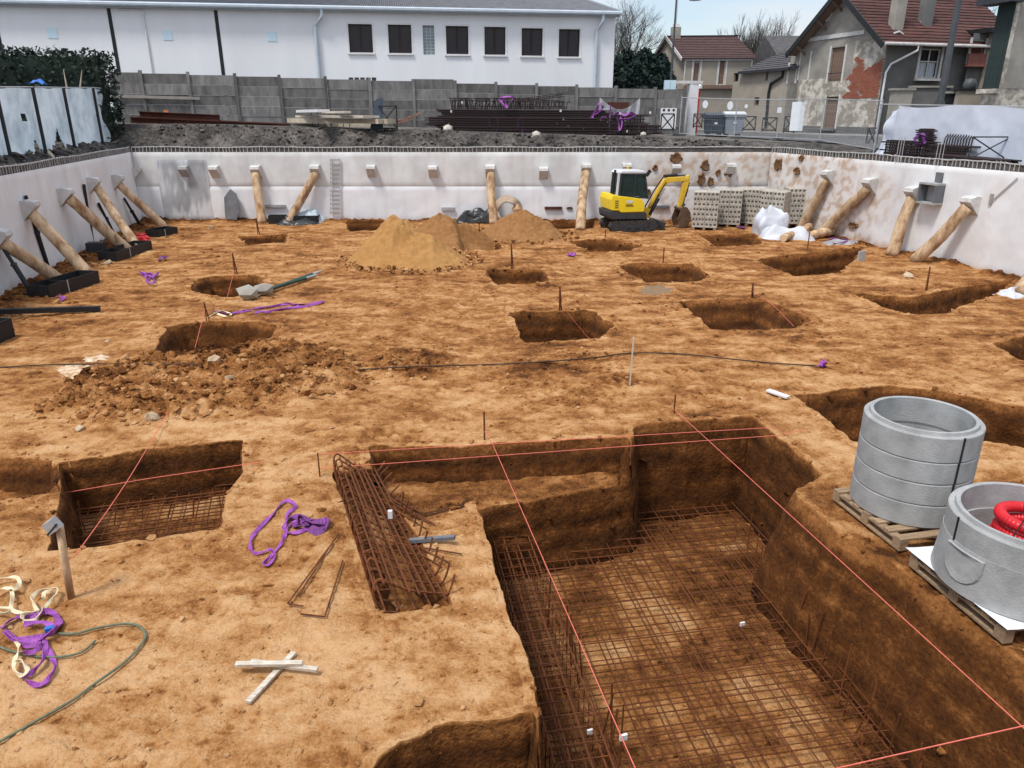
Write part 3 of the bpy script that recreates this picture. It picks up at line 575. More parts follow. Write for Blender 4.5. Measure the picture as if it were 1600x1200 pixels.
# capping: dark recessed course, pale rail and upright ties
MCAP = mat('dark_damp_capping', (.055, .05, .048), (.12, .11, .10), .95, 4, .3, 30, world=True); MTIE = mat('pale_capping_tie', (.5, .5, .49), (.3, .3, .3), .8, 8)
for w, t in (('back', bw), ('left', lw), ('right', rw)):
    a, e, n, Ln = wframe(w); c = M(); c.obb(a+e*Ln/2-n*.16+Vector((0, 0, WALLTOP+.1)), e*Ln/2, n*.12, (0, 0, .1)); c.build('capping', MCAP, t)
    r = M(); ties = M(); s = .05; k = 0; path = []
    while s < Ln:
        z = WALLTOP+.20+.015*math.sin(s*1.3)+random.uniform(-.01, .012); path.append(a+e*s-n*.03+Vector((0, 0, z)))
        if w == 'right' or not (w == 'back' and s > 21): ties.bar(a+e*s-n*.02+Vector((0, 0, WALLTOP-.02+random.uniform(-.02, .04))), a+e*(s+random.uniform(-.03, .03))-n*.02+Vector((0, 0, z+random.uniform(0, .05))), .024, .024, up=n)
        s += random.uniform(.13, .21)
    r.tube([p for i, p in enumerate(path)], .022, 5); r.build('top_rail', MTIE, t); ties.build('tie', MTIE, t, kind='stuff')
# corbels cast on the walls, and the peeled logs propping them
def corbel(w, u, v, t, size=1., m='concb', skew=.2):
    a, e, n, Ln = wframe(w); p = WP_(u, v, w, .0); p = p-n*(p-a).dot(n); s = size; e2 = e
    b = M(); hw = .21*s
    prof = [(-.04, -.42), (-.04, .20), (.16, .23), (.40, .17), (.42, .06)]
    vs = [p+e*x*hw+n*(q*s)+Vector((0, 0, z*s)) for x in (-1, 1) for q, z in prof]; k = len(prof)
    b.add(vs, [list(range(k)), [k+i for i in range(k)][::-1]]+[[i, k+i, k+(i+1) % k, (i+1) % k] for i in range(k)])
    b.build('corbel', K[m], t, fixn=True); return p+n*.22*s+Vector((0, 0, -.10*s))
def log(top, bot, r, label, cut=False):
    top, bot = Vector(top), Vector(bot); d = bot-top; P = []; R = []; k = 14; sx = d.orthogonal().normalized(); sy = d.cross(sx).normalized(); ph = random.random()*6
    for i in range(k+1):
        t = i/k; P.append(top+d*t+sx*(.035*math.sin(t*3.2+ph))+sy*.02*math.sin(t*7+ph)); R.append(r*(.92+.14*t+random.uniform(-.035, .035)))
    o = M(); o.tube(P, R, 14); b = o.build('timber_prop', K['log'], smooth=False, label=label, cat='log prop', group='peeled log props' , fixn=True)
    for i, pl in enumerate(b.data.polygons): pl.use_smooth = i < len(b.data.polygons)-2
    return b
lgl = ['log prop cut off by the left edge, foot in the nearest double tray', 'log prop with its foot in the back half of the nearest double tray', 'thick log prop with its foot in the front of the far double tray', 'log prop running to the back of the far double tray beside red scraps', 'grey stained log prop in the single small black tray near the corner']
tops = [(-12, 372), (35, 325), (92, 305), (137, 287), (176, 282)]; feet = [(98, 445), (137, 432), (202, 392), (218, 388), (258, 358)]; rs = [.17, .17, .185, .15, .16]
for i in range(5):
    p = corbel('left', *tops[i], lw, 1.0); f = GZ(*feet[i]); log(p, f+Vector((0, 0, .02)), rs[i], lgl[i])
corbel('left', 208, 268, lw, .85)
bl = ['back wall log prop leaning right, left foot of the black tray pair', 'back wall log prop leaning left, right foot of the black tray pair', 'pale log prop standing in front of the striped hose coil', 'flaking log prop at the back wall just left of the yellow excavator']
for i, ((tu, tv), (fu, fv), r) in enumerate([((402, 266), (431, 338), .19), ((494, 265), (476, 334), .18), ((766, 265), (773, 341), .19), ((915, 263), (905, 358), .2)]):
    p = corbel('back', tu, tv, bw, .95); f = G(fu, fv+2); f.y = min(f.y, 32.6 if i < 3 else 31.3); log(p, (f.x, f.y, GH(f.x, f.y)-.05), r, bl[i])
for u, v, m in ((290, 266, 'conc'), (337, 266, 'concb'), (581, 265, 'concb'), (677, 266, 'concb'), (849, 268, 'concb'), (978, 262, 'concb'), (1055, 264, 'concb'), (1140, 262, 'concb')): corbel('back', u, v, bw, .9, m)
rl = ['rightmost wall log prop behind the concrete block stacks, nearest the corner', 'slanting log prop between the block stacks and the boxed prop', 'steep log prop beside the open grey steel box on the right wall', 'long slanting log prop with a broad cone head, nearest on the right wall']
for i, ((tu, tv), (fu, fv), r) in enumerate([((1300, 275), (1250, 358), .17), ((1366, 288), (1278, 368), .18), ((1434, 302), (1393, 398), .19), ((1524, 318), (1430, 408), .19)]):
    p = corbel('right', tu, tv, rw, 1.0); log(p, GZ(fu, fv)-Vector((0, 0, .03)), r, rl[i])
f = GZ(1592, 462); log(f+Vector((1.6, .8, 2.3)), f, .2, 'log prop cut off by the right edge of the photo')
# rough holes broken into the stained part of the walls
HOLE = soil_mat('broken_out_soil', [(0, (.30, .18, .09)), (.5, (.16, .085, .042)), (1, (.06, .034, .02))], .8, False, .5, .5)
def wallhole(w, u, v, ru, rv, t, seed):
    a, e, n, Ln = wframe(w); p = WP_(u, v, w, .02); q = WP_(u+ru, v, w, .02); rx = (q-p).length; rz = abs((WP_(u, v-rv, w, .02)-p).z); b = M(); na = 26; vs = []
    for ring, off in ((1.25, .005), (1., .075), (.72, .05), (.0, .03)):
        for k in range(na):
            g = 6.2832*k/na; rr = ring*(.85+.55*float(fbm(np.array(math.cos(g)*1.6), np.array(math.sin(g)*1.6), 3, seed*3+1))); vs.append(p+e*math.cos(g)*rx*rr+Vector((0, 0, math.sin(g)*rz*rr))+n*off)
    b.add(vs, [(i*na+k, i*na+(k+1) % na, (i+1)*na+(k+1) % na, (i+1)*na+k) for i in range(3) for k in range(na)]); b.build('broken_patch', HOLE, t, fixn=True)
for i, (w, u, v, a_, b_, t) in enumerate([('back', 1057, 247, 9, 9, bw), ('back', 1102, 258, 7, 8, bw), ('back', 1140, 268, 7, 8, bw), ('back', 1024, 262, 4, 5, bw), ('back', 1096, 281, 6, 9, bw), ('back', 1110, 283, 5, 6, bw), ('back', 1122, 270, 4, 6, bw), ('right', 1217, 257, 6, 9, rw), ('right', 1246, 267, 5, 6, rw), ('back', 1003, 290, 4, 4, bw), ('right', 1253, 248, 4, 5, rw), ('back', 1012, 300, 5, 5, bw), ('back', 890, 325, 5, 2, bw), ('right', 1334, 352, 7, 5, rw)]): wallhole(w, u, v, a_, b_, t, i)
p = WP_(1217, 262, 'right'); 
# recesses and fittings on the walls
def wallbox(w, u0, v0, u1, v1, m, t, name, off=.06, th=.05, label=None):
    a, e, n, Ln = wframe(w); p = WP_(u0, v1, w, off); q = WP_(u1, v0, w, off); c = (p+q)/2; hl = abs((q-p).dot(e))/2; b = M(); b.obb(c, e*hl, n*th, (0, 0, abs(q.z-p.z)/2)); b.build(name, m, t, label=label)
wallbox('back', 404, 320, 446, 324, K['conc'], bw, 'batten', .09)
wallbox('back', 690, 324, 710, 329, K['conc'], bw, 'slot', .09); wallbox('back', 851, 323, 878, 327, K['rustb'], bw, 'slot', .09); wallbox('back', 1018, 321, 1046, 325, K['fibre'], bw, 'slot', .09)
wallbox('right', 1461, 270, 1475, 284, K['fibre'], rw, 'patch_plate', .05, .03); wallbox('right', 1545, 303, 1553, 319, K['hw'], rw, 'pocket', .05, .03)
b = M(); p = WP_(1552, 312, 'right', .06); q = WP_(1590, 278, 'right', .06); b.tube([p, q], .018, 5); b.build('dowel', K['galv'], rw)
# open steel box hanging at the boxed prop
a, e, n, Ln = wframe('right'); p = WP_(1455, 302, 'right', .2); t = thing('formwork_box', 'open grey steel box fixed to the right wall beside a log prop', 'formwork', p); hw_, hh = .33, .27
for s_ in (-1, 1):
    M().obb(p+e*s_*hw_, e*.03, n*.2, (0, 0, hh)).build('side_plate', K['fibre'], t); M().obb(p+Vector((0, 0, s_*(hh+.03))), e*(hw_+.03), n*.2, (0, 0, .03)).build('rail', K['conc'], t)
M().obb(p-n*.15, e*hw_*.9, n*.02, (0, 0, hh*.9)).build('back_plate', K['conc'], t)
# flat faint ladder against the back wall
p0 = WP_(523, 336, 'back', .14); p1 = WP_(523, 247, 'back', .14); t = thing('ladder', 'pale metal ladder standing flat against the back wall', 'ladder', p0)
MLAD = mat('dull_ladder_metal', (.5, .5, .5), (.42, .42, .43), .5, 6)
for s_ in (-.2, .2): M().bar(p0+Vector((s_, 0, 0)), p1+Vector((s_, .05, 0)), .05, .03).build('stile', MLAD, t)
rm = M().box((0, 0, 0), (.40, .03, .05)).mesh('rung', mat('ladder_rung_metal', (.33, .33, .33), (.3, .3, .3), .5), (0, 0, 0))
for i in range(13): inst('rung', rm, p0+(p1-p0)*((i+.6)/13)+Vector((0, .02, 0)), t)
# grey sheet leaning at the back wall
p = WP_(363, 330, 'back', .12); b = M(); b.prism([p+Vector((x, -y, z)) for x, y, z in ((-.28, .2, -.3), (.25, .3, -.35), (.42, .25, .1), (.3, .1, .75), (.05, .05, .95), (-.25, .1, .6))], (0, .04, 0)); b.build('leaning_sheet', K['fibre'], label='grey crumpled sheet leaning on the back wall below the fourth corbel', cat='sheet', fixn=True)
# black steel trays at the feet of the logs
def tray(u0, v0, u1, v1, depth, label, hgt=.34, div=False):
    a = G(u0, v0); b = G(u1, v1); d = (b-a); Ln = d.length; d.normalize(); q = Vector((-d.y, d.x, 0)); a.z = b.z = 0; z0 = min(GH(a.x, a.y), GH(b.x, b.y))-.04
    t = thing('steel_tray', label, 'steel tray', (a+d*Ln/2+q*depth/2).to_tuple()[:2]+(z0,), 'black steel trays at the feet of the log props'); th = .012
    up = Vector((0, 0, hgt/2)); c = a+Vector((0, 0, z0+hgt/2))
    for cc, x1, x2 in ((c+d*Ln/2, d*Ln/2, q*th), (c+d*Ln/2+q*depth, d*Ln/2, q*th), (c+q*depth/2, d*th, q*(depth/2-th)), (c+d*Ln+q*depth/2, d*th, q*(depth/2-th))): M().obb(cc, x1, x2, up).build('side_plate', K['black'], t)
    if div: M().obb(c+d*Ln*.36+q*depth/2, d*th, q*(depth/2-th*1.1), up*.9).build('divider', K['black'], t)
    M().obb(a+d*Ln/2+q*depth/2+Vector((0, 0, z0+.05)), d*(Ln/2-.02), q*(depth/2-.02), (0, 0, .01)).build('bottom_plate', K['black'], t)
    M().bar(a-q*(th+.004)+d*Ln*.36+Vector((0, 0, z0)), a-q*(th+.004)+d*Ln*.36+Vector((0, 0, z0+hgt)), .03, .02, up=q).build('weld_strip', K['galv'], t)
tray(78, 466, 156, 441, .62, 'nearest double black steel tray holding two log feet', .36, True); tray(183, 409, 238, 390, .6, 'far double black steel tray holding two log feet', .36, True); tray(247, 371, 278, 365, .6, 'single small black tray nearest the far left corner', .3)
tray(420, 350, 498, 349, .5, 'black tray at the back wall under the crossing pair of logs', .38, False); tray(-60, 560, 24, 527, .7, 'empty black tray cut off by the left edge of the photo', .45)
# thin black steel props on the left
for i, (tu, tv, fu, fv, lb) in enumerate([(-5, 372, 50, 458, 'thin black prop below the nearest log on the left wall'), (40, 306, 76, 422, 'thin black prop rising behind the second log on the left wall'), (131, 288, 145, 383, 'broad headed black prop standing upright near the third log'), (154, 318, 178, 366, 'short black prop seen under the fourth log'), (194, 310, 219, 352, 'thin black prop below the grey stained log')]):
    p = WP_(tu, tv, 'left', .10); f = GZ(fu, fv); t = thing('steel_prop', lb, 'steel prop', f, 'black steel props on the left wall'); m_ = p.lerp(f, .45)
    M().tube([p, m_], .05, 8).build('inner_tube', K['black'], t); M().tube([m_, f], .065, 8).build('outer_tube', K['black'], t); M().tube([m_+(f-m_)*.02, m_+(f-m_)*.08], .085, 8).build('collar', K['mgrey'], t); M().box(f+Vector((0, 0, .015)), (.3, .3, .03)).build('base_plate', K['black'], t)
c_ = GZ(152, 392); M().box(c_+Vector((0, 0, .12)), (.55, .4, .34), .2).build('steel_bracket', K['mgrey'], label='small dark steel bracket lying at the foot of the left wall', cat='bracket')
p = WP_(235, 300, 'left', .15); f = GZ(247, 346); t = thing('hydraulic_prop', 'black hydraulic prop pair with a boxy head in the far left corner', 'hydraulic prop', f)
M().box(p+Vector((.1, -.1, -.05)), (.5, .4, .55)).build('head', K['black'], t); M().tube([p+Vector((-.05, -.1, -.2)), f+Vector((-.3, .1, 0))], .09, 8).build('leg', K['mgrey'], t); M().tube([p+Vector((.2, -.1, -.2)), f+Vector((.15, 0, 0))], .08, 8).build('leg', K['black'], t)
# lying beams and scrap at the left
a, b = GZ(-30, 494, .1), GZ(157, 487, .08); M().bar(a, b, .12, .12).build('steel_channel', K['black'], label='long black steel beam lying on the soil at the left edge', cat='beam')
for i, (u, v) in enumerate([(222, 370), (229, 374), (215, 375), (226, 378)]): M().add([Vector(a)*.16+GZ(u, v, .08) for a in ICO_V*(1+.4*rng.standard_normal((12, 1)))*np.array([1.2, 1, .5])], ICO_F.tolist()).build('red_scrap', K['red'], label='red plastic scraps beside the far double black tray', cat='scrap', group='red scraps by the tray')
# ------------------------------------------------------------------ yard behind: fence, white building, hedge
FA, FB = Vector((-20.5, 40.4, 0)), Vector((11.4, 47.2, 0)); fe = (FB-FA).normalized(); fn = Vector((fe.y, -fe.x, 0)); FL_ = (FB-FA).length
def fence_at(u):                                          # distance along the fence seen at picture column u
    r = ray(u, 170); t = FA.cross(fe).z; k = (FA.x*fe.y-FA.y*fe.x)/(r.x*fe.y-r.y*fe.x); p = r*k; return (Vector((p.x, p.y, 0))-FA).dot(fe)
fpos = [fence_at(u) for u in (182, 228, 301, 373, 441, 512, 580, 647, 712, 775, 838, 900, 961, 1022, 1068)]
ft = thing('concrete_fence', 'weathered grey precast concrete fence across the back of the yard', 'fence', FA+fe*FL_/2+Vector((0, 0, 3.5)))
def ftop(s): p = FA+fe*s; return 6.32-.30*s/FL_ if False else float(np.interp(s, [0, FL_], [6.47, 5.75]))
for s in fpos:
    p = FA+fe*s; zb = ZO(p.x, p.y)-.1; M().obb(p+fn*.03+Vector((0, 0, (zb+ftop(s)+.12)/2)), fe*.075, fn*.075, (0, 0, (ftop(s)+.12-zb)/2)).build('post', K['fence'], ft)
for i in range(len(fpos)-1):
    a, b = fpos[i], fpos[i+1]; m_ = (a+b)/2; p = FA+fe*m_; zb = ZO(p.x, p.y)-.12; zt = ftop(m_)+(.22 if i == 7 else 0)*.7; nr = 5
    for k in range(nr):
        z0 = zb+(zt-zb)*k/nr; z1 = zb+(zt-zb)*(k+1)/nr-.006; M().obb(p+fn*random.uniform(-.02, .02)+Vector((0, 0, (z0+z1)/2)), fe*((b-a)/2-.08), fn*.03, (0, 0, (z1-z0)/2)).build('panel', K['fence'], ft)
# building
BR = XY(D(957, 140, 50.5)); BA = Vector((-46, 42.7, 0)); BB = Vector((BR[0], BR[1], 0)); be = (BB-BA).normalized(); bn = Vector((be.y, -be.x, 0)); BLn = (BB-BA).length; EAVE = D(963, 22, 50.5).z
def bpt(u, v):
    r = ray(u, v); o = Vector((0, 0, CAMH)); t = (BA-o).dot(bn)/r.dot(bn); p = o+r*t; return (p-BA).dot(be), p.z
def rect(q):
    u0, v0, u1, v1 = q; a = bpt((u0+u1)/2-(u1-u0)/2, (v0+v1)/2); b = bpt((u0+u1)/2+(u1-u0)/2, (v0+v1)/2); zt = bpt((u0+u1)/2, v0)[1]; zb = bpt((u0+u1)/2, v1)[1]; return a[0], zb, b[0], zt
wins = [rect(q) for q in ((545, 37.5, 582, 82), (607, 38.5, 643, 83), (661, 39.5, 679, 85.5), (697, 40.5, 732, 84.5), (757, 42, 790, 85.5), (815, 44, 848, 87), (873, 45.5, 906, 88.5))]
lowv = [rect((545+9*i, 121, 545+9*i+7, 129)) for i in range(5)]
def holed(a, e, n, Ln, z0, z1, holes, m, parent, th=.28, name='wall'):
    b = M(); ss = sorted({0., Ln}|{h[0] for h in holes}|{h[2] for h in holes}); zz = sorted({z0, z1}|{h[1] for h in holes}|{h[3] for h in holes})
    P = lambda s, z, o=0: a+e*s-n*o+Vector((0, 0, z))
    for i in range(len(ss)-1):
        for j in range(len(zz)-1):
            cs, cz_ = (ss[i]+ss[i+1])/2, (zz[j]+zz[j+1])/2
            if any(h[0] < cs < h[2] and h[1] < cz_ < h[3] for h in holes): continue
            b.add([P(ss[i], zz[j]), P(ss[i+1], zz[j]), P(ss[i+1], zz[j+1]), P(ss[i], zz[j+1])], [(0, 1, 2, 3)])
    for h in holes:
        q = [(h[0], h[1]), (h[2], h[1]), (h[2], h[3]), (h[0], h[3])]
        for i in range(4): c, d = q[i], q[(i+1) % 4]; b.add([P(*c), P(*d), P(*d, th), P(*c, th)], [(0, 3, 2, 1)])
    return b.build(name, m, parent)
bt = thing('warehouse', 'long white rendered building with dark windows and a grey corrugated roof', 'building', BA+be*BLn/2+Vector((0, 0, 3)))
holed(BA, be, bn, BLn, 2.5, EAVE+.1, wins+lowv, K['render'], bt)
back = -bn*14
M().add([BB+Vector((0, 0, 2.5)), BB+back+Vector((0, 0, 2.5)), BB+back+Vector((0, 0, EAVE+2.75)), BB+Vector((0, 0, EAVE))], [(0, 1, 2, 3)]).add([BA+Vector((0, 0, 2.5)), BA+back+Vector((0, 0, 2.5)), BA+back+Vector((0, 0, EAVE+2.75)), BA+Vector((0, 0, EAVE))], [(0, 3, 2, 1)]).build('gable_wall', K['render'], bt)
for k, (s0, z0, s1, z1) in enumerate(wins):
    P = lambda s, z, o: BA+be*s-bn*o+Vector((0, 0, z))
    if k == 2:
        w_ = M().obb(P((s0+s1)/2, (z0+z1)/2, .2), be*(s1-s0)/2, bn*.03, (0, 0, (z1-z0)/2)).build('glass_block_window', K['glassblock'], bt); g_ = M()
        for i in range(1, 3): s = s0+(s1-s0)*i/3; g_.bar(P(s, z0, .16), P(s, z1, .16), .035, .03, up=bn)
        for i in range(1, 9): z = z0+(z1-z0)*i/9; g_.bar(P(s0, z, .16), P(s1, z, .16), .035, .03)
        g_.build('joint', K['zinc'], w_); continue
    w_ = M(); fr = .05
    for s in (s0+fr/2, (s0+s1)/2, s1-fr/2): w_.bar(P(s, z0, .2), P(s, z1, .2), fr if s != (s0+s1)/2 else .08, .06, up=bn)
    for z in (z0+fr/2, z1-fr/2): w_.bar(P(s0, z, .204), P(s1, z, .204), .05, fr)
    w_ = w_.build('window', mat('dark_brown_window_frame', (.03, .018, .016), (.02, .014, .013), .5) if k == 0 else bpy.data.materials['dark_brown_window_frame'], bt)
    M().obb(P((s0+s1)/2, (z0+z1)/2, .25), be*(s1-s0)/2, bn*.012, (0, 0, (z1-z0)/2)).build('pane', K['pane'], w_)
    M().obb(P((s0+s1)/2, z0-.06, -.03), be*((s1-s0)/2+.1), bn*.06, (0, 0, .05)).build('sill', K['white'], w_)
    for s in (s0-.05, s1+.05): M().bar(P(s, z0-.1, -.012), P(s, z1+.1, -.012), .1, .024, up=bn).build('jamb_trim', K['white'], w_)
    M().bar(P(s0-.0, z1+.05, -.012), P(s1+.0, z1+.05, -.012), .024, .1).build('head_trim', K['white'], w_)
for (s0, z0, s1, z1) in lowv: M().obb(BA+be*(s0+s1)/2-bn*.18+Vector((0, 0, (z0+z1)/2)), be*(s1-s0)/2, bn*.02, (0, 0, (z1-z0)/2)).build('vent', K['fibre'], bt)
# roof sheet with its corrugations
nw = 420; r_ = M(); s0, s1 = -.3, BLn+.25; cols = nw*4; rows = [(-.35, -.08), (0, 0), (14.2, 2.8)]
for j, (d, h) in enumerate(rows):
    for i in range(cols+1): s = s0+(s1-s0)*i/cols; r_.v.append(BA+be*s-bn*d+Vector((0, 0, EAVE+.16+h+.045*math.sin(i*math.pi/2+.4))))
for j in range(2):
    for i in range(cols): a_ = j*(cols+1)+i; r_.f.append([a_, a_+1, a_+cols+2, a_+cols+1])
r_.build('roof', K['fibre'], bt, smooth=False)
M().obb(BB+be*.22-bn*6.9+Vector((0, 0, EAVE+1.5)), be*.04, -bn*7.15+Vector((0, 0, 1.42)), (0, 0, .14)).build('verge_board', K['zinc'], bt)
g_ = M(); g_.tube([BA+be*-.3+bn*.42+Vector((0, 0, EAVE)), BB+be*.25+bn*.42+Vector((0, 0, EAVE))], .13, 8); g_.build('gutter', K['zinc'], bt)
M().obb(BA+be*BLn/2+bn*.16+Vector((0, 0, EAVE-.13)), be*(BLn/2+.2), bn*.16, (0, 0, .05)).build('soffit', K['zinc'], bt)
for u0, v0, u1, ub in ((503, 14, 492, 503), (940, 28, 932, 929)):
    s_, z_ = bpt(u0, v0); s2, z2 = bpt(u1, 42 if u0 > 900 else 32); s2b = s2; P = lambda s, z, o: BA+be*s+bn*o+Vector((0, 0, z))
    M().tube([P(s_, EAVE-.05, .42), P(s_, EAVE-.45, .38), P(s2, EAVE-.95, .14), P(s2, 3, .14)], .1, 8).build('downpipe', K['zinc'], bt)
for u0, v0, u1, v1 in ((167, 5, 188, 118), (335, 10, 351, 124), (-4, 60, 4, 75)):
    s_, _ = bpt((u0+u1)/2, (v0+v1)/2); M().obb(BA+be*s_+bn*.006+Vector((0, 0, (2.5+EAVE-.2)/2)), be*.10, bn*.012, (0, 0, (EAVE-.2-2.5)/2)).build('expansion_joint', K['black'], bt)
s1_, z1_ = bpt(185, 15); s2_, z2_ = bpt(223, 16); M().tube([P(s1_, z1_, .06), P(s2_, z1_, .06), P(s2_, 3, .06)], .05, 6).build('conduit', K['white'], bt)
for u, v in ((82, 52), (262, 55), (425, 57)): s_, z_ = bpt(u, v); M().obb(P(s_, z_, .012), be*.26, bn*.012, (0, 0, .26)).build('wall_vent', mat('pale_blue_vent', (.55, .72, .80), (.6, .75, .82), .5) if u == 82 else bpy.data.materials['pale_blue_vent'], bt)
# foliage helper: many small leaf faces through a volume
def leaves(name, pts, size, m, parent=None, **k):
    n = len(pts); pts = np.asarray(pts); d1 = rng.standard_normal((n, 3)); d1 /= np.linalg.norm(d1, axis=1)[:, None]; d2 = np.cross(d1, rng.standard_normal((n, 3))); d2 /= np.linalg.norm(d2, axis=1)[:, None]
    s = size*(.6+.8*rng.random((n, 1))); org = np.array([pts[:, 0].mean(), pts[:, 1].mean(), pts[:, 2].min()]); v = np.stack([pts-d1*s, pts+d2*s*.55, pts+d1*s, pts-d2*s*.55], 1)-org
    me = bpy.data.meshes.new(name); me.from_pydata(v.reshape(-1, 3).tolist(), [], np.arange(n*4).reshape(n, 4).tolist()); me.materials.append(m); o = bpy.data.objects.new(name, me); link(o, org, parent); return setp(o, **k)
# clipped hedge at the left
ht = thing('hedge', 'tall dark evergreen hedge behind the plastic covered fence', 'hedge', (-20.5, 34.3, 3.3)); A0, A1 = Vector((-33, 30.6, 0)), Vector((-17.35, 35.0, 0)); he = (A1-A0).normalized(); hn = Vector((he.y, -he.x, 0)); hl = (A1-A0).length
M().obb(A0+he*hl/2+Vector((0, 0, 4.8)), he*(hl/2-.5), hn*.6, (0, 0, 1.95)).build('inner_growth', K['leafb'], ht)
n = 26000; ss = rng.random(n)*hl; zz = 3.0+rng.random(n)**.8*4.5; yy_ = rng.normal(0, .62, n); top = 7.05+.14*fbm(ss/1.5, ss*0, 3, 5)+.12*(ss-hl)/hl; kk = zz < top+.06*rng.standard_normal(n)*1.0
ss = ss+.25*fbm(zz/.6, ss, 2, 6); yy_ += .35*fbm(ss/.7, zz/.7, 3, 8)*np.sign(yy_); q = np.array([A0.x, A0.y])[None]+ss[:, None]*np.array([he.x, he.y])+yy_[:, None]*np.array([hn.x, hn.y]); leaves('foliage', np.concatenate([q, zz[:, None]], 1)[kk], .10, K['leafb'], ht)
# plastic covered fence on the left
PF = [SO(u, v) for u, v in ((-60, 258), (17, 247), (72, 240), (117, 231), (161, 225), (172, 223))]; ptop = [D(u, v, p.y).z for (u, v), p in zip(((-60, 135), (0, 136), (53, 136), (105, 137), (147, 137), (168, 138)), PF)]
pt = thing('site_fence', 'fence of black posts hung with torn pale plastic film above the left wall', 'fence', PF[2])
for i, p in enumerate(PF[1:5]): M().tube([p-Vector((0, 0, .2)), Vector((p.x, p.y, ptop[i+1]))], .055, 8).build('post', K['black'], pt)
xs = [p.x for p in PF]; cum = [0]
for i in range(1, 6): cum.append(cum[-1]+(PF[i]-PF[i-1]).length)
def film(s, t):
    d = s*cum[-1]; x = float(np.interp(d, cum, xs)); y = float(np.interp(d, cum, [p.y for p in PF])); zb = float(np.interp(d, cum, [p.z for p in PF]))+.02; zt = float(np.interp(d, cum, ptop))-.02
    fold = .14*float(fbm(np.array(d/.5), np.array(t*1.1+d*.5), 3, 31))+.10*(1-t)*math.sin(d*2.2+1.5*math.sin(t*4)); g = fold*(1-.85*t**3)
    return (x-.13-abs(g)*.7+(.12*math.sin(t*9)+.1*(1-t) if s > .985 else 0), y+.08, zb+(zt-zb)*t+.02*math.sin(d*3))
TEAR = [((.355, .56), .014, .055, 0), ((.40, .12), .012, .12, 1), ((.565, .20), .017, .20, 1), ((.53, .03), .03, .05, 0)]
def torn(s, t): return any(abs(s-c[0])/(a*(1-max(-.9, min(.9, (t-c[1])/b)) if tri else 1) + 1e-4) < 1 and abs(t-c[1]) < b for (c, a, b, tri) in TEAR)
fm = M().grid(170, 70, film, torn).build('plastic_film', K['film'], pt, smooth=True)
b = M(); b.tube([Vector((p.x+.02, p.y+.02, z)) for p, z in zip(PF, ptop)], .022, 6); b.build('top_tube', K['galv'], pt)
for u0, v0, u1, v1, lb in ((99, 108, 105, 140, 'left one of two pale pointed stakes sticking up behind the plastic fence'), (128, 109, 125, 138, 'right one of two pale pointed stakes sticking up behind the plastic fence')):
    a_ = D(u0, v0, PF[3].y+3.4); c_ = D(u1, v1, PF[3].y+3.4); M().tube([c_+(c_-a_)*2.2, c_, a_], [.04, .04, .012], 6).build('wooden_stake', K['plank'], label=lb, cat='stake', group='pale stakes behind the plastic fence')
c_ = D(57, 131, PF[2].y+.1); M().grid(8, 5, lambda s, t: c_+Vector(((s-.5)*.55, (t-.5)*.3, .10*math.sin(s*3.14)*(.5+t)+.03*math.sin(s*11+t*7)))).build('blue_sheet', K['blue'], label='scrap of blue plastic caught on top of the plastic fence', cat='plastic sheet')
M().bar(SO(75, 240, .1), SO(84, 249, .06), .12, .03).build('board_scrap', K['plank'], label='short pinkish board lying below the plastic fence', cat='board')
# dry bush at the end of the hedge
def branch(b, p, d, ln, r, lev, spread, up):
    k = 3; P = [p]; q = Vector(p); dd = Vector(d)
    for i in range(k): dd = (dd+Vector((random.gauss(0, .12), random.gauss(0, .12), up))).normalized(); q = q+dd*ln/k; P.append(q.copy())
    b.tube(P, [r, r*.85, r*.7, r*.55], 4 if lev < 3 else 3, False)
    if lev:
        for i in range(random.choice((3, 4)) if lev > 1 else random.choice((3, 4, 5))):
            j = random.choice((1, 2, 3, 3)); nd_ = (dd+Vector((random.gauss(0, spread), random.gauss(0, spread), random.gauss(0, spread*.6)))).normalized(); branch(b, P[j], nd_, ln*random.uniform(.55, .8), r*.5, lev-1, spread, up)
def bare_tree(p, h, label, lev=5, spread=.5, stems=1, up=.05, r=.16, m='bark', group=None):
    t = thing('bare_tree', label, 'tree', p, group)
    tr = M(); P = [Vector(p)+Vector((random.gauss(0, .05)*i, random.gauss(0, .05)*i, h*.35*i/4)) for i in range(5)]; tr.tube(P, [r*(1.2-.1*i) for i in range(5)], 7); tr.build('trunk', K[m], t)
    b = M()
    for i in range(5 if stems == 1 else stems):
        a = 6.28*i/5+random.random(); branch(b, P[random.choice((2, 3, 4, 4))]+Vector((random.gauss(0, .4*(stems > 1)), 0, 0)), Vector((math.cos(a)*spread, math.sin(a)*spread, 1)).normalized(), h*.32, r*.55, lev, spread, up)
    b.build('crown', K[m], t); return t
b = M(); p = SO(192, 150); p = Vector((-18.3, 35.6, 3.9))
for i in range(9): branch(b, p+Vector((random.gauss(0, .25), random.gauss(0, .3), random.uniform(0, 1))), Vector((random.gauss(0, .3), random.gauss(0, .3), 1)), 1.1, .02, 2, .5, 0)
b.build('dry_bush', K['bark'], label='bare twiggy bush at the right end of the dark hedge', cat='bush')
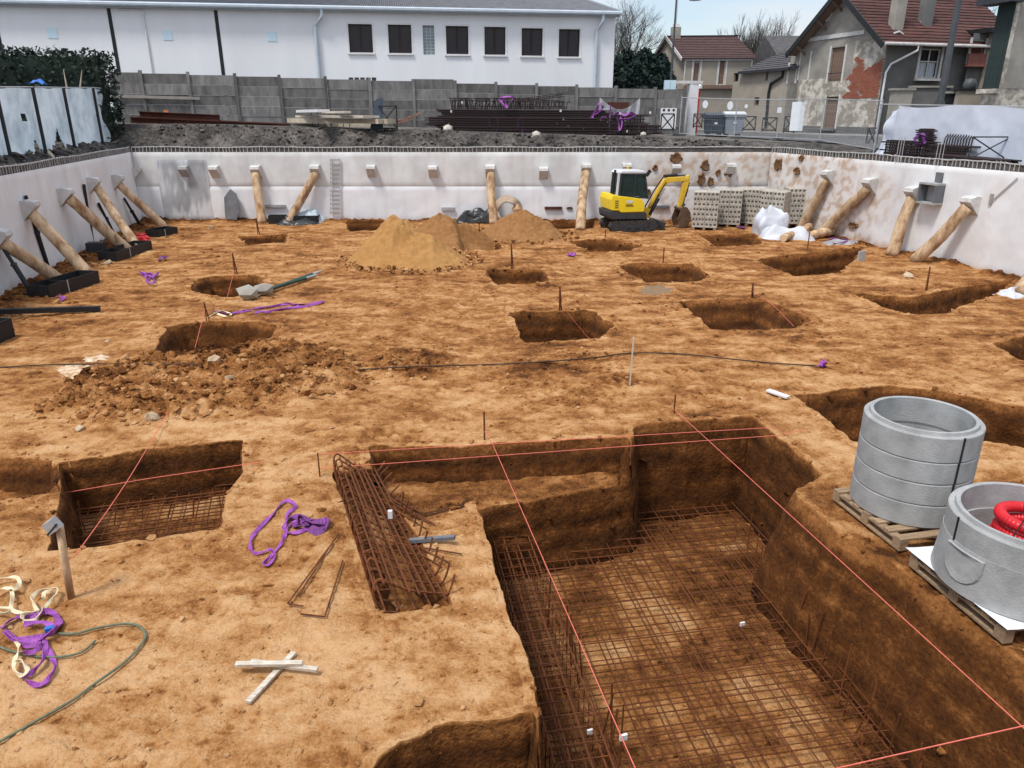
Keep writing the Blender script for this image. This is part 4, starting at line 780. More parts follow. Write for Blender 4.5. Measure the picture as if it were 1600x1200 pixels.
# things stored in the yard
def ypt(u, v, lift=0): return SO(u, v, lift)
a_, b_ = ypt(206, 196, .25), ypt(455, 206, .22); d_ = (b_-a_).normalized(); nn = Vector((-d_.y, d_.x, 0))
for i, (o_, z_, t0, t1, lb) in enumerate([(0, .0, 0, 1, 'front rusty brown steel beam lying at the foot of the concrete fence'), (.38, .02, .02, .97, 'rear rusty brown steel beam lying behind the front one'), (.18, .28, .05, .55, 'short rusty beam resting on top of the two long brown beams')]):
    p0 = a_.lerp(b_, t0)+nn*o_+Vector((0, 0, z_)); p1 = a_.lerp(b_, t1)+nn*o_+Vector((0, 0, z_)); t = thing('steel_beam', lb, 'steel beam', (p0+p1)/2, 'rusty beams by the fence')
    M().bar(p0, p1, .05, .22).build('web', K['rustb'], t)
    for s_ in (-1, 1): M().bar(p0+Vector((0, 0, s_*.12)), p1+Vector((0, 0, s_*.12)), .24, .03).build('flange', K['rustb'], t)
p0 = ypt(262, 193, .5); M().box(p0, (.22, .05, .22)).build('orange_tag', mat('orange_tag', (.75, .22, .08), (.6, .2, .1), .6), label='small orange tag on the rusty beams', cat='tag')
p0 = FA+fe*fence_at(183)+fn*.14; p1 = FA+fe*fence_at(315)+fn*.14; z_ = D(240, 150, p0.y).z
M().bar(Vector((p0.x, p0.y, z_)), Vector((p1.x, p1.y, z_-.1)), .08, .14).build('timber_rail', K['hw'], label='long weathered board fixed along the concrete fence', cat='board')
# timber stack
def planks(u0, v0, u1, v1, z, h, w, n_, m, lb, nm='plank'):
    pos_ = {1: [''], 2: ['front ', 'rear '], 3: ['front ', 'middle ', 'rear ']}[n_]
    a = ypt(u0, v0); c = ypt(u1, v1); c.z = a.z = max(a.z, c.z); d = (c-a).normalized(); q = Vector((-d.y, d.x, 0))
    for i in range(n_):
        M().bar(a+q*i*w*1.06+Vector((0, 0, z+h/2+random.uniform(-.01, .01)))+d*random.uniform(-.2, .2), c+q*i*w*1.06+Vector((0, 0, z+h/2))+d*random.uniform(-.25, .25), w, h).build(nm, K[m], label=pos_[i]+lb, cat='plank', group='planks of the pale timber stack')
planks(452, 205, 596, 207, .12, .22, .3, 3, 'plank', 'plank in the bottom row of the pale timber stack'); planks(455, 205, 598, 207, .36, .2, .3, 3, 'plank', 'plank in the middle row of the pale timber stack'); planks(470, 205, 570, 206, .58, .1, .3, 3, 'lath', 'plank in the top row of the pale timber stack'); planks(470, 204, 502, 204, .75, .12, .3, 2, 'white', 'short white board on the left top of the timber stack'); planks(510, 204, 545, 204, .72, .1, .3, 1, 'lath', 'short pale board on the right top of the timber stack')
b = M(); p = ypt(520, 207)
for i in range(7): q = p+Vector((-.9+i*.3, -.25, 0)); b.tube([q+Vector((0, .3, 1.0)), q+Vector((0, -.02, .98)), q+Vector((.02, -.05, .1+.25*random.random()))], .022, 4)
b.build('hanging_stirrup', K['black'], label='row of black bent bars hung over the front of the timber stack', cat='rebar', kind='stuff')
a_ = ypt(598, 208, .12); c_ = ypt(672, 211, .08); M().bar(a_, c_, .3, .07).build('long_plank', K['plank'], label='long pale plank lying from the timber stack towards the rebar', cat='plank')
for i in range(4): q = ypt(625+i*7, 203, .2); M().bar(q+Vector((-.5, 0, .1)), q+Vector((.5, random.uniform(-.3, .3), .35+.1*i)), .12, .06).build('scrap_board', mat('red_brown_scrap', (.22, .11, .08), (.3, .2, .15), .9) if i == 0 else bpy.data.materials['red_brown_scrap'], label='red brown scrap boards heaped beside the black cross braced frame', cat='scrap', group='scrap boards in the yard')
def xframe(u0, v0, u1, v1, lb, m='black', y=None, r=.03, nm='braced_frame', cat='frame', group=None):
    a = SO(u0, v1) if y is None else D(u0, v1, y); c = SO(u1, v1) if y is None else D(u1, v1, y); h = D((u0+u1)/2, v0, a.y).z-a.z; t = thing(nm, lb, cat, (a+c)/2, group); U = Vector((0, 0, h))
    for p, q, k in ((a, a+U, 'leg'), (c, c+U, 'leg'), (a+U, c+U, 'top_rail'), (a+U*.12, c+U*.12, 'bottom_rail'), (a+U*.12, c+U, 'brace'), (c+U*.12, a+U, 'brace')): M().tube([p, q], r, 6).build(k, K[m], t)
    return t
xframe(592, 166, 621, 205, 'black cross braced steel frame leaning near the fence behind scrap boards'); p = ypt(588, 203); M().prism([p+Vector((-.35, .3, 0)), p+Vector((.25, .3, 0)), p+Vector((.3, .45, 1.35)), p+Vector((.0, .45, 1.3))], (0, .06, 0)).build('blue_black_sheet', K['bind'], label='dark blue sheet standing left of the cross braced frame', cat='sheet')
# stacked reinforcement cages
def cage_len(p0, p1, w, h, nl, ns, lb, group, m='rustd', r=.02, hook=True):
    d = p1-p0; Ln = d.length; d.normalize(); q = Vector((-d.y, d.x, 0)).normalized(); t = thing('rebar_cage', lb, 'rebar cage', (p0+p1)/2, group); U = Vector((0, 0, 1))
    for i in range(nl):
        a = 6.2832*i/nl; o_ = q*(w/2*max(-1, min(1, 1.4*math.cos(a))))+U*(h/2+h/2*max(-1, min(1, 1.4*math.sin(a)))); e0 = random.uniform(-.3, .1); M().tube([p0+d*e0+o_, p1+d*random.uniform(-.1, .3)+o_], r, 5).build('longitudinal_bar', K[m], t)
    s = M()
    for i in range(ns): c = p0+d*(Ln*(i+.5)/ns+random.uniform(-.03, .03)); s.tube([c-q*w/2, c+q*w/2, c+q*w/2+U*h, c-q*w/2+U*h, c-q*w/2-U*.0], r*.7, 4)
    s.build('stirrup', K[m], t, kind='stuff'); return t
gR = 'reinforcement cages stacked in front of the concrete fence'
base = ypt(690, 209); bz = ypt(800, 211).z-.05
def yp2(u, Y, z): r = ray(u, 190); k = Y/r.y; return Vector((r.x*k, Y, z))
for (u0, u1, Y, z, h, lb, nl) in [(690, 955, 38.2, 0, .45, 'lowest front reinforcement cage of the big dark stack', 8), (688, 960, 39.3, 0, .45, 'lowest rear reinforcement cage of the big dark stack', 8), (672, 955, 38.4, .5, .36, 'long middle reinforcement cage sticking out at the left of the stack', 8), (695, 962, 39.4, .5, .38, 'rear middle reinforcement cage of the big dark stack', 8), (690, 950, 38.7, .9, .3, 'upper flat reinforcement cage under the row of bent stirrups', 6)]: cage_len(yp2(u0, Y, bz+z), yp2(u1, Y, bz+z-.05), .8, h, nl+7, 84, lb, gR, r=.026)
t = thing('stirrup_bundle', 'row of bent stirrups standing along the top of the dark rebar stack', 'rebar', yp2(800, 38.7, bz+1.22)); s = M()
for i in range(150): x = yp2(706+i*1.2+random.uniform(-.6, .6), 38.5+random.random()*.5, bz+1.22); l = random.uniform(-.22, .22); hh = .52 if i < 95 else .52-(i-95)*.003; s.tube([x, x+Vector((l*.5, .1, hh*.8)), x+Vector((l, .2, hh)), x+Vector((l+.1, .25, hh*.9))], .018, 4)
s.build('stirrup', K['rustd'], t, kind='stuff'); 
for z_ in (.15, .4): M().tube([yp2(706, 38.7, bz+1.22+z_), yp2(880, 38.7, bz+1.22+z_*.8)], .02, 5).build('tie_bar', K['rustd'], t)
cage_len(yp2(800, 39.8, bz+1.5), yp2(878, 39.9, bz+1.82), .4, .16, 4, 26, 'slanting slim cage on the very top of the dark rebar stack', gR, r=.015)
for (u0, u1, Y, z, h, lb) in [(950, 1012, 38.6, 0, .5, 'low reinforcement cage at the right end of the stack under purple slings'), (945, 1005, 39.4, .5, .4, 'upper cage at the right end of the stack under purple slings'), (965, 1030, 39.6, 0, .4, 'rear low cage beside the metal barrier')]: cage_len(yp2(u0, Y, ypt(980, 213).z+z+.05), yp2(u1, Y, ypt(980, 213).z+z+.05), .7, h, 12, 34, lb, gR, r=.026)
def drape(u0, v0, pts, lb, w=.07, m='purple', nm='lifting_sling', group='purple lifting slings', Y=38.1, t=.01):
    P = [D(u0+a, v0+b, Y+.12*math.sin(i*2.1)) for i, (a, b) in enumerate(pts)]; M().ribbon(cat_rom(P, 5), w, t).build(nm, K[m], label=lb, cat='sling', group=group)
drape(784, 152, [(0, 0), (6, 8), (8, 18), (2, 10), (-4, 2), (10, -1), (18, 0), (14, 8)], 'purple sling hanging on the top centre of the dark rebar stack', .09)
drape(765, 190, [(0, -4), (0, 4), (1, 9), (-1, 0)], 'short purple sling hanging low left on the dark rebar stack', .07); drape(777, 186, [(0, 0), (1, 10), (-1, 20), (0, 24)], 'longest purple sling strand hanging on the front of the dark rebar stack', .06); drape(809, 190, [(0, -4), (1, 4), (-1, 8)], 'short purple sling hanging low right of centre on the dark rebar stack', .07); drape(817, 185, [(0, 0), (0, 10), (-1, 22)], 'thin purple strand right of centre on the dark rebar stack', .05)
drape(940, 178, [(-18, 6), (-10, -2), (-4, -16), (2, -10), (-6, -2), (-14, 5), (-4, 8), (6, 4), (0, 12)], 'heaped purple slings left of the cloudy hanging film', .13, Y=38.2); drape(972, 182, [(-14, -2), (-6, -6), (4, -2), (12, -6), (20, -2), (10, 4), (-4, 3)], 'purple slings draped under the cloudy hanging film', .13, Y=38.2); drape(952, 190, [(2, -26), (1, -10), (0, 8), (1, 18)], 'long purple strand hanging straight below the film, left one', .06, Y=38.1); drape(968, 190, [(-4, -6), (-1, 4), (0, 14), (4, 4), (2, -8)], 'looped purple strand hanging below the film, right one', .06, Y=38.1)
for i in range(16): u, v = random.choice([(705, 174), (722, 160), (701, 194), (876, 173), (880, 186), (879, 191), (888, 198), (912, 200), (938, 188), (950, 190), (969, 177), (980, 205), (1002, 209), (722, 206), (875, 192), (870, 193)]) if i > 15 else [(705, 174), (722, 160), (701, 194), (876, 173), (880, 186), (870, 193), (888, 198), (912, 200), (938, 188), (950, 190), (969, 177), (980, 205), (1002, 209), (722, 206), (1016, 176), (946, 213)][i]; M().box(D(u, v, 38.05), (.09, .02, .11), random.random()).build('white_tag', K['white'], label='small white label tags tied to the rebar in the yard', cat='tag', group='white tags on the yard rebar')
c0_, c1_ = D(937, 152, 39.9), D(1000, 153, 39.9)
M().grid(40, 26, lambda s, t: c0_.lerp(c1_, s)+Vector((0, -.25*math.sin(s*3.14)*(1-t)-.05*math.sin(s*25+t*4), -(.55*math.sin(s*3.1416)*(1-t*.2))-t*(1.15-.75*math.sin(s*3.1416)**2)))).build('plastic_sheet', K['clear'], smooth=True, label='cloudy plastic film hung in a swag in front of the concrete fence', cat='plastic sheet')
M().box(D(966, 168, 40.2), (1.1, .1, .5)).build('rusty_plate', K['rustb'], label='brown plate showing under the swagged plastic film', cat='plate')
pc = D(1044, 185, 42.5); t = thing('white_board', 'white board with three round holes standing by the fence end', 'board', pc); M().box(pc+Vector((0, 0, 0)), (.85, .05, 1.05)).build('panel', K['white'], t)
for i in (-1, 0, 1): M().prism([pc+Vector((i*.26+.07*math.cos(a*.785), -.035, .42+.07*math.sin(a*.785))) for a in range(8)], (0, .008, 0)).build('hole', K['dark'], t, fixn=True)
xframe(1032, 178, 1052, 206, 'dark barrier with diagonal brace in front of the white holed board', 'mgrey', 41.8, .035, 'barrier', 'barrier')
for i, (u, v) in enumerate([(700, 205), (838, 214), (1005, 213)]):
    p = SO(u, v, .08); M().add([p+Vector(q)*(.26-.05*i) for q in ICO_V], ICO_F.tolist()).build('sandbag', K['hwl'], label=('pale bag on the bank at the left end of the rebar stack', 'cream coloured lump on the bank below the rebar stack', 'small pale lump on the bank below the purple slings')[i], cat='bag')
# ------------------------------------------------------------------ street and houses
sdv = Vector((-.284, .959, 0)).normalized(); se = Vector((sdv.y, -sdv.x, 0)); HC = Vector((20.5, 44.3, 0)); sn = -se       # street direction, house depth, facade normal
def street_sheet(name, off0, off1, lift, m, t0=-42, t1=60):
    b = M(); nt_, nw_ = 60, 6
    def fn(s, t): p = HC+sn*(off0+(off1-off0)*s)+sdv*(t0+(t1-t0)*t); return (p.x, p.y, ZO(p.x, p.y)+lift)
    b.grid(nw_, nt_, fn); o = b.build(name, m, kind='structure'); return o
street_sheet('road', 2.0, 7.6, .05, K['asphalt']); street_sheet('pavement', -.5, 2.0, .17, K['pave'])
b = M(); P0 = [HC+sn*2.02+sdv*t for t in range(-42, 61, 3)]; b.tube([Vector((p.x, p.y, ZO(p.x, p.y)+.10)) for p in P0], .09, 4); b.build('kerb', K['pave'], kind='structure')
def fpt(u, v, A=None, e=None, off=0):
    A = HC if A is None else A; e = sdv if e is None else e; n = Vector((e.y, -e.x, 0)); o = Vector((0, 0, CAMH)); r = ray(u, v); t = (A+n*off-o).dot(n)/r.dot(n); p = o+r*t; return (p-A).dot(e), p.z
def frect(q, A=None, e=None):
    u0, v0, u1, v1 = q; um, vm = (u0+u1)/2, (v0+v1)/2; a, b_ = fpt(u0, vm, A, e)[0], fpt(u1, vm, A, e)[0]; return min(a, b_), fpt(um, v1, A, e)[1], max(a, b_), fpt(um, v0, A, e)[1]
def wallq(A, e, n, s, z, o=0): return A+e*s+n*o+Vector((0, 0, z))
def opening(t, A, e, n, h, kind, shut=None, ledge=None, trim=True):
    s0, z0, s1, z1 = h; sm_ = (s0+s1)/2
    w_ = M()
    for s in (s0+.03, s1-.03): w_.bar(wallq(A, e, n, s, z0, -.12), wallq(A, e, n, s, z1, -.12), .07, .06, up=n)
    for z in (z0+.03, z1-.03): w_.bar(wallq(A, e, n, s0, z, -.123), wallq(A, e, n, s1, z, -.123), .06, .07)
    w_ = w_.build('window', K['trim'] if kind != 'dark' else K['shutter'], t)
    M().obb(wallq(A, e, n, sm_, (z0+z1)/2, -.2), e*(s1-s0)/2, n*.015, (0, 0, (z1-z0)/2)).build('pane', K['pane'], w_)
    if shut:
        k = 5
        for i in range(k): a_ = s0+.06+(s1-s0-.12)*(i+.5)/k; M().obb(wallq(A, e, n, a_, (z0+z1)/2, -.14), e*(s1-s0-.12)/k*.46, n*.02, (0, 0, (z1-z0)/2-.05)).build('slat', K[shut], w_)
    if trim:
        for s in (s0-.07, s1+.07): M().bar(wallq(A, e, n, s, z0-.1, .02), wallq(A, e, n, s, z1+.1, .02), .13, .05, up=n).build('jamb_trim', K['trim'], w_)
    if ledge: M().obb(wallq(A, e, n, sm_, z0-.09, .12), e*((s1-s0)/2+.18), n*.16, (0, 0, .06)).build('sill', K[ledge], w_)
    return w_
ZB = 2.9; HW = 7.35; HE = 8.3; APEX = 11.0
HL = 9.2
def courses(t, A, e, up, Ln, rise, n_, m, name='tile_course', w=None):
    """overlapping tile courses from eave to ridge: A eave corner, e along the eave, up = horizontal run to the ridge"""
    sl = up+Vector((0, 0, rise)); nrm = e.cross(sl).normalized(); nrm = nrm if nrm.z > 0 else -nrm
    for i in range(n_):
        a = A+sl*(i/n_); c = A+sl*((i+1.25)/n_); k = max(8, int(Ln/.32)); b = M(); lo_ = []
        for q in range(k+1):
            p = a+e*(Ln*q/k)+nrm*(.055+.012*random.random()); r = c+e*(Ln*q/k)+nrm*.012; b.v += [p, r, p-nrm*.05]
        for q in range(k): o_ = q*3; b.f += [[o_, o_+3, o_+4, o_+1], [o_+2, o_+5, o_+3, o_]]
        b.build(name, K[m], t)
mh = thing('old_house', 'old gabled house with peeling plaster, a bare brick corner and a red tiled roof', 'house', HC+sdv*3.7+Vector((0, 0, ZB)))
gab = [frect(q) for q in ((1297, 74, 1318, 127), (1289, 151, 1308, 200), (1233, 100, 1244, 128))]; doorw = gab[1]
b = M(); holed(HC, sdv, sn, HW, ZB, HE, gab, K['hw'], mh, name='street_wall')
mid = HC+sdv*HW/2
M().add([wallq(HC, sdv, sn, 0, HE), wallq(HC, sdv, sn, HW, HE), wallq(HC, sdv, sn, HW/2, APEX)], [(0, 2, 1)]).build('gable', K['hw'], mh)
def coat(s0, s1, z0, z1, m, name, off=.02, holes=()):
    holes = [h for h in holes if h[0] < s1 and h[2] > s0 and h[1] < z1 and h[3] > z0]; b = M(); ss = sorted({s0, s1}|{min(max(h[i], s0), s1) for h in holes for i in (0, 2)}); zz = sorted({z0, z1}|{min(max(h[i], z0), z1) for h in holes for i in (1, 3)})
    for i in range(len(ss)-1):
        for j in range(len(zz)-1):
            cs, cz_ = (ss[i]+ss[i+1])/2, (zz[j]+zz[j+1])/2
            if any(h[0] < cs < h[2] and h[1] < cz_ < h[3] for h in holes): continue
            b.obb(wallq(HC, sdv, sn, cs, cz_, off), sdv*(ss[i+1]-ss[i])/2, sn*.02, (0, 0, (zz[j+1]-zz[j])/2))
    return b.build(name, m if not isinstance(m, str) else K[m], mh)
zl = fpt(1300, 122)[1]; zc = fpt(1330, 53)[1]
coat(.0, HW-.15, 3.75, zl, 'hwl', 'lower_plaster', .012, gab); coat(0, HW, ZB, 3.75, 'hwd', 'damp_base', .022, gab)
M().obb(wallq(HC, sdv, sn, HW/2+.9, zc, .03), sdv*(HW/2-1.0), sn*.035, (0, 0, .11)).build('string_course', K['trim'], mh)
bs0, bz0 = fpt(1386, 152)[0], fpt(1360, 153)[1]; bs1 = fpt(1336, 110)[0]; bz1 = fpt(1360, 84)[1]
coat(.05, bs1+.25, zl, zc-.4, 'hwl', 'loose_plaster', .008)
bk = M(); z = bz0; row = 0
while z < bz1:
    s = .02+(.11 if row % 2 else 0)
    while s < bs1+.9:
        dz = (z-bz0)/(bz1-bz0); edge = bs1*(1.18-.25*dz)+.18*math.sin(z*5.1)+.12*math.sin(z*13)
        nk = float(perlin(np.array(s*1.9), np.array(z*1.6), 44)); cen = abs(s-bs1*.42)/(bs1*.6)
        if s < edge and not (dz > .62+.4*abs(cen)+.15*nk) and nk > -.62: bk.obb(wallq(HC, sdv, sn, s+.105, z+.03, .032+random.uniform(-.006, .008)), sdv*.1, sn*.03, (0, 0, .03))
        s += .22
    z += .075; row += 1
bk.build('brick', K['brick'], mh, kind='stuff')
for h, kd, sh, ld in ((gab[0], 'dark', 'shutter', None), (gab[1], 'dark', 'shutter', 'hwd'), (gab[2], 'dark', None, None)): opening(mh, HC, sdv, sn, h, kd, sh, ld)
M().obb(wallq(HC, sdv, sn, (gab[0][0]+gab[0][2])/2, gab[0][1]+.45, .06), sdv*.6, sn*.02, (0, 0, .02)).build('balcony_rail', K['black'], mh)
for u in (1266, 1250): s_ = fpt(u, 100)[0]; za, zb_ = fpt(u, 80)[1], fpt(u, 125)[1]; M().bar(wallq(HC, sdv, sn, s_, zb_, .02), wallq(HC, sdv, sn, s_, za, .02), .09, .05, up=sn).build('pilaster_strip', K['trim'], mh)
so, zo = fpt(1295, 16); b = M(); no = 16; ov = lambda r, q, o: [wallq(HC, sdv, sn, so+.27*r*math.cos(6.2832*k/no), zo+.42*r*math.sin(6.2832*k/no), o) for k in range(no)]
b.add(ov(1.5, 0, .04)+ov(1.05, 0, .04)+ov(1.5, 0, .0)+ov(1.05, 0, -.05), [(k, (k+1) % no, no+(k+1) % no, no+k) for k in range(no)]+[(k, 2*no+k, 2*no+(k+1) % no, (k+1) % no) for k in range(no)]+[(no+k, no+(k+1) % no, 3*no+(k+1) % no, 3*no+k) for k in range(no)]); ow = b.build('oval_window', K['trim'], mh, fixn=True); M().add(ov(1.05, 0, .012), [list(range(no))]).build('pane', K['pane'], ow, fixn=True)
# front wall under the eave
fw = [frect(q, HC, se) for q in ((1436, 76, 1468, 122),)]
holed(HC, se, -sdv, HL, ZB, HE, fw, K['hwd'], mh, name='front_wall'); w_ = opening(mh, HC, se, -sdv, fw[0], 'w', None, 'trim')
s0, z0, s1, z1 = fw[0]
for i in range(2): M().grid(10, 2, lambda s, t: wallq(HC, se, -sdv, s0+.1+(s1-s0-.2)*(i*.5+s*.48), z0+.05+(z1-z0)*.5*t, -.16+.02*math.sin(s*18))).build('curtain', K['curtain'], w_)
M().bar(wallq(HC, se, -sdv, (s0+s1)/2, z0, -.1), wallq(HC, se, -sdv, (s0+s1)/2, z1, -.1), .06, .05, up=sdv).build('mullion', K['trim'], w_); M().bar(wallq(HC, se, -sdv, s0, (z0+z1)/2+.1, -.103), wallq(HC, se, -sdv, s1, (z0+z1)/2+.1, -.103), .05, .06).build('transom', K['trim'], w_)
# roof: two slopes, overhanging the gable
Rl = HL+.8; e0 = HC+sn*.75+Vector((0, 0, HE-.28))-sdv*.55
courses(mh, e0, se, sdv*(HW/2+.55), Rl, APEX+.12-HE+.28, 17, 'tile')
M().add([e0-Vector((0, 0, .07)), e0+se*Rl-Vector((0, 0, .07)), e0+se*Rl+sdv*(HW/2+.55)+Vector((0, 0, APEX-HE+.32)), e0+sdv*(HW/2+.55)+Vector((0, 0, APEX-HE+.32))], [(0, 1, 2, 3)]).build('roof_underside', K['shutter'], mh)
e1 = HC+sn*.75+sdv*(HW+.55)+Vector((0, 0, HE-.28)); courses(mh, e1, se, -sdv*(HW/2+.55), Rl, APEX+.12-HE+.28, 12, 'tile')
M().add([e1-Vector((0, 0, .07)), e1+se*Rl-Vector((0, 0, .07)), e1+se*Rl-sdv*(HW/2+.55)+Vector((0, 0, APEX-HE+.32)), e1-sdv*(HW/2+.55)+Vector((0, 0, APEX-HE+.32))], [(3, 2, 1, 0)]).build('roof_underside', K['shutter'], mh)
rd = e0+sdv*(HW/2+.55)+Vector((0, 0, APEX+.2-HE+.28))
for p in (e0, e1): M().bar(p-Vector((0, 0, .1))-se*.03, rd-se*.03-Vector((0, 0, .12)), .07, .3).build('barge_board', K['black'], mh)
M().tube([rd, rd+se*Rl], .14, 8).build('ridge_tile', K['tile'], mh)
for k in (.22, .62, .9):
    for A_, d_ in ((e0, sdv), (e1, -sdv)): q = A_.lerp(rd, k)-Vector((0, 0, .28)); M().bar(q+se*.02, q+se*.8-Vector((0, 0, .5)), .1, .1).build('roof_bracket', K['shutter'], mh)
ga, gb_ = e0+se*.02-sdv*.1-Vector((0, 0, .0)), e0+se*(Rl-.4)-sdv*.1; M().tube([ga, gb_], .085, 8).build('gutter', K['trim'], mh)
dp = HC+se*.1-sdv*.1; M().tube([ga+se*2.2, ga+se*2.2-Vector((0, 0, .3)), Vector((dp.x, dp.y, HE-1.25))+se*.25, Vector((dp.x, dp.y, HE-1.7))-sdv*.0, Vector((dp.x, dp.y, ZB))], .06, 8).build('downpipe', K['white'], mh)
for u, v, hh, ww, m in ((1404, 50, 3.0, .62, 'hw'), (1450, 43, 2.6, .6, 'hwd')):
    r = ray(u, v); k = None
    n3 = se.cross(sdv*(HW/2+.55)+Vector((0, 0, APEX+.4-HE))).normalized(); o = Vector((0, 0, CAMH)); t_ = (e0-o).dot(n3)/r.dot(n3); p = o+r*t_
    c_ = M().obb(p+Vector((0, 0, hh/2-.4))+sdv*.3, se*ww/2, sdv*.26, (0, 0, hh/2)).build('chimney', K[m], mh); M().obb(p+Vector((0, 0, hh-.35))+sdv*.3, se*(ww/2+.08), sdv*.34, (0, 0, .06)).build('chimney_cap', K[m], c_)
for u, v in ((1396, 54), (1437, 36)): r = ray(u, v); t_ = (e0-o).dot(n3)/r.dot(n3); p = o+r*t_; M().tube([p+Vector((0, 0, .05)), p+Vector((.3, .0, .16)), p+Vector((.55, 0, .02))], .05, 5).build('roof_hook', K['trim'], mh)
M().obb(HC+sdv*HW/2+se*(HL)+Vector((0, 0, (ZB+HE)/2)), se*.05, sdv*(HW/2-.02), (0, 0, (HE-ZB)/2)).build('far_wall', K['hwd'], mh); M().obb(HC+sdv*(HW-.06)+se*HL/2+Vector((0, 0, (ZB+HE)/2)), se*(HL/2-.06), sdv*.05, (0, 0, (HE-ZB)/2)).build('rear_wall', K['hwd'], mh)
# wing with the reddish shutter, low sheds in front
AC = HC+se*6.5-sdv*.35; an = thing('house_wing', 'grey rendered house wing with a reddish shuttered window and a flat dark eave', 'house', AC+Vector((0, 0, ZB))); wq = [frect((1516, 62, 1537, 100), AC, se)]
zt = fpt(1530, 52, AC, se)[1]
holed(AC, se, -sdv, 5.2, ZB, zt, wq, K['hwd'], an, name='front_wall'); M().obb(AC+sdv*1.2+Vector((0, 0, (ZB+zt)/2)), se*.02, sdv*1.2, (0, 0, (zt-ZB)/2)).build('side_wall', K['tan'], an)
opening(an, AC, se, -sdv, wq[0], 'w', 'redsh', 'redsh'); s0, z0, s1, z1 = wq[0]; M().obb(wallq(AC, se, -sdv, (s0+s1)/2, z0+.25, .08), se*((s1-s0)/2+.15), sdv*.05, (0, 0, .28)).build('window_guard', K['redsh'], an)
M().obb(AC+se*2.3+sdv*1.2+Vector((0, 0, zt+.12)), se*3.0, sdv*1.9, (0, 0, .12)).build('eave', K['black'], an); M().bar(AC+se*.12-sdv*.06+Vector((0, 0, ZB)), AC+se*.12-sdv*.06+Vector((0, 0, zt)), .3, .1, up=sdv).build('corner_strip', K['tan'], an)
for (u0, v0, u1, v1, Y, m, lb, nm) in [(1397, 141, 1425, 158, 42.5, 'hw', 'small capped grey gate pillar before the house front', 'gate_pillar'), (1483, 146, 1497, 160, 42.0, 'black', 'black door leaf beside the grey wing', 'door'), (1428, 137, 1482, 158, 43.2, 'hwd', 'low grey garden wall before the house front', 'garden_wall'), (1500, 142, 1531, 160, 41.5, 'tan', 'tan low wall with a dark lintel beside the black door', 'garden_wall')]:
    p, q = D(u0, v0, Y), D(u1, v1, Y); zz = ZO(q.x, q.y); t = thing(nm, lb, 'door' if nm == 'door' else 'wall' if 'wall' in nm else 'pillar', ((p.x+q.x)/2, Y, zz)); M().box(((p.x+q.x)/2, Y+.2, (p.z+zz)/2), (q.x-p.x, .35, p.z-zz)).build('body', K[m], t); M().box(((p.x+q.x)/2, Y+.2, p.z+.05), (q.x-p.x+.2, .5, .10)).build('coping', K['hw' if m != 'tan' else 'black'], t)
p = D(1515, 133, 42.2); b = M(); b.lathe([(.0, -.35), (.28, -.3), (.34, 0), (.25, .28), (0, .34)], 12, p); b.build('satellite_dish', K['pole'], label='dark round lamp or pot standing on the low wall before the grey wing', cat='pot', smooth=True, fixn=True)
# green boarded building at the right edge
K0 = XY(D(1563, 128, 38)); KA = Vector((K0[0], K0[1], 0)); gt = thing('boarded_building', 'building at the right edge with dark green boarding and grey upper render', 'building', KA+Vector((0, 0, ZB))); zk = D(1563, 138, 38).z; ztp = D(1588, 3, 38).z; GLn = abs(fpt(1538, 128, KA, sdv)[0])
for i in range(11): a_ = GLn*(i+.5)/11; M().obb(KA+sdv*a_+sn*random.uniform(.03, .05)+Vector((0, 0, (zk+ztp)/2)), sdv*GLn/11*.47, sn*.02, (0, 0, (ztp-zk)/2)).build('board', K['gboard'], gt)
M().obb(KA+sdv*GLn/2+se*.12+Vector((0, 0, (ZB+ztp)/2)), sdv*GLn/2, se*.12, (0, 0, (ztp-ZB)/2)).build('side_wall', K['hwl'], gt)
M().obb(KA+se*5+sdv*.11+Vector((0, 0, (zk+ztp+1)/2)), se*5, sdv*.1, (0, 0, (ztp+1-zk)/2)).build('upper_wall', K['hw'], gt); M().obb(KA+se*5.0+sdv*.13+Vector((0, 0, (ZB+zk)/2)), se*5, sdv*.1, (0, 0, (zk-ZB)/2-.002)).build('lower_wall', K['hwl'], gt)
M().obb(KA+sdv*GLn/2+sn*.15+Vector((0, 0, zk-.12)), sdv*(GLn/2+.1), sn*.14, (0, 0, .10)).build('stone_ledge', K['hwl'], gt); M().obb(KA+sdv*(GLn/2+.2)+sn*.25+Vector((0, 0, ztp+.12)), sdv*(GLn/2+.5), sn*.45, (0, 0, .14)).build('eave', K['mgrey'], gt)
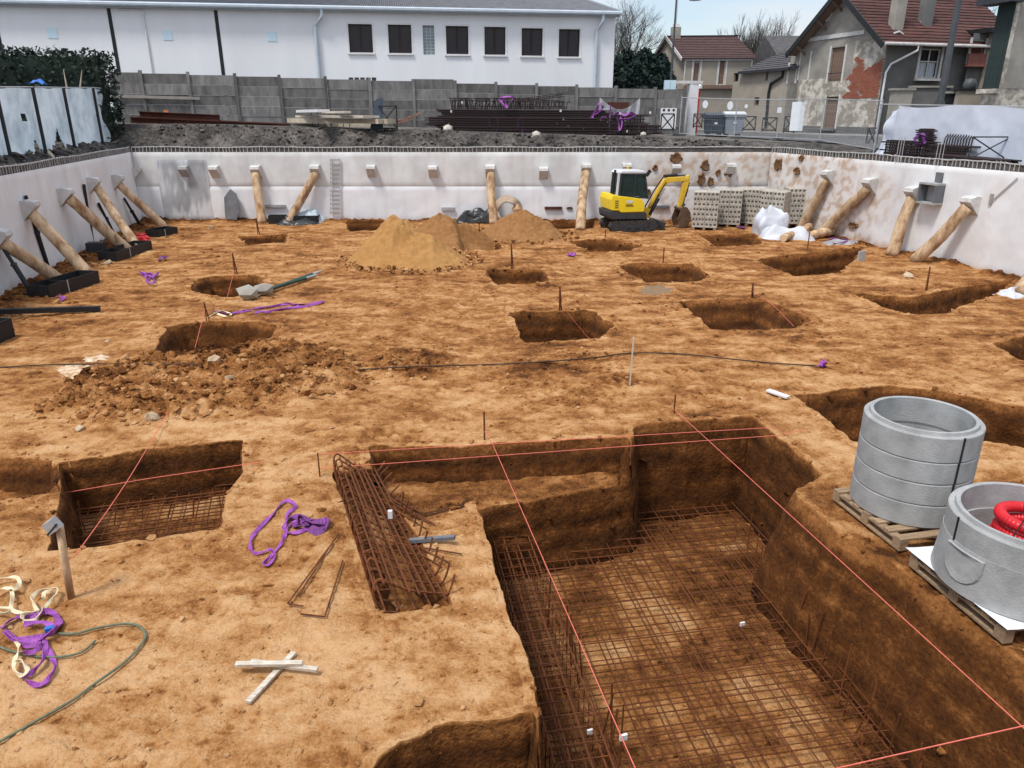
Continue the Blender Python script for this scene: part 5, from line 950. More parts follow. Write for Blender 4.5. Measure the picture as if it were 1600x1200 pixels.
# annex with the sagging grey roof, and the far house
AX = HC+sdv*HW; xt = thing('low_annex', 'low tan annex with a sagging grey tiled roof and a black downpipe', 'house', AX+sdv*3.2+Vector((0, 0, ZB))); XL = 6.6
axw = [frect(q, AX) for q in ((1146, 114, 1154, 128), (1196, 112, 1200, 126), (1178, 152, 1186, 165))]; ze = fpt(1150, 113, AX)[1]; ze2 = fpt(1220, 108, AX)[1]; ze = max(ze, ze2)
holed(AX, sdv, sn, XL, ZB, ze, axw, K['tan'], xt, name='street_wall')
for h in axw: opening(xt, AX, sdv, sn, h, 'dark', None, None, False)
courses(xt, AX+sn*.3+Vector((0, 0, ze-.05)), sdv, se*4.4, XL, 1.75, 11, 'slate'); M().bar(AX+sn*.3+Vector((0, 0, ze-.1)), AX+sn*.3+sdv*XL+Vector((0, 0, ze-.1)), .12, .14).build('gutter', K['mgrey'], xt); M().add([AX+sdv*XL+Vector((0, 0, ze)), AX+sdv*XL+se*4.4+Vector((0, 0, ze)), AX+sdv*XL+se*4.4+Vector((0, 0, ze+1.75))], [(0, 1, 2)]).build('gable', K['hw'], xt); M().obb(AX+sdv*XL/2+se*4.45+Vector((0, 0, (ZB+ze+1.75)/2)), sdv*XL/2, se*.04, (0, 0, (ze+1.75-ZB)/2)).build('rear_wall', K['hwd'], xt)
pp = [wallq(AX, sdv, sn, *fpt(u, v, AX), .1) for u, v in ((1226, 110), (1224, 120), (1206, 131), (1203, 145), (1198, 200))]; M().tube(pp, .09, 6).build('downpipe', K['black'], xt)
f0 = D(1068, 130, 66); FX = Vector((f0.x, 66, 0)); fx_ = Vector((1, -.07, 0)).normalized(); fb_ = Vector((-.25, 1, 0)).normalized(); fo_ = Vector((fx_.y, -fx_.x, 0)); FLn = 5.4
fh = thing('far_house', 'far tan house with a brown tiled roof and white trims behind the annex', 'house', FX+fx_*2.5+Vector((0, 0, ZB)))
fzt = D(1100, 91, 66).z; fj = D(1100, 136, 66).z; fridge = D(1110, 57, 69.3).z; fq = [frect(q, FX, fx_) for q in ((1083, 97, 1093, 132), (1123, 93, 1133, 133))]
holed(FX, fx_, fo_, FLn, ZB, fzt, fq, K['tan'], fh, name='front_wall')
for h in fq: opening(fh, FX, fx_, fo_, h, 'w', 'shutter')
M().obb(FX+fx_*FLn/2+fo_*.15+Vector((0, 0, fj)), fx_*FLn/2, fo_*.15, (0, 0, .14)).build('ledge', K['shutter'], fh); M().obb(FX+fx_*FLn/2+fo_*.06+Vector((0, 0, fzt-.1)), fx_*FLn/2, fo_*.06, (0, 0, .10)).build('cornice', K['trim'], fh)
for s_ in (.02, FLn-.02): M().bar(FX+fx_*s_+fo_*.03+Vector((0, 0, fj)), FX+fx_*s_+fo_*.03+Vector((0, 0, fzt)), .1, .06, up=fo_).build('corner_trim', K['trim'], fh)
run = 3.3; frise = fridge-fzt; courses(fh, FX+fo_*.3-fx_*.3+Vector((0, 0, fzt-.05)), fx_, fb_*(run+.3), FLn+.6, frise, 13, 'tileb'); courses(fh, FX+fb_*(2*run+.5)-fx_*.3+Vector((0, 0, fzt-.4)), fx_, -fb_*(run+.5), FLn+.6, frise+.35, 6, 'tileb')
for s_ in (0, FLn): M().add([FX+fx_*s_+Vector((0, 0, ZB)), FX+fx_*s_+fb_*2*run+Vector((0, 0, ZB)), FX+fx_*s_+fb_*2*run+Vector((0, 0, fzt)), FX+fx_*s_+fb_*run+Vector((0, 0, fridge-.12)), FX+fx_*s_+Vector((0, 0, fzt))], [(0, 1, 2, 3, 4)]).build('gable_wall', K['tan'], fh, fixn=True)
for p, q in ((FX+fo_*.3+Vector((0, 0, fzt-.1)), FX+fb_*run+Vector((0, 0, fridge-.02))), (FX+fb_*(2*run+.5)+Vector((0, 0, fzt-.45)), FX+fb_*run+Vector((0, 0, fridge-.02)))): M().bar(p-fx_*.33, q-fx_*.33, .06, .24).build('verge_board', K['trim'] if p.y < 67 else K['hwd'], fh)
q = FX+fx_*.5+fb_*run+Vector((0, 0, fridge)); c_ = M().box(q+Vector((0, 0, .25)), (.75, .7, .9)).build('chimney', K['hw'], fh); M().box(q+Vector((0, 0, .82)), (.5, .5, .24)).build('chimney_pot', K['white'], c_); M().tube([q+Vector((0, 0, .9)), q+Vector((0, 0, 3.2))], .03, 4).build('aerial', K['galv'], fh)
# neighbouring houses glimpsed far off, so the street goes on
fb = thing('distant_house', 'distant low dark roofed house behind the street lamp', 'house', (17.5, 82, ZB)); M().box((17.5, 82, 5), (9, 6, 4.2)).build('wall', K['hw'], fb); M().prism([(12.6, 78.6, 7.1), (12.6, 85.4, 7.1), (12.6, 82, 9.2)], (9.8, 0, 0)).build('roof', K['slate'], fb)
db = thing('dark_roofed_house', 'dark roofed house between the far house and the gabled house', 'house', (24, 66, ZB)); M().box((25, 66, 5.6), (8, 8, 5.4)).build('wall', K['hwd'], db); M().prism([(20.5, 61.6, 8.3), (20.5, 70.4, 8.3), (20.5, 66, 10.4)], (9, 0, 0)).build('roof', K['slate'], db)
# street furniture
pl = D(1077, 209, 47.6); pz = ZO(pl.x, pl.y); pt_ = D(1080, 131, 47.6).z; t = thing('gate_pillar', 'tall white gate pillar at the right end of the concrete fence', 'pillar', (pl.x, pl.y, pz)); M().box((pl.x, pl.y, (pz+pt_)/2), (.55, .5, pt_-pz), .15).build('shaft', K['white'], t); M().box((pl.x-.25, pl.y, pt_+.08), (1.5, .6, .16), .1).build('cap', K['trim'], t); M().box((pl.x-.95, pl.y+.3, (pz+pt_-.3)/2), (1.2, .2, pt_-.3-pz)).build('side_wall', K['fence'], t)
p0, p1 = D(1087, 196, 48.8), D(1090, 137, 48.8); t = thing('red_pipe_post', 'red pipe post standing right of the white gate pillar', 'post', (p0.x, p0.y, ZO(p0.x, p0.y))); M().tube([(p0.x, p0.y, ZO(p0.x, p0.y)), (p0.x, p0.y, p1.z)], .12, 8).build('pipe', K['red'], t); M().lathe([(0, -.1), (.17, -.05), (.17, .12), (0, .2)], 8, (p0.x+.05, p0.y, p1.z)).build('top_cap', K['white'], t)
for i, u in enumerate((1042, 1051)): c_ = D(u, 135, 50); t = thing('utility_box', ('left', 'right')[i]+' one of two pale blue upright boxes above the fence end', 'utility box', (c_.x, c_.y, 3.2), 'pale blue boxes by the pillar'); M().box(c_, (.34, .3, .72)).build('cabinet', mat('pale_blue_box', (.5, .66, .74), (.56, .7, .78), .5) if i == 0 else bpy.data.materials['pale_blue_box'], t); M().tube([(c_.x, c_.y, 3.1), c_], .06, 6).build('stand', K['pole'], t)
def lamp(base, top, r0, label, head=None, m='pole'):
    t = thing('street_lamp', label, 'street lamp', base); b_, q = Vector(base), Vector(top); M().tube([b_, b_.lerp(q, .5), q], [r0, r0*.75, r0*.55], 10).build('column', K[m], t)
    if head: M().tube([q, q+Vector((head*.5, 0, .25)), q+Vector((head, 0, .2))], r0*.4, 6).build('arm', K[m], t); M().lathe([(.04, .18), (.16, .1), (.42, -.1), (.0, -.12)], 14, q+Vector((head, 0, .05))).build('lamp_shade', K['zinc'], t)
    return t
q = D(1057, -1, 56); lamp((q.x, 56, 3.2), (q.x, 56, q.z), .11, 'thin distant street lamp with a small hanging shade', D(1086, 2, 56).x-q.x)
bp = SO(1453, 245); h_ = D(1495, 0, bp.y).z; t = thing('street_lamp', 'tall dark lamp column with a pale foot standing in front of the white sheeting', 'street lamp', bp)
M().tube([bp, bp+Vector((0, 0, 1.75))], [.17, .14], 12).build('foot', K['polec'], t); M().tube([bp+Vector((0, 0, 1.75)), bp+Vector((0, 0, 1.95))], .17, 12).build('collar', K['pole'], t); M().tube([bp+Vector((0, 0, 1.95)), bp+Vector((0, 0, 4.0)), bp+Vector((0, 0, h_+3))], [.12, .11, .09], 10).build('column', K['pole'], t)
za, zb_ = D(1478, 130, bp.y).z, D(1470, 108, bp.y).z; M().tube([bp+Vector((0, 0, za)), bp+Vector((0, 0, zb_))], .17, 10).build('clamp', K['gboard'], t)
for sg in (-1, 1): M().prism([bp+Vector((sg*.1, 0, za+.1)), bp+Vector((sg*.1, 0, zb_)), bp+Vector((sg*.45, 0, za-.02))] if sg < 0 else [bp+Vector((.1, 0, za)), bp+Vector((.14, 0, zb_-.1)), bp+Vector((.32, 0, za-.2))], (0, .03, 0)).build('bracket_plate', K['zinc'], t, fixn=True)
# wheelie bins
def bin_(u, v, Y, w, h, m, lidm, label):
    p = D(u, v, Y); z = ZO(p.x, p.y); t = thing('wheelie_bin', label, 'bin', (p.x, p.y, z), 'big wheelie bins'); b = M()
    k = [(-.40, -.34), (.40, -.34), (.40, .34), (-.40, .34)]; b.add([(p.x+x*w, p.y+y*w, z+.2) for x, y in k]+[(p.x+x*w*1.2, p.y+y*w*1.2, z+h-.1) for x, y in k], [(3, 2, 1, 0), (0, 1, 5, 4), (1, 2, 6, 5), (2, 3, 7, 6), (3, 0, 4, 7), (4, 5, 6, 7)]); b.build('body', K[m], t)
    M().box((p.x, p.y, z+h-.12), (w*1.06, w*.9, .1)).build('rim', K[m], t); M().prism([(p.x-w*.55, p.y-w*.47, z+h-.06), (p.x-w*.55, p.y-w*.47, z+h), (p.x-w*.55, p.y, z+h+.12), (p.x-w*.55, p.y+w*.47, z+h), (p.x-w*.55, p.y+w*.47, z+h-.06)], (w*1.1, 0, 0)).build('lid', K[lidm], t, fixn=True)
    for sx in (-1, 1):
        for sy in (-1, 1): c_ = Vector((p.x+sx*w*.3, p.y+sy*w*.24, z+.1)); M().tube([c_-Vector((.04, 0, 0)), c_+Vector((.04, 0, 0))], .1, 10).build('wheel', K['black'], t)
        M().tube([(p.x+sx*w*.5, p.y-.15, z+h-.3), (p.x+sx*w*.56, p.y, z+h-.35), (p.x+sx*w*.5, p.y+.15, z+h-.3)], .03, 5).build('handle', K[m], t)
    M().box((p.x, p.y-w*.37, z+h*.62), (.16, .1, .1)).build('sticker', K['white'], t)
bin_(1114, 212, 45.2, 1.1, 1.2, 'bind', 'bind', 'dark blue wheelie bin, left of the grey bin'); bin_(1143, 213, 45, 1.1, 1.28, 'bing', 'lid', 'grey wheelie bin with a pale lid, right of the dark bin')
for u0, u1, v0, v1, lb in ((1083, 1096, 178, 200, 'dark street barrier with diagonal bars just right of the red post'), (1104, 1122, 180, 206, 'dark street barrier half hidden behind the bins'), (1160, 1179, 182, 205, 'dark street barrier just right of the grey bin'), (1190, 1212, 184, 206, 'dark street barrier in front of the annex downpipe'), (1224, 1240, 182, 208, 'dark street barrier behind the white fence panel'), (1352, 1368, 200, 232, 'dark street barrier at the left edge of the white sheeting')): xframe(u0, v0, u1, v1, lb, 'mgrey', 47 if u0 < 1300 else 36, .035, 'street_barrier', 'barrier', 'street barriers with diagonal braces')
# mesh site fence along the right hand corner, then the sheeted stretch
MF = [(1062, 43), (1148, 42), (1215, 40.5), (1283, 37.5), (1368, 33.2)]; HP = []
for u, Y in MF: p = D(u, 200, Y); HP.append(Vector((p.x, p.y, ZO(p.x, p.y))))
HP[-1] = SO(1366, 239)
mt = thing('mesh_fence', 'thin galvanised mesh site fence in front of the street and old houses', 'fence', HP[2])
for i, p in enumerate(HP):
    M().tube([p, p+Vector((0, 0, 2.05))], .028, 6).build('post', K['galv'], mt); M().box(p+Vector((0, 0, .06)), (.7, .25, .12), .4).build('foot_block', K['hwd'], mt)
for i in range(4):
    a, c = HP[i]+Vector((0, 0, .1)), HP[i+1]+Vector((0, 0, .1)); U = Vector((0, 0, 1.92))
    for z_ in (.02, .98): M().tube([a+U*z_, c+U*z_], .022, 5).build('rail', K['galv'], mt)
    w_ = M()
    for k in range(1, 34): q = a.lerp(c, k/34); w_.tube([q, q+U], .0035, 3, False)
    for k in range(1, 7): w_.tube([a+U*k/7, c+U*k/7], .0035, 3, False)
    w_.build('wire_mesh', K['galv'], mt, kind='stuff')
def onfence(u, v): r = ray(u, v); best = min(range(4), key=lambda i: 0 if MF[i][0] <= u <= MF[i+1][0] else 9); t = (u-MF[best][0])/(MF[best+1][0]-MF[best][0]); Y = HP[best].y+(HP[best+1].y-HP[best].y)*t; return D(u, v, Y-.06)
for u, v, rx, rz, lb in ((1102, 163, .15, .20, 'pale oval sign on the mesh fence, nearest the red post'), (1141, 165, .16, .22, 'pale oval sign on the mesh fence above the grey bin'), (1166, 166, .09, .10, 'tiny round white sign on the mesh fence')): c_ = onfence(u, v); M().prism([c_+Vector((rx*math.cos(a*.393), 0, rz*math.sin(a*.393))) for a in range(16)], (0, .012, 0)).build('round_sign', K['sign'], label=lb, cat='sign', fixn=True)
c_ = onfence(1246, 182); M().box(c_, (.62, .03, 1.35), -.3).build('notice_board', K['sign'], label='upright white panel fixed to the mesh fence before the old house', cat='sign'); c_ = onfence(1218, 172); M().box(c_, (.22, .03, .26)).build('notice_board', K['sign'], label='small white notice panel on the mesh fence', cat='sign')
# sheeted fence at the right
SF = [SO(1364, 240), SO(1480, 248), SO(1606, 257), SO(1760, 268)]; stop = [D(u, v, p.y).z for (u, v), p in zip(((1392, 162), (1480, 164), (1606, 166), (1760, 167)), SF)]
sx_ = [p.x for p in SF]; cm = [0]
for i in range(1, 4): cm.append(cm[-1]+(SF[i]-SF[i-1]).length)
ws = thing('sheeted_fence', 'site fence covered with pale white geotextile at the right edge', 'fence', SF[1])
def gsheet(s, t):
    d = s*cm[-1]; y = float(np.interp(d, cm, [p.y for p in SF])); x = float(np.interp(d, cm, sx_)); zb = float(np.interp(d, cm, [p.z for p in SF])); zt = float(np.interp(d, cm, stop)); sag = .12*abs(math.sin(d*.62+.4))**3*t*t
    fo = .05*float(fbm(np.array(d/1.1), np.array(t*1.3), 3, 71))+.03*math.sin(d*2.3+t*2)*(1-t); lead = max(0, 1-d/.9); return (x+fo+.75*lead*t*.8+.15*lead*math.sin(t*8), y-.12-abs(fo)*1.5, zb+(zt-zb)*t-sag)
M().grid(150, 40, gsheet).build('geotextile', K['geot'], ws, smooth=True)
for i, p in enumerate(SF): M().tube([p+Vector((.06, .1, 0)), Vector((p.x+.06, p.y+.1, stop[i]))], .03, 6).build('post', K['galv'], ws)
M().tube([Vector((p.x, p.y+.08, z-.02)) for p, z in zip(SF, stop)], .025, 5).build('top_rail', K['galv'], ws)
b = M(); p = SF[0]; b.prism([p+Vector((.0, -.35, 0)), p+Vector((.3, -.35, 0)), p+Vector((.75, -.15, 1.7)), p+Vector((.45, -.15, 1.6))], (.03, .03, 0)); b.build('loose_flap', K['geot'], ws, fixn=True)
xframe(1512, 214, 1572, 254, 'dark cross braced frame seen against the white sheeting', 'mgrey', SO(1540, 254).y-.25, .022)
gr2 = 'reinforcement cages in front of the white sheeting'
for (u0, v0, u1, v1, z, w, h, lb) in [(1398, 243, 1462, 248, .02, .6, .5, 'low reinforcement cage left of the lamp column'), (1400, 241, 1470, 247, .55, .55, .4, 'upper reinforcement cage left of the lamp column, under purple slings'), (1464, 248, 1528, 253, .02, .6, .42, 'reinforcement cage right of the lamp column'), (1470, 250, 1585, 262, .02, .5, .14, 'flat bundle of dark bars trailing to the right along the wall top')]: a, c = SO(u0, v0, .03+z), SO(u1, v1, .03+z); a.y += .35; c.y += .35; cage_len(a, c, w, h, 22, 36, lb, gr2, r=.028)
b = M(); p0, p1 = SO(1470, 248, .5), SO(1512, 251, .5)
for i in range(11): q = p0.lerp(p1, i/10); b.tube([q+Vector((0, 0, -.1)), q+Vector((.02, 0, .22)), q+Vector((.14, .05, .36)), q+Vector((.26, .05, .30)), q+Vector((.24, .05, .12))], .022, 4)
b.build('hooked_stirrup', K['rustd'], label='row of hooked bars curling up right of the lamp column', cat='rebar', kind='stuff')
p = SO(1392, 240, .1); M().tube(cat_rom([p+Vector(q) for q in ((.5, 0, .55), (.1, 0, .58), (-.12, 0, .45), (-.02, 0, .15), (.1, 0, 0), (.35, 0, .02))], 4), .035, 6).build('bent_bar', K['rustd'], label='thick bent black bar at the left end of the cages', cat='rebar')
drape(1440, 218, [(-12, -2), (-6, -8), (4, -8), (8, 0), (2, 8), (-8, 6), (-10, -2), (0, -4), (6, 6)], 'purple slings bunched on the cages left of the lamp column', .10, 'purpd', Y=SO(1440, 247).y-.05)
for us, lb in (((1399, 1403, 1407), 'starter bars standing on the wall top left of the lamp column'), ((1460, 1465, 1470), 'starter bars standing on the wall top right of the lamp column')):
    for i, u in enumerate(us): a = SO(u, 256 if u < 1420 else 259); M().tube([a, a+Vector((.0, 0, .85))], .011, 5).build('starter_bar', K['galv'], label=lb, cat='rebar', group=lb)
# trees beyond
def evergreen(p, h, r, n, lb, seed):
    t = thing('evergreen_tree', lb, 'tree', p); M().tube([Vector(p), Vector(p)+Vector((0, 0, h*.6))], [.25, .1], 7).build('trunk', K['bark'], t); q = rng.standard_normal((n, 3)); q /= np.linalg.norm(q, axis=1)[:, None]; rr = rng.random(n)**.35; q = q*rr[:, None]; zz = (q[:, 2]+1)/2; a = np.arctan2(q[:, 1], q[:, 0]); f = (.62+.55*np.abs(fbm(a*2+seed, zz*5, 3, seed)))*(1-.35*zz)
    leaves('crown', np.stack([p[0]+q[:, 0]*r*f, p[1]+q[:, 1]*r*f, p[2]+.3+zz*h], -1), .16, K['leaf'], t)
for (u, v, Y, r, lb, sd_, n) in [(978, 84, 62, 2.6, 'dark evergreen nearest the white building corner', 3, 6000), (1008, 82, 63, 2.9, 'broad dark evergreen under the bare branches', 5, 8000), (1034, 90, 64, 2.2, 'rightmost dark evergreen beside the distant lamp', 7, 6000), (992, 102, 60, 2.6, 'low evergreen bush in front of the taller ones', 9, 5000)]: top = D(u, v, Y); evergreen((top.x, Y, 3.1), top.z-3.1, r, n, lb, sd_)
for u, v, Y, lb, sp in ((985, 30, 66, 'bare winter tree rising behind the evergreens by the white building', .42),): top = D(u, v, Y); bare_tree((top.x, Y, 3.2), top.z-3.2, lb, 5, sp, 9, .05, .2)
for i, u in enumerate((1166, 1186, 1206)): top = D(u, 48+6*(i % 2), 86); bare_tree((top.x, 86+i, 3.2), top.z-3.2, ('left', 'middle', 'right')[i]+' one of the three pollarded bare trees beyond the roofs', 4, .16, 7, .10, .22, group='bare trees beyond the roofs')
top = D(1528, -30, 70); bare_tree((top.x, 70, 3.2), top.z-3.2, 'bare tree with fine twigs behind the right hand roofs', 4, .6, 1, .03, .25)
# ------------------------------------------------------------------ main pit reinforcement
av = Vector((.985, .172, 0)).normalized(); bv = Vector((.172, -.985, 0)).normalized(); O0 = Vector((-.47, 9.80, -1.6))
unit = M().tube([(0, 0, 0), (1, 0, 0)], 1, 6).mesh('bar', K['rust'], (0, 0, 0))
def bar(name, p, q, r, parent, **k):
    p, q = Vector(p), Vector(q); d = q-p; o = inst(name, unit, p, parent, d.to_track_quat('X', 'Z').to_euler(), (d.length, r, r), **k); return o
t = thing('rebar_mat', 'rusty rebar mat covering the floor of the deep excavation', 'rebar mat', O0+av*2+bv*3.4)
def xe(k): return 3.98-.0*k
nB, nA = 25, 40
for layer, (dz, sh) in enumerate(((.10, 0), (.26, .06))):
    for i in range(nA):
        y = (i+.3)*.175+sh
        if layer and i % 2 and i > 8: continue
        p = O0+bv*y+Vector((0, 0, dz+random.uniform(-.012, .012))); s0 = random.uniform(-.03, .08); s1 = (4.02-max(0, y-1)*.0)-random.uniform(0, .12); s1 = min(s1, 4.02 if y < 1.5 else 3.88-.11*(y-1.35))
        bar('cross_bar', p+av*s0+bv*random.uniform(-.02, .02), p+av*s1+bv*random.uniform(-.03, .03), .0075, t)
    for i in range(nB):
        x = .06+i*.165; e0 = random.uniform(0, .12)
        if layer and i % 2 and 4 < i < 20: continue
        if x > 3.3: e1 = max(1.5, 1.35+(3.9-x)/.11)
        else: e1 = 7.0
        p = O0+av*x+Vector((0, 0, dz+.02)); bar('long_bar', p+bv*e0, p+bv*e1+av*random.uniform(-.04, .04), .0075, t)
# starter rods leaning along the right hand face
for i in range(26):
    y = 1.5+i*.2+random.uniform(-.07, .07); x = 3.60-.11*(y-1.35); p = O0+av*x+bv*y+Vector((0, 0, .12)); h = random.uniform(.5, .85)
    bar('starter_bar', p, p+av*random.uniform(-.03, .12)+bv*random.uniform(-.14, .14)+Vector((0, 0, h)), .009, t)
# beam cage down the left side
t = thing('beam_cage', 'dark ground beam reinforcement cage down the left side of the deep excavation', 'rebar cage', O0+bv*3.4)
for x in (.04, .18, .34, .52):
    for z in (.15, .42, .62): bar('long_bar', O0+av*x+bv*.1+Vector((0, 0, z)), O0+av*(x+random.uniform(-.03, .03))+bv*7+Vector((0, 0, z+random.uniform(-.03, .03))), .011, t)
s = M()
for i in range(38):
    y = .15+i*.18; c = O0+bv*y; P = [c+av*a_+Vector((0, 0, z)) for a_, z in ((.02, .13), (.54, .13), (.54, .64), (.02, .64), (.02, .13))]; s.tube(P, .008, 4)
s.build('stirrup', K['rust'], t, kind='stuff')
for i, (y, x) in enumerate([(2.9, .62), (3.05, .66), (3.2, .6), (3.3, .7), (3.45, .62), (4.2, .66), (4.35, .72), (4.5, .64), (4.65, .7), (2.4, .5), (5.2, .6), (5.35, .7), (5.5, .62)]):
    p = O0+av*x+bv*y+Vector((0, 0, .15)); bar('starter_bar', p, p+av*random.uniform(-.08, .08)+bv*random.uniform(-.08, .08)+Vector((0, 0, random.uniform(.6, .95))), .010, t)
for i in range(13):
    p = O0+av*(1.0+i*.21)+bv*(5.35+.25*math.sin(i*2.))+Vector((0, 0, .15)); bar('starter_bar', p, p+bv*random.uniform(-.05, .05)+Vector((0, 0, random.uniform(.2, .4))), .009, t)
# bars on the left pit floor and its little upper mat
t = thing('rebar_mat', 'rusty rebar mat at the bottom of the left excavation', 'rebar mat', G(240, 800, -1))
c0 = G(120, 800, -.8); c1 = G(372, 768, -.8); c2 = G(80, 862, -.8); ea = (c1-c0).normalized(); eb = Vector((ea.y, -ea.x, 0)); La = (c1-c0).length
for i in range(17): p = c0-ea*.35+eb*(i*.10-.25)+Vector((0, 0, .06+.1*(i % 2))); bar('long_bar', p+ea*random.uniform(0, .3), p+ea*(La+.25+random.uniform(0, .15)), .010, t)
for i in range(18): p = c0-ea*.25+ea*(i*.16)-eb*.2+Vector((0, 0, .12)); bar('cross_bar', p, p+eb*random.uniform(1.3, 1.7), .009, t)
for i in range(8): p = c0+ea*(i*.33)+eb*(.75+random.uniform(-.1, .3))+Vector((0, 0, .15)); bar('starter_bar', p, p+Vector((random.uniform(-.05, .1), .02, random.uniform(.15, .3))), .009, t)
t = thing('rebar_mat', 'small dark rebar mat on the shallow ledge at the left edge of the photo', 'rebar mat', G(20, 755, -.35)); c0 = G(-70, 745, -.36); 
for i in range(9): p = c0+ea*(i*.17)-eb*.22; bar('cross_bar', p+Vector((0, 0, .06)), p+eb*.75+ea*.1+Vector((0, 0, .04)), .010, t)
for i in range(6): p = c0+eb*(i*.14-.2)-ea*.1; bar('long_bar', p+Vector((0, 0, .08)), p+ea*(1.45+.1*(i % 2))+Vector((0, 0, .05)), .010, t)
# hooked cage in the trench
t = thing('rebar_cage', 'rusty reinforcement cage with hooked ends lying in the short trench beside the deep excavation', 'rebar cage', G(610, 860, -.2))
p0 = G(556, 745, -.12); p1 = G(646, 956, -.07); d = (p1-p0).normalized(); q = Vector((-d.y, d.x, 0)); Lc = (p1-p0).length; U = Vector((0, 0, 1))
wdt = .30
def cp(s, a, z): return p0+d*s-q*0+Vector((-q.x*a, -q.y*a, z)) if False else p0+d*s+(-q if (-q).x < 0 else q)*a*.84+U*(z*.62+a*.12)
SEC = [(-.50, .26), (-.43, .10), (-.34, .07), (.0, .20), (.26, .36), (.34, .40), (.39, .33), (.38, .16), (.30, .03), (.12, .0)]
def sec(t_): k = t_*(len(SEC)-1); i_ = min(int(k), len(SEC)-2); f_ = k-i_; return (SEC[i_][0]*(1-f_)+SEC[i_+1][0]*f_, SEC[i_][1]*(1-f_)+SEC[i_+1][1]*f_)
def cq(s_, a_, z_): return p0+d*s_+(-q if (-q).x < 0 else q)*a_*(.72+.2*s_/Lc)+U*z_
for a_, z_ in [(-.34, .085), (-.25, .12), (-.16, .15), (-.07, .19), (.02, .225), (.11, .275), (.19, .33), (.28, .385), (.37, .35), (.37, .14), (.28, .04), (.14, .02), (-.02, .02), (-.18, .03)]:
    bar('long_bar', cq(random.uniform(0, .15), a_+random.uniform(-.015, .015), z_), cq(Lc+random.uniform(-.08, .05), a_*1.04, z_+random.uniform(-.015, .015)), .012, t)
for i in range(17):
    s_ = .05+i*(Lc-.12)/16; P = [cq(s_+random.uniform(-.02, .02), a_+random.uniform(-.012, .012), z_+random.uniform(-.01, .01)) for a_, z_ in SEC]
    if i < 6: P[0] = cq(s_-.05, -.56, .16)
    M().tube(cat_rom(P, 3), .012, 5).build('hooked_stirrup', K['rust'], t)
# loose bars beside the cage
def loose(pts, label, r=.009, m='rust', cat='rebar', nm='loose_bar', grp='loose rebar beside the hooked cage'):
    P = [GZ(pts[i][0]+(pts[i+1][0]-pts[i][0])*k/6, pts[i][1]+(pts[i+1][1]-pts[i][1])*k/6, .035) for i in range(len(pts)-1) for k in range(6)]+[GZ(*pts[-1], .035)]; M().tube(P, r, 5).build(nm, K[m], label=label, cat=cat, group=grp)
for i, (a_, b_) in enumerate([((605, 785), (672, 822)), ((612, 784), (680, 824)), ((620, 783), (664, 806)), ((600, 790), (666, 830))]): loose([a_, b_], ['lowest thin loose bar of the bundle right of the hooked cage', 'longest thin loose bar of the bundle right of the hooked cage', 'short thin loose bar in the bundle right of the hooked cage', 'leftmost thin loose bar of the bundle right of the hooked cage'][i])
for a_, b_ in (((655, 868), (690, 890)), ((660, 862), (703, 884)), ((650, 858), (722, 870))): loose([a_, b_], 'thin loose bars on the soil right of the hooked cage, below the grey steel profile')
loose([(530, 838), (450, 948), (474, 952)], 'bent long bar on the soil left of the hooked cage, outer one'); loose([(520, 852), (466, 936)], 'straight thin bar lying along the outer bent bar'); loose([(536, 880), (508, 968), (470, 964)], 'bent bar on the soil close against the left of the hooked cage')
a_, b_ = GZ(640, 858, .11), GZ(711, 853, .11); M().bar(a_, b_, .055, .04).build('steel_profile', K['fibre'], label='short dull grey steel profile lying right of the hooked cage', cat='steel profile')
p = GZ(612, 838, .3); M().box(p, (.05, .04, .1)).build('white_tag', K['white'], label='small white tag tied to the hooked cage', cat='tag')
for (u, v, z, lb) in [(1160, 975, -1.3, 'white tag with an orange edge on the middle of the big rebar mat'), (922, 1143, -1.2, 'white plastic tag low on the left part of the rebar mat'), (974, 1152, .02, 'white tag hanging on the orange string')]: p = G(u, v, z); M().box(p, (.06, .02, .05), .3).build('white_tag', K['white'], label=lb, cat='tag')
# ------------------------------------------------------------------ strings, pins, stakes
def pin(u, v, h, label, r=.014, m='rust', lean=.0, pair=False):
    p = GZ(u, v); b = M(); b.tube([p-Vector((0, 0, .1)), p+Vector((lean, 0, h))], r, 5)
    if pair: b.tube([p+Vector((.06, .04, -.1)), p+Vector((lean, 0, h))], r, 5)
    b.build('marker_pin', K[m], label=label, cat='marker pin', group='steel marker pins driven beside the holes'); return p+Vector((lean, 0, h))
pins = {}
for k, (u, v, h, lb, pr) in dict(a=(757, 688, .45, 'marker pin at the upper left corner of the deep excavation, left end of a string', 0), b=(1053, 646, .32, 'marker pin behind the recessed corner of the deep excavation', 0), c=(323, 502, .45, 'marker pin behind the long shallow hole on the left', 1), d=(368, 434, .62, 'marker pin in the back edge of the left hole beside the green props', 1), e=(874, 486, .6, 'double marker pin behind the nearest middle hole', 1), f=(799, 420, .75, 'double marker pin behind the middle hole in front of the heaps', 1), g=(1036, 411, .5, 'marker pin behind the wide hole right of centre', 0), h=(1174, 466, .4, 'marker pin behind the grey shaded hole', 1), i=(1441, 480, .65, 'marker pin standing in the right trench', 1), j=(1258, 415, .7, 'marker pin at the hole before the white bags', 0), k=(749, 378, .75, 'marker pin behind the small hole between the heaps', 0), l=(403, 366, .6, 'marker pin behind the far left hole', 1), m=(1262, 628, .25, 'short pin at the left end of the hole behind the rings', 0), n=(1596, 655, .5, 'pin at the right edge of the photo behind the rings', 0), o=(945, 384, .3, 'short pin in the hole in front of the excavator', 0)).items(): pins[k] = pin(u, v, h, lb, .013 if v > 500 else .02, 'rust', 0, pr)
t_ = GZ(1207, 668); st2 = [GZ(521, 722), GZ(521, 748)]
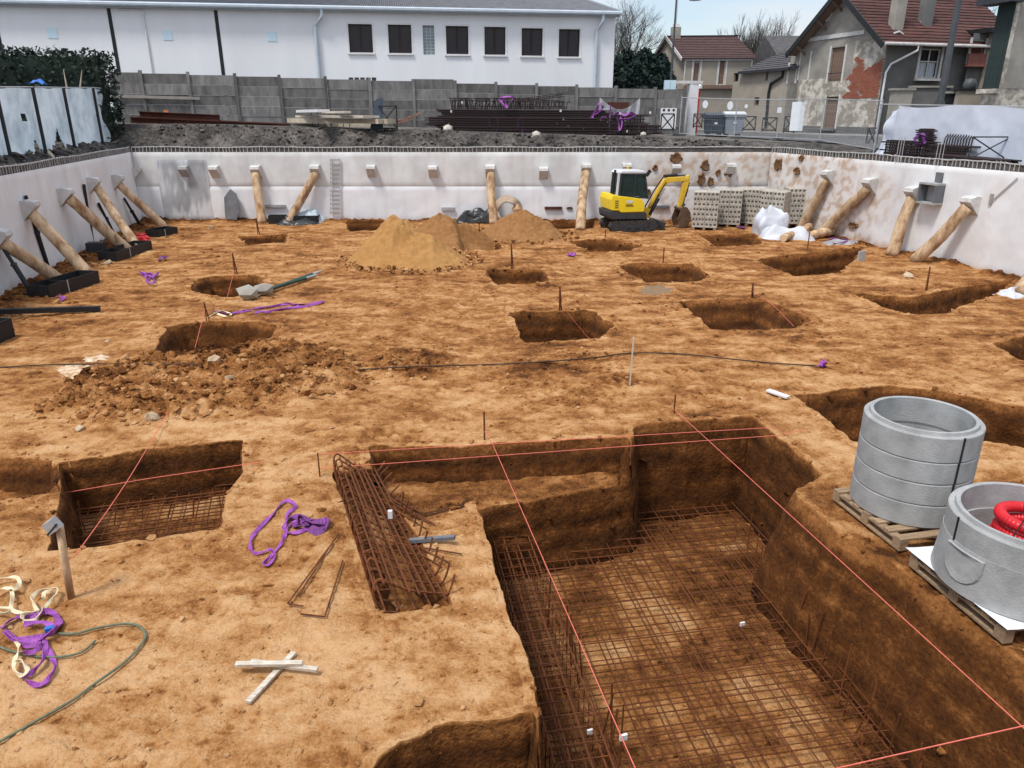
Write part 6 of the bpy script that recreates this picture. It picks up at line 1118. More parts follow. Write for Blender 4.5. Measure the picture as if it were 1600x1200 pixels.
M().tube([GZ(500, 745), GZ(500, 745)+Vector((0, 0, .34))], .01, 5).build('marker_pin', K['rust'], label='pin holding the two cross strings left of the hooked cage', cat='marker pin')
def string(P, label, r=.0045, m='string', sag=.0):
    P = [Vector(p) for p in P]; out = []
    for i in range(len(P)-1):
        for k in range(8): x = k/8; out.append(P[i].lerp(P[i+1], x)-Vector((0, 0, sag*4*x*(1-x))))
    M().tube(out+[P[-1]], r, 5).build('string_line', K[m], label=label, cat='string line', group='orange setting out strings')
z1 = .12
string([pins['a']-Vector((0, 0, .3)), G(768, 690, z1), G(1010, 1240, z1)], 'orange string running forward over the left part of the deep excavation', .0048)
string([pins['b']-Vector((0, 0, .25)), G(1600, 1138, z1), G(1700, 1225, z1)], 'orange string running forward over the right part of the deep excavation', .0048)
string([GZ(500, 722, .12), G(1207, 668, .12), GZ(1345, 655, .10)], 'upper of the two orange strings crossing behind the deep excavation', .005)
string([GZ(500, 745, .12), G(1220, 680, .10), GZ(1255, 676, .05)], 'lower of the two orange strings crossing behind the deep excavation', .005)
string([pins['c']-Vector((0, 0, .15)), G(292, 590, .12), G(205, 742, .12), GZ(118, 890, .14)], 'long orange string from the left hole pin down to the stake in front', .0055, sag=.02)
string([GZ(58, 773, .05), G(230, 748, .06), GZ(410, 727, .05)], 'orange string crossing above the left excavation', .005)
string([G(1230, 1218, z1), G(1600, 1134, z1), G(1700, 1112, z1)], 'orange string crossing the lower right corner of the photo', .0055)
string([pins['e']-Vector((0, 0, .4)), GZ(915, 528, .05), GZ(975, 578, .05)], 'faint orange string from the nearest middle hole towards the white lath', .004)
string([pins['d']-Vector((0, 0, .5)), GZ(352, 452, .1), GZ(323, 500, .3)], 'faint orange string between the two left holes', .006)
string([pins['h']-Vector((0, 0, .2)), GZ(1205, 500, .1), GZ(1240, 514, .06)], 'faint orange string across the grey shaded hole', .005)
def cable(pts, label, r, m='cable', nm='cable', cat='cable', lift=.03): P = cat_rom([GZ(u, v, lift) for u, v in pts], 6); M().tube(P, r, 6).build(nm, K[m], label=label, cat=cat)
cable([(-20, 578), (60, 573), (140, 571), (220, 572), (310, 569)], 'dark cable lying on the soil from the left edge to the rubble strip', .013); cable([(560, 580), (650, 575), (760, 572), (850, 568), (930, 561), (985, 554), (1060, 555), (1130, 562), (1200, 569), (1275, 574)], 'thin dark cable snaking across the middle of the pit floor', .013)
# stakes, laths and boards
p0 = GZ(110, 934); p1 = G(93, 822, 0); p1 = D(93, 822, p0.y); t = thing('timber_stake', 'round wooden stake with a grey cap standing in front of the left excavation', 'stake', p0); M().tube([p0-Vector((0, 0, .15)), p0.lerp(p1, .5), p1], [.032, .036, .036], 10).build('pole', K['log'], t, smooth=True); M().obb(p1+Vector((-.05, -.02, .02)), Vector((.045, .0, .03)), (0, .05, 0), Vector((-.03, 0, .05))).build('cap', K['conc'], t); M().tube([p1+Vector((-.09, -.06, -.06)), p1+Vector((.02, -.065, .055))], .012, 5).build('strap', K['black'], t)
for i, (a_, b_, w, z, lb) in enumerate([((388, 1102), (460, 1024), .05, .03, 'longest pale lath of the crossed pair, under the other laths'), ((393, 1043), (497, 1056), .045, .065, 'middle pale lath half hidden under the top lath'), ((370, 1052), (474, 1050), .05, .095, 'top pale lath lying across the crossed laths')]): M().bar(GZ(*a_, z), GZ(*b_, z), w, .025).build('lath', K['lath'], label=lb, cat='lath', group='crossed pale laths on the foreground soil')
M().bar(GZ(1199, 613, .04), GZ(1231, 625, .05), .11, .03).build('lath', K['white'], label='short white board lying left of the hole behind the rings', cat='lath')
p = GZ(984, 603); q = D(990, 527, p.y); M().bar(p, q, .045, .02).build('lath', K['lath'], label='thin whitish lath standing upright in the middle of the pit floor', cat='lath')
p = GZ(1345, 408); M().box(p+Vector((0, 0, .15)), (.28, .06, .36), .4).build('white_block', K['conc'], label='pale grey slab standing at the end of the right hand hole', cat='block')
# green props with soil covered heads
for i, (a_, b_, lb) in enumerate([((388, 468), (478, 440), 'front dark green steel prop lying beside the left hole'), ((412, 462), (488, 434), 'rear dark green steel prop lying beside the left hole')]):
    A, B = GZ(*a_, .10), GZ(*b_, .10); t = thing('steel_prop', lb, 'steel prop', A, 'green props lying on the soil'); M().tube([A, B], .05, 8).build('tube', K['dgreen'], t); M().tube([B, B+(B-A).normalized()*.5], .032, 8).build('inner_tube', K['galv'], t)
    b = M().add([A+Vector((v_[0]*.27, v_[1]*.22, v_[2]*.19+.06)) for v_ in ICO_V*(1+.15*rng.standard_normal((12, 1)))], ICO_F.tolist()); b.build('concrete_lump', K['hw'], t)
# ------------------------------------------------------------------ slings and ropes on the floor
def sling(pts, label, w=.05, m='purple', lift=.03, roll=0., group='purple lifting slings lying on the pit floor', k=5):
    P = [GZ(a[0], a[1], lift+(a[2] if len(a) > 2 else 0)) for a in pts]; M().ribbon(cat_rom(P, k), w, .004, roll).build('lifting_sling', K[m], label=label, cat='sling', group=group)
sling([(392, 862), (392, 848), (402, 832), (425, 808), (440, 790), (452, 786), (462, 795), (450, 806), (447, 820), (444, 832), (462, 836), (480, 828), (468, 818), (452, 824), (446, 838), (444, 848, .02)], 'purple sling tangle left of the hooked cage, long outer strand', .045)
sling([(444, 846), (436, 858), (424, 872), (412, 884), (420, 886), (430, 872), (424, 862), (412, 866), (398, 868), (391, 860)], 'purple sling strand with a small eye left of the hooked cage', .035, roll=.6)
sling([(447, 822), (455, 812), (472, 812), (485, 818), (478, 828, .04), (462, 826), (470, 816, .05), (490, 822, .02), (505, 830), (514, 820), (490, 819, .03), (474, 824)], 'dark folded heap of the purple sling left of the hooked cage', .075, 'purpd', roll=.3)
sling([(476, 820, .04), (492, 828, .05), (512, 822, .03), (500, 834), (484, 828)], 'flat broad end of the purple sling nearest the hooked cage', .10, 'purpd')
for i, pts in enumerate([[(2, 985), (20, 972), (45, 965), (75, 962), (92, 972), (88, 990), (60, 1000), (25, 1003), (8, 992)], [(20, 1000), (30, 1008), (60, 1008), (85, 995), (95, 980), (85, 965), (68, 962), (50, 975)], [(24, 1004), (45, 1012), (70, 1006), (88, 992), (70, 982), (40, 985)], [(70, 1008), (82, 1030), (86, 1048), (76, 1066), (62, 1075), (42, 1069)], [(72, 1006), (72, 1028), (62, 1048), (45, 1062), (32, 1063)], [(12, 994), (40, 1018), (66, 1016), (56, 1028), (38, 1030)]]): sling(pts, ['big purple loop of the foreground sling tangle at the left edge', 'right hand fold of the foreground purple sling tangle', 'inner flat fold of the foreground purple sling tangle', 'outer hanging purple loop at the bottom of the foreground tangle', 'inner hanging purple loop at the bottom of the foreground tangle', 'short purple fold low in the foreground tangle'][i], .055 if i < 3 else .045, lift=.03+.02*(i % 3), roll=.3*i)
for i, pts in enumerate([[(-10, 917), (10, 912), (28, 911), (33, 920), (26, 930), (20, 926), (22, 942), (20, 960), (30, 966), (42, 968)], [(-8, 936), (8, 928), (20, 930)], [(-8, 958), (20, 960), (12, 968), (-8, 965)], [(62, 965), (52, 946), (62, 934), (85, 928), (92, 932), (85, 945), (72, 958), (66, 966), (58, 978), (40, 980), (38, 970), (50, 966), (62, 965)], [(70, 945), (72, 935), (84, 933)], [(28, 1012), (33, 1020), (30, 1030), (26, 1042), (26, 1058), (36, 1066), (46, 1058), (38, 1044), (28, 1042)]]): sling(pts, ['cream sling loop reaching in from the left edge above the purple tangle', 'short cream strand at the left edge above the purple tangle', 'lower cream strand at the left edge above the purple tangle', 'cream sling loop standing up right behind the purple tangle', 'inner twist of the right cream loop behind the purple tangle', 'cream eye hanging at the bottom of the purple tangle'][i], .036, 'cream', .07, .5*i, 'cream slings tangled with the purple sling')
p = GZ(80, 994, .08); M().box(p, (.07, .05, .04), .5).build('blue_buckle', K['blue'], label='small blue sleeve on the foreground sling tangle', cat='sleeve')
cable([(92, 994), (120, 994), (150, 986), (190, 979), (215, 981), (228, 995), (222, 1010), (205, 1030), (185, 1047), (150, 1072), (115, 1098), (60, 1130), (-20, 1175)], 'grey green rope looping from the purple tangle to the lower left corner', .012, 'rope', 'rope', 'rope'); cable([(-10, 1010), (20, 1022), (60, 1030), (100, 1030), (130, 1022), (150, 1005)], 'grey green rope passing under the foreground purple tangle', .011, 'rope', 'rope', 'rope')
def tangle(cu, cv, ru, rv, n_, label, w=.07, m='purple'):
    P = [(cu+ru*random.gauss(0, .5), cv+rv*random.gauss(0, .5), random.uniform(0, .08)) for _ in range(n_)]; sling(P, label, w, m, k=4)
for cu, cv, ru, rv, n_, lb, m in [(238, 436, 16, 9, 16, 'tangled purple sling on the soil left of the left hole', 'purple'), (258, 407, 11, 3, 8, 'small faded purple sling near the far left trays', 'purpd'), (98, 467, 10, 3, 6, 'purple strand lying at the foot of the nearest black tray', 'purple'), (893, 400, 9, 3, 10, 'small bright purple sling bundle in front of the excavator', 'purple'), (1285, 573, 9, 3, 10, 'small purple sling bundle behind the concrete rings', 'purple'), (1160, 358, 14, 2, 8, 'faded purple strand below the block stacks', 'purpd'), (1305, 377, 18, 5, 12, 'faded purple sling among scrap at the foot of the right wall', 'purpd')]: tangle(cu, cv, ru, rv, n_, lb, m=m)
sling([(335, 487), (355, 492), (375, 489), (395, 486), (418, 482), (440, 478), (460, 478), (485, 476), (506, 473), (480, 480), (450, 484), (420, 487), (398, 490)], 'long stretched purple sling in front of the green props', .06); sling([(380, 488), (405, 482), (430, 480), (452, 476), (466, 480), (440, 485), (415, 490)], 'second fold of the long purple sling in front of the green props', .06, roll=.8)
sling([(334, 490), (350, 488), (362, 494), (352, 496), (340, 492)], 'white end loop of the long purple sling', .05, 'cream'); cable([(325, 498), (335, 492), (345, 488)], 'pale cord at the white end of the long purple sling', .01, 'cream', 'cord', 'cord')
# crushed film and scrap at walls
def slump(name, cu, cv, w, dpt, h, m, label, seed):
    p = GZ(cu, cv, -.05); b = M(); nu, nv = 44, 24
    def fn(s, t):
        a = s*6.2832; e = t*1.5708; ca, sa = math.cos(a), math.sin(a); k = .45; X = math.copysign(abs(ca)**k, ca); Y = math.copysign(abs(sa)**k, sa); c = math.cos(e)**.45 if t < 1 else 0; z = math.sin(e)**.8
        g = 1+.22*float(fbm(np.array(X*1.6+seed), np.array(Y*1.6+z*1.7), 3, seed))+.05*math.sin(9*X+7*z); return p+Vector((X*c*w/2*g, Y*c*dpt/2*g, z*h*(1+.35*float(fbm(np.array(X*c*1.3+seed), np.array(Y*c*1.3), 2, seed+2)))))
    return b.grid(nu, nv, fn).build(name, K[m], smooth=True, label=label, cat='bulk bag')
def rag(name, cu, cv, w, dpt, h, m, label, seed, n_=26):
    p = GZ(cu, cv, -.03)
    def fn(s, t):
        x, y = (s-.5)*w, (t-.5)*dpt; e = max(0, 1-((2*s-1)**4+(2*t-1)**4)); return p+Vector((x+.12*float(fbm(np.array(s*3), np.array(t*3), 2, seed)), y+.12*float(fbm(np.array(s*3), np.array(t*3), 2, seed+1)), h*e**.7*(.6+.75*float(fbm(np.array(s*2.3), np.array(t*2.), 2, seed+2)))+.04*h*math.sin(s*24+t*9)*e+.10*h*abs(float(fbm(np.array(s*6+t*2), np.array(t*3), 2, seed+4)))*e))
    return M().grid(n_, n_, fn).build(name, K[m], smooth=True, label=label, cat='plastic sheet')
rag('tarpaulin', 484, 347, 1.5, .8, .62, 'film', 'white and black crumpled film bundle before the black tray at the back wall', 5); rag('black_film', 466, 350, 1.9, 1.0, .34, 'blackfilm', 'crumpled black plastic film under the white film bundle at the back wall', 9); rag('black_film', 747, 345, 1.9, .6, .75, 'blackfilm', 'crumpled black plastic film leaning against the hose coil at the back wall', 13)
slump('bulk_bag', 1203, 366, 1.25, 1.0, 1.0, 'tarp', 'white bulk bag slumped in front of the concrete block stacks', 21); rag('tarpaulin', 1228, 372, 2.0, 1.1, .62, 'tarp', 'white tarpaulin spread beside the slumped bulk bag', 25)
rag('grey_film', 1322, 379, 1.7, .8, .18, 'clear', 'grey and white plastic scrap lying at the foot of the right wall', 31); rag('white_film', 1590, 462, .9, .6, .25, 'tarp', 'white plastic scrap at the right edge below the cut off log', 35)
p = GZ(795, 352); t = thing('hose_coil', 'big round coil of striped ducting leaning on the back wall behind the pale log', 'hose coil', (p.x, 32.85, p.z))
c_ = Vector((D(793, 330, 32.8).x, 32.85, .52))
for i in range(7):
    r = .62-.035*i; y = -.05-.07*i*.9; M().tube([c_+Vector((r*math.cos(a*.2244), y*.6+.08*math.sin(a), r*math.sin(a*.2244)*1.0)) for a in range(29)], .045, 6).build('coil', K['hw' if i % 2 == 0 else 'logend'], t, smooth=True)
p = D(807, 327, 32.7); M().lathe([(0, -.2), (.16, -.12), (.2, .02), (.1, .2), (0, .26)], 10, p).build('sack', K['logend'], label='small tan sack beside the striped hose coil', cat='sack', fixn=True)
# stub logs lying at the right
a_, b_ = GZ(1224, 379, .16), GZ(1263, 362, .16); log(a_, b_, .15, 'short log lying in front of the white tarpaulin'); a_, b_ = GZ(1262, 374, .18), GZ(1300, 368, .16); log(a_, b_, .17, 'short cut log lying right of the white tarpaulin')
# ------------------------------------------------------------------ concrete blocks on pallets
def blockmesh(name, L_, Wd, H_, nh):
    b = M(); g = .006; x, y, z = L_/2-g, Wd/2-g, H_-g
    b.add([(-x, -y, 0), (x, -y, 0), (x, y, 0), (-x, y, 0), (-x, -y, z), (x, -y, z), (x, y, z), (-x, y, z)], [(0, 3, 2, 1), (4, 5, 6, 7), (1, 2, 6, 5), (2, 3, 7, 6), (3, 0, 4, 7)])
    xs_ = [-x]; hw2 = 2*x/nh*.30
    for i in range(nh): c = -x+2*x*(i+.5)/nh; xs_ += [c-hw2, c+hw2]
    xs_ += [x]; zl_, zh_ = z*.38, z*.84
    for i in range(len(xs_)-1):
        a, c = xs_[i], xs_[i+1]
        if i % 2 == 0: b.add([(a, -y, 0), (c, -y, 0), (c, -y, z), (a, -y, z)], [(0, 1, 2, 3)])
        else:
            b.add([(a, -y, 0), (c, -y, 0), (c, -y, zl_), (a, -y, zl_), (a, -y, zh_), (c, -y, zh_), (c, -y, z), (a, -y, z)], [(0, 1, 2, 3), (4, 5, 6, 7)]); k = .09; b.add([(a, -y, zl_), (c, -y, zl_), (c, -y, zh_), (a, -y, zh_), (a, -y+k, zl_), (c, -y+k, zl_), (c, -y+k, zh_), (a, -y+k, zh_)], [(0, 1, 5, 4), (1, 2, 6, 5), (2, 3, 7, 6), (3, 0, 4, 7), (4, 5, 6, 7)])
    return b.mesh(name, K['block'], (0, 0, 0))
bmA = blockmesh('block', .5, .25, .2, 3); bmB = blockmesh('block', .25, .5, .2, 2)
def bstack(x, y, rz, layers, label, n=2):
    t = thing('block_stack', label, 'block stack', (x, y, GH(x, y)), 'stacks of grey hollow blocks near the excavator'); z = .12; pb = M()
    for i in (-.42, 0, .42): pb.box((i, 0, .06), (.1, 1.0, .1))
    for j in range(6): pb.box((0, -.42+j*.168, .117), (1.02, .11, .012))
    pm = pb.mesh('pallet', K['wood'], (0, 0, 0)); inst('pallet', pm, WP[t.name], t)
    for l in range(layers):
        if l % 2 == 0:
            for i in range(2):
                for j in range(4):
                    if j in (1, 2) and l < layers-1 and i in (0, 1) and False: continue
                    if l < layers-1 and 0 < j < 3 and False: continue
                    o = Vector((-.25+.5*i+random.uniform(-.008, .008), -.375+.25*j, z+.2*l)); inst('block', bmA, WP[t.name]+o, t, (0, 0, 0 if j < 2 else math.pi))
        else:
            for i in range(4):
                for j in range(2): o = Vector((-.375+.25*i+random.uniform(-.006, .006), -.25+.5*j, z+.2*l)); inst('block', bmB, WP[t.name]+o, t, (0, 0, 0 if j < 1 else math.pi))
    t.rotation_euler.z = rz; return t
for (u, v, Y, rz, ly, lb) in [(1102, 355, 31.0, -.30, 7, 'nearest stack of hollow blocks beside the excavator bucket'), (1138, 352, 32.05, -.30, 7, 'second stack of hollow blocks just behind the nearest one'), (1160, 350, 32.6, -.75, 7, 'tall rear stack of hollow blocks against the back wall'), (1190, 350, 31.9, -.75, 7, 'middle rear stack of hollow blocks behind the white bag'), (1212, 352, 31.0, -.75, 7, 'stack of hollow blocks right behind the white bag'), (1243, 352, 31.2, -.1, 7, 'rightmost stack of hollow blocks beside the slanting log')]: q = G(u, v); bstack(D(u, 340, Y).x, Y, rz, ly, lb)
# ------------------------------------------------------------------ concrete rings
def pallet(t_loc, rz, label, w=1.2, l=1.0):
    x, y, z = t_loc; t = thing('pallet', label, 'pallet', t_loc, 'pallets under the concrete rings')
    for i in range(7): inst('deck_board', M().box((0, 0, 0), (w, .105, .022)).mesh('deck_board', K['wood'], (0, 0, 0)), Vector((x, y-l/2+.055+i*(l-.11)/6, z+.13)), t)
    for i in (-1, 0, 1):
        inst('stringer', M().box((0, 0, 0), (.1, l, .022)).mesh('stringer', K['wood'], (0, 0, 0)), Vector((x+i*(w/2-.05), y, z+.108)), t); inst('bottom_board', M().box((0, 0, 0), (.1, l, .022)).mesh('bottom_board', K['wood'], (0, 0, 0)), Vector((x+i*(w/2-.05), y, z+.011)), t)
        for j in (-1, 0, 1): inst('spacer_block', M().box((0, 0, 0), (.1, .12, .074)).mesh('spacer_block', K['wood'], (0, 0, 0)), Vector((x+i*(w/2-.05), y+j*(l/2-.06), z+.0596)), t)
    t.rotation_euler.z = rz; return t
GEO_R = .615
def ring(c, h, r, label, strip=True, top=False, sa=0, grp='stacked concrete manhole rings'):
    t = thing('manhole_ring', label, 'manhole ring', c, grp); ri = r-.10
    prof = [(ri, .0), (r-.008, .0), (r, .012), (r, h-.014), (r-.010, h-.004), (r-.05, h-.003), (r-.058, h+.035), (ri+.008, h+.035), (ri, h+.03)]
    M().lathe(prof, 96, c, True).build('ring_wall', K['conc'], t, smooth=False)
    t.children[0].data.polygons.foreach_set('use_smooth', [True]*len(t.children[0].data.polygons)); t.children[0].data.set_sharp_from_angle(angle=.35)
    if strip: d = Vector((math.cos(sa), math.sin(sa), 0)); M().obb(Vector(c)+d*(r+.002)+Vector((0, 0, h/2)), Vector((-d.y, d.x, 0))*.012, d*.004, (0, 0, h/2-.004)).build('strap_mark', K['black'], t)
    return t
rc = Vector((4.68, 7.78, 0)); rz0 = min(GH(rc.x+a, rc.y+b) for a, b in ((-.5, -.3), (.4, -.4), (0, .4), (0, 0)))+.05
gz = rz0
pallet((4.70, 7.66, gz), .21, 'wooden pallet under the stack of four concrete rings', 1.25, 1.2)
hh = [.28, .26, .26, .30]; z = gz+.145
for i in range(4): ring((rc.x, rc.y, z), hh[i], GEO_R, ['bottom ring of the four ring concrete stack', 'second ring from the bottom of the concrete stack', 'third ring from the bottom of the concrete stack', 'top ring of the four ring concrete stack with an open rim'][i], True, i == 3, math.radians(-79+.5*i)); z += hh[i]
bc = Vector((4.93, 6.14, 0)); bz = min(GH(bc.x+a, bc.y+b) for a, b in ((-.6, .2), (-.5, -.5), (.3, -.4), (0, 0)))+.06
pallet((bc.x+.08, bc.y+.02, bz), .18, 'wooden pallet under the concrete base unit at the right edge', 1.5, 1.25)
sh = M().grid(14, 14, lambda s, t: Vector((bc.x+.06, bc.y+.03, bz+.152))+Matrix.Rotation(.18, 3, 'Z')@Vector(((s-.5)*1.52, (t-.5)*1.34, .012*math.sin(s*9)*math.cos(t*7)+(.03*(abs(s-.5)*2)**6))))
sh.build('foam_sheet', K['sign'], label='pale sheet on the pallet under the concrete base unit', cat='sheet')
z = bz+.17; t = thing('manhole_chamber', 'round concrete manhole base with a moulded pipe socket at the right edge', 'manhole base', (bc.x, bc.y, z)); r = .74; hb = .46
M().lathe([(0, .0), (r-.01, 0), (r, .012), (r-.035, hb), (r-.16, hb), (r-.16, .1), (0, .1)], 96, (bc.x, bc.y, z)).build('base_wall', K['conc'], t)
t.children[0].data.polygons.foreach_set('use_smooth', [True]*len(t.children[0].data.polygons)); t.children[0].data.set_sharp_from_angle(angle=.35)
sa = math.radians(-166); d = Vector((math.cos(sa), math.sin(sa), 0)); e_ = Vector((-d.y, d.x, 0)); na = 20
def socket(off, rx, rz_):
    out_ = []
    for k in range(na):
        a = 6.2832*k/na; sn_ = math.sin(a); x_ = rx*math.cos(a) if sn_ < 0 else rx*(1 if math.cos(a) > .4 else -1 if math.cos(a) < -.4 else math.cos(a)/.4); zz = .30+rz_*sn_ if sn_ < 0 else .30+min(.13, sn_*.3); ph = x_/r; out_.append(Vector((bc.x, bc.y, z))+(d*math.cos(ph)+e_*math.sin(ph))*off+Vector((0, 0, zz)))
    return out_
b = M(); rings_ = [socket(r-.06, .225, .205), socket(r-.01, .215, .195), socket(r+.003, .200, .18), socket(r-.004, .15, .13)]
b.add(sum(rings_, []), [(i*na+k, i*na+(k+1) % na, (i+1)*na+(k+1) % na, (i+1)*na+k) for i in range(3) for k in range(na)]+[tuple(3*na+k for k in range(na))]); b.build('pipe_socket', K['conc'], t, smooth=False, fixn=True)
ring((bc.x, bc.y, z+hb-.03), .27, .70, 'single concrete ring standing on the manhole base at the right edge', True, True, math.radians(-180), None)
# red corrugated conduit coil inside the ring
cz = z+hb+.12; t = thing('conduit_coil', 'coil of bright red corrugated conduit lying inside the ring at the right edge', 'conduit coil', (bc.x+.12, bc.y+.02, cz-.2))
for i in range(5):
    P = []; R = []; rr = .37-.025*(i % 2)-.012*i; zz_ = cz-.45+.115*i
    for a in range(220): g = a/219*6.2832; P.append((bc.x+.15+rr*math.cos(g), bc.y+.10+rr*math.sin(g), zz_+.03*math.sin(g+i))); R.append(.052+(.006 if a % 4 < 2 else -.002))
    M().tube(P, R, 10).build('coil_turn', K['red'], t, smooth=True)
M().tube([(bc.x-.15, bc.y-.10, cz+.16), (bc.x-.24, bc.y-.14, cz+.02), (bc.x-.22, bc.y-.13, cz-.15)], .006, 5).build('tie_wire', K['rustd'], t)
# ------------------------------------------------------------------ excavator
ex = G(981, 361); ey = 31.0; exx = D(981, 361, ey).x; eg = GH(exx, ey)+.0
XF = Matrix.Translation((exx, ey, eg))@Matrix.Rotation(math.radians(12), 4, 'Z')
ev = thing('mini_excavator', 'yellow mini excavator with a pale cab parked at the far end of the pit', 'excavator', (exx, ey, eg))
def E(): return M(XF)
def wp(x, y, z): return XF@Vector((x, y, z))
for sy in (-1, 1):
    y = .55*sy; b = E(); k = 28; prof = []
    for i in range(k):
        a = 6.2832*i/k; x = (.78 if math.cos(a) > 0 else -.78)+.22*math.cos(a); prof.append(Vector((x, y-.16, .23+.22*math.sin(a))))
    b.prism(prof, (0, .32, 0)); tr = b.build('track', K['rubber'], ev, fixn=True); lg = E()
    for i in range(26): 
        s_ = i/26; per_ = 2*1.56+6.2832*.22; dd_ = s_*per_
        if dd_ < 1.56: c_, ax_ = Vector((-.78+dd_, y, .455)), 0
        elif dd_ < 1.56+.691: a = 1.5708-(dd_-1.56)/.22; c_, ax_ = Vector((.78+.225*math.cos(a), y, .23+.225*math.sin(a))), a-1.5708
        elif dd_ < 3.12+.691: c_, ax_ = Vector((.78-(dd_-1.56-.691), y, .012)), 0
        else: a = -1.5708-(dd_-3.12-.691)/.22; c_, ax_ = Vector((-.78+.225*math.cos(a), y, .23+.225*math.sin(a))), a-1.5708
        lg.obb(c_, Vector((math.cos(ax_), 0, math.sin(ax_)))*.03, (0, .165, 0), Vector((-math.sin(ax_), 0, math.cos(ax_)))*.018)
    lg.build('tread_lug', K['rubber'], tr)
    for wx_, wr in ((-.78, .15), (-.4, .075), (-.05, .075), (.3, .075), (.78, .14)): E().tube([(wx_, y-.175 if sy < 0 else y+.165, .23 if abs(wx_) > .5 else .12), (wx_, y-.165 if sy < 0 else y+.175, .23 if abs(wx_) > .5 else .12)], wr, 14).build('wheel', K['mgrey'], tr)
    E().box((0, y-.166 if sy < 0 else y+.166, .24), (1.15, .02, .13)).build('side_frame', K['mgrey'], tr)
E().box((0, 0, .36), (1.2, .75, .26)).build('undercarriage', K['mgrey'], ev); E().tube([(0, 0, .44), (0, 0, .58)], .35, 20).build('slew_ring', K['black'], ev)
b = E(); b.prism([(1.2, -.78, .08), (1.32, -.78, .05), (1.28, -.78, .2), (1.34, -.78, .36), (1.24, -.78, .36), (1.2, -.78, .2)], (0, 1.56, 0)); b.build('dozer_blade', K['mgrey'], ev, fixn=True); E().bar((.55, -.35, .3), (1.22, -.35, .2), .1, .1).bar((.55, .35, .3), (1.22, .35, .2), .1, .1).build('blade_arm', K['mgrey'], ev)
def rounded(pts, y0, y1, m, name): b = E(); b.prism([(x, y0, z) for x, z in pts], (0, y1-y0, 0)); o = b.build(name, K[m], ev, fixn=True); md = o.modifiers.new('bevel', 'BEVEL'); md.width = .035; md.segments = 2; md.limit_method = 'ANGLE'; return o
rounded([(-1.06, .62), (-.98, .52), (.48, .50), (.52, .62), (.5, .78), (-.62, .78), (-.72, .86), (-1.08, .86)], -.70, .70, 'mgrey', 'counterweight')
rounded([(-1.0, .88), (-.70, .87), (-.60, .79), (.36, .79), (.40, .9), (.37, 1.18), (.22, 1.32), (-.3, 1.40), (-.62, 1.44), (-.98, 1.50), (-1.04, 1.3)], -.72, .72, 'yellow', 'engine_cover')
for i in range(4): E().box((-.80, -.725, 1.0+.085*i), (.15, .012, .03)).build('vent_slot', K['mgrey'], ev)
dec = E(); dec.prism([(-.25+.16*math.cos(a*.524), -.728, 1.22+.05*math.sin(a*.524)) for a in range(12)], (0, .006, 0)); dec.build('emblem', K['cabw'], ev, fixn=True)
dec = E()
for rr_ in range(2):
    for i in range(8 if rr_ else 7): dec.box((-.40+.042*i, -.727, 1.10-.05*rr_), (.028, .006, .036))
dec.build('lettering', K['rustb'], ev)
# cab
CY0, CY1 = -.66, .32; cpts = [(-.72, 1.40), (-.66, 2.20), (-.58, 2.33), (.30, 2.30), (.42, 1.98), (.52, 1.32), (.40, 1.30)]
cf = E(); side = [(-.70, 1.42), (-.64, 2.30), (.34, 2.26), (.52, 1.34)]
for y in (CY0, CY1):
    for i in range(4): p, q = side[i], side[(i+1) % 4]; cf.bar((p[0], y, p[1]), (q[0], y, q[1]), .06, .075, up=(0, 1, 0))
    cf.bar((-.06, y, 1.38), (-.04, y, 2.27), .05, .05, up=(0, 1, 0))
for x, z in side: cf.bar((x, CY0, z), (x, CY1, z), .07, .07)
cfr = cf.build('cab_frame', K['mgrey'], ev)
for y in (CY0+.005, CY1-.005):
    for i_, (xa, xb) in enumerate(((-.66, -.08), (-.04, .47))):
        b = E(); za, zb_ = (2.27, 2.26) if i_ == 0 else (2.26, 2.24); b.prism([(xa, y, 1.42), (xb, y, 1.40 if i_ == 0 else 1.38), ((xb if i_ == 0 else .33), y, zb_), (xa+.05 if i_ == 0 else xa, y, za)], (0, .008, 0)); b.build('window', K['glass'], cfr, fixn=True)
b = E(); b.obb((.43, (CY0+CY1)/2, 1.8), (.006, 0, 0), (0, .46, 0), Vector((-.085, 0, .44))).build('windscreen', K['glass'], cfr); b = E(); b.obb((-.67, (CY0+CY1)/2, 1.86), (.006, 0, 0), (0, .46, 0), Vector((.028, 0, .42))).build('rear_window', K['glass'], cfr)
rounded([(-.76, 2.30), (-.62, 2.42), (.30, 2.40), (.44, 2.28)], CY0-.05, CY1+.05, 'cabw', 'cab_roof'); b = E(); b.bar((-.80, CY0, 1.42), (-.74, CY0, 2.35), .07, .09, up=(0, 1, 0)); b.build('rear_pillar', K['cabw'], ev); E().tube([(-.84, -.3, 1.3), (-.78, -.3, 2.42)], .045, 8).build('exhaust', K['black'], ev)
E().box((-.2, -.15, 1.62), (.4, .45, .14)).box((-.38, -.15, 1.88), (.12, .42, .5)).build('seat', K['black'], ev); E().tube([(.15, -.35, 1.35), (.12, -.35, 1.75)], .02, 6).build('lever', K['black'], ev); E().bar((.36, CY0-.1, 2.2), (.5, CY0-.16, 2.42), .05, .14).build('mirror', K['black'], ev)
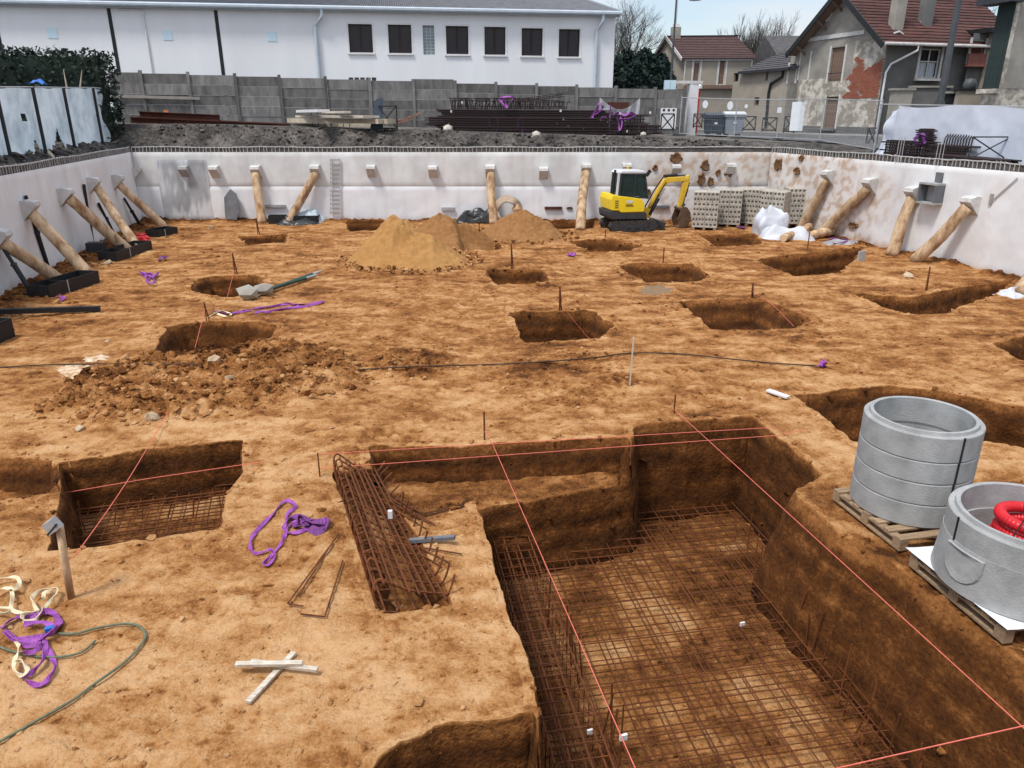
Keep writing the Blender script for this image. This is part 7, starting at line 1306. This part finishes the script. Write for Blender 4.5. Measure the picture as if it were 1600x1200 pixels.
# boom, arm, bucket (set right of the cab)
BY = .0
def plate(pts, w, m, name, y=BY): b = E(); b.prism([(x, y-w/2, z) for x, z in pts], (0, w, 0)); o = b.build(name, K[m], ev, fixn=True); md = o.modifiers.new('bevel', 'BEVEL'); md.width = .02; md.segments = 2; md.limit_method = 'ANGLE'; return o
plate([(.48, .50), (.86, .46), (.98, .62), (.88, .82), (.74, .90), (.60, .80), (.5, .78)], .28, 'ygold', 'boom_bracket')
plate([(.72, .66), (.88, .60), (1.16, 1.20), (1.48, 1.72), (1.64, 1.86), (2.48, 1.93), (2.50, 2.05), (2.28, 2.09), (1.60, 2.08), (1.44, 2.02), (1.16, 1.58), (.90, 1.06)], .19, 'ygold', 'boom')
plate([(2.36, 2.10), (2.52, 2.16), (2.56, 1.96), (2.42, 1.40), (2.26, .82), (2.12, .80), (2.16, 1.10), (2.24, 1.78), (2.32, 1.98)], .16, 'ygold', 'arm')
def ram(p, q, r, name):
    P, Q = Vector(p), Vector(q); b = E(); b.tube([P, P.lerp(Q, .6)], r, 10); o = b.build(name, K['black'], ev, fixn=True); E().tube([P.lerp(Q, .58), Q], r*.6, 8).build('piston_rod', K['chrome'], o); return o
ram((.86, -.14, .62), (1.44, -.14, 1.66), .065, 'boom_ram'); ram((1.42, -.0, 2.12), (2.40, -.0, 2.19), .06, 'arm_ram'); ram((2.54, -.0, 1.86), (2.36, -.0, .92), .055, 'bucket_ram'); E().tube([(.74, .12, .9), (1.1, .12, 1.55), (1.44, .12, 2.06), (1.6, .12, 2.12)], .03, 6).build('hydraulic_hose', K['black'], ev)
E().tube([(-.1, .1, 2.40), (-.1, .1, 2.52)], .05, 10).build('beacon', K['ygold'], ev); E().tube([(1.5, -.03, 2.14), (1.9, -.05, 2.16), (2.3, -.02, 2.14), (2.44, 0, 2.0), (2.3, 0, 1.3)], .02, 6).build('hydraulic_hose', K['black'], ev); E().tube([(.62, -.05, .7), (.95, -.12, .95), (1.2, -.115, 1.4), (1.5, -.115, 1.9)], .018, 6).build('hydraulic_hose', K['black'], ev)
E().tube([(1.2, -.12, 1.36), (1.2, .12, 1.36)], .05, 8).build('pivot_pin', K['mgrey'], ev)
plate([(2.10, .86), (2.24, .92), (2.44, .88), (2.60, .66), (2.64, .36), (2.52, .10), (2.30, .02), (2.10, .06), (2.30, .10), (2.46, .22), (2.50, .40), (2.44, .62), (2.30, .74), (2.14, .74)], .62, 'bucket', 'bucket')
for s_ in (-1, 1): plate([(2.14, .76), (2.30, .76), (2.46, .62), (2.52, .40), (2.47, .22), (2.30, .10), (2.12, .08), (2.02, .40)], .03, 'bucket', 'bucket_side', BY+s_*.30)
E().bar((2.18, -.09, .84), (2.42, -.09, .98), .05, .07).bar((2.18, .09, .84), (2.42, .09, .98), .05, .07).build('bucket_link', K['mgrey'], ev)
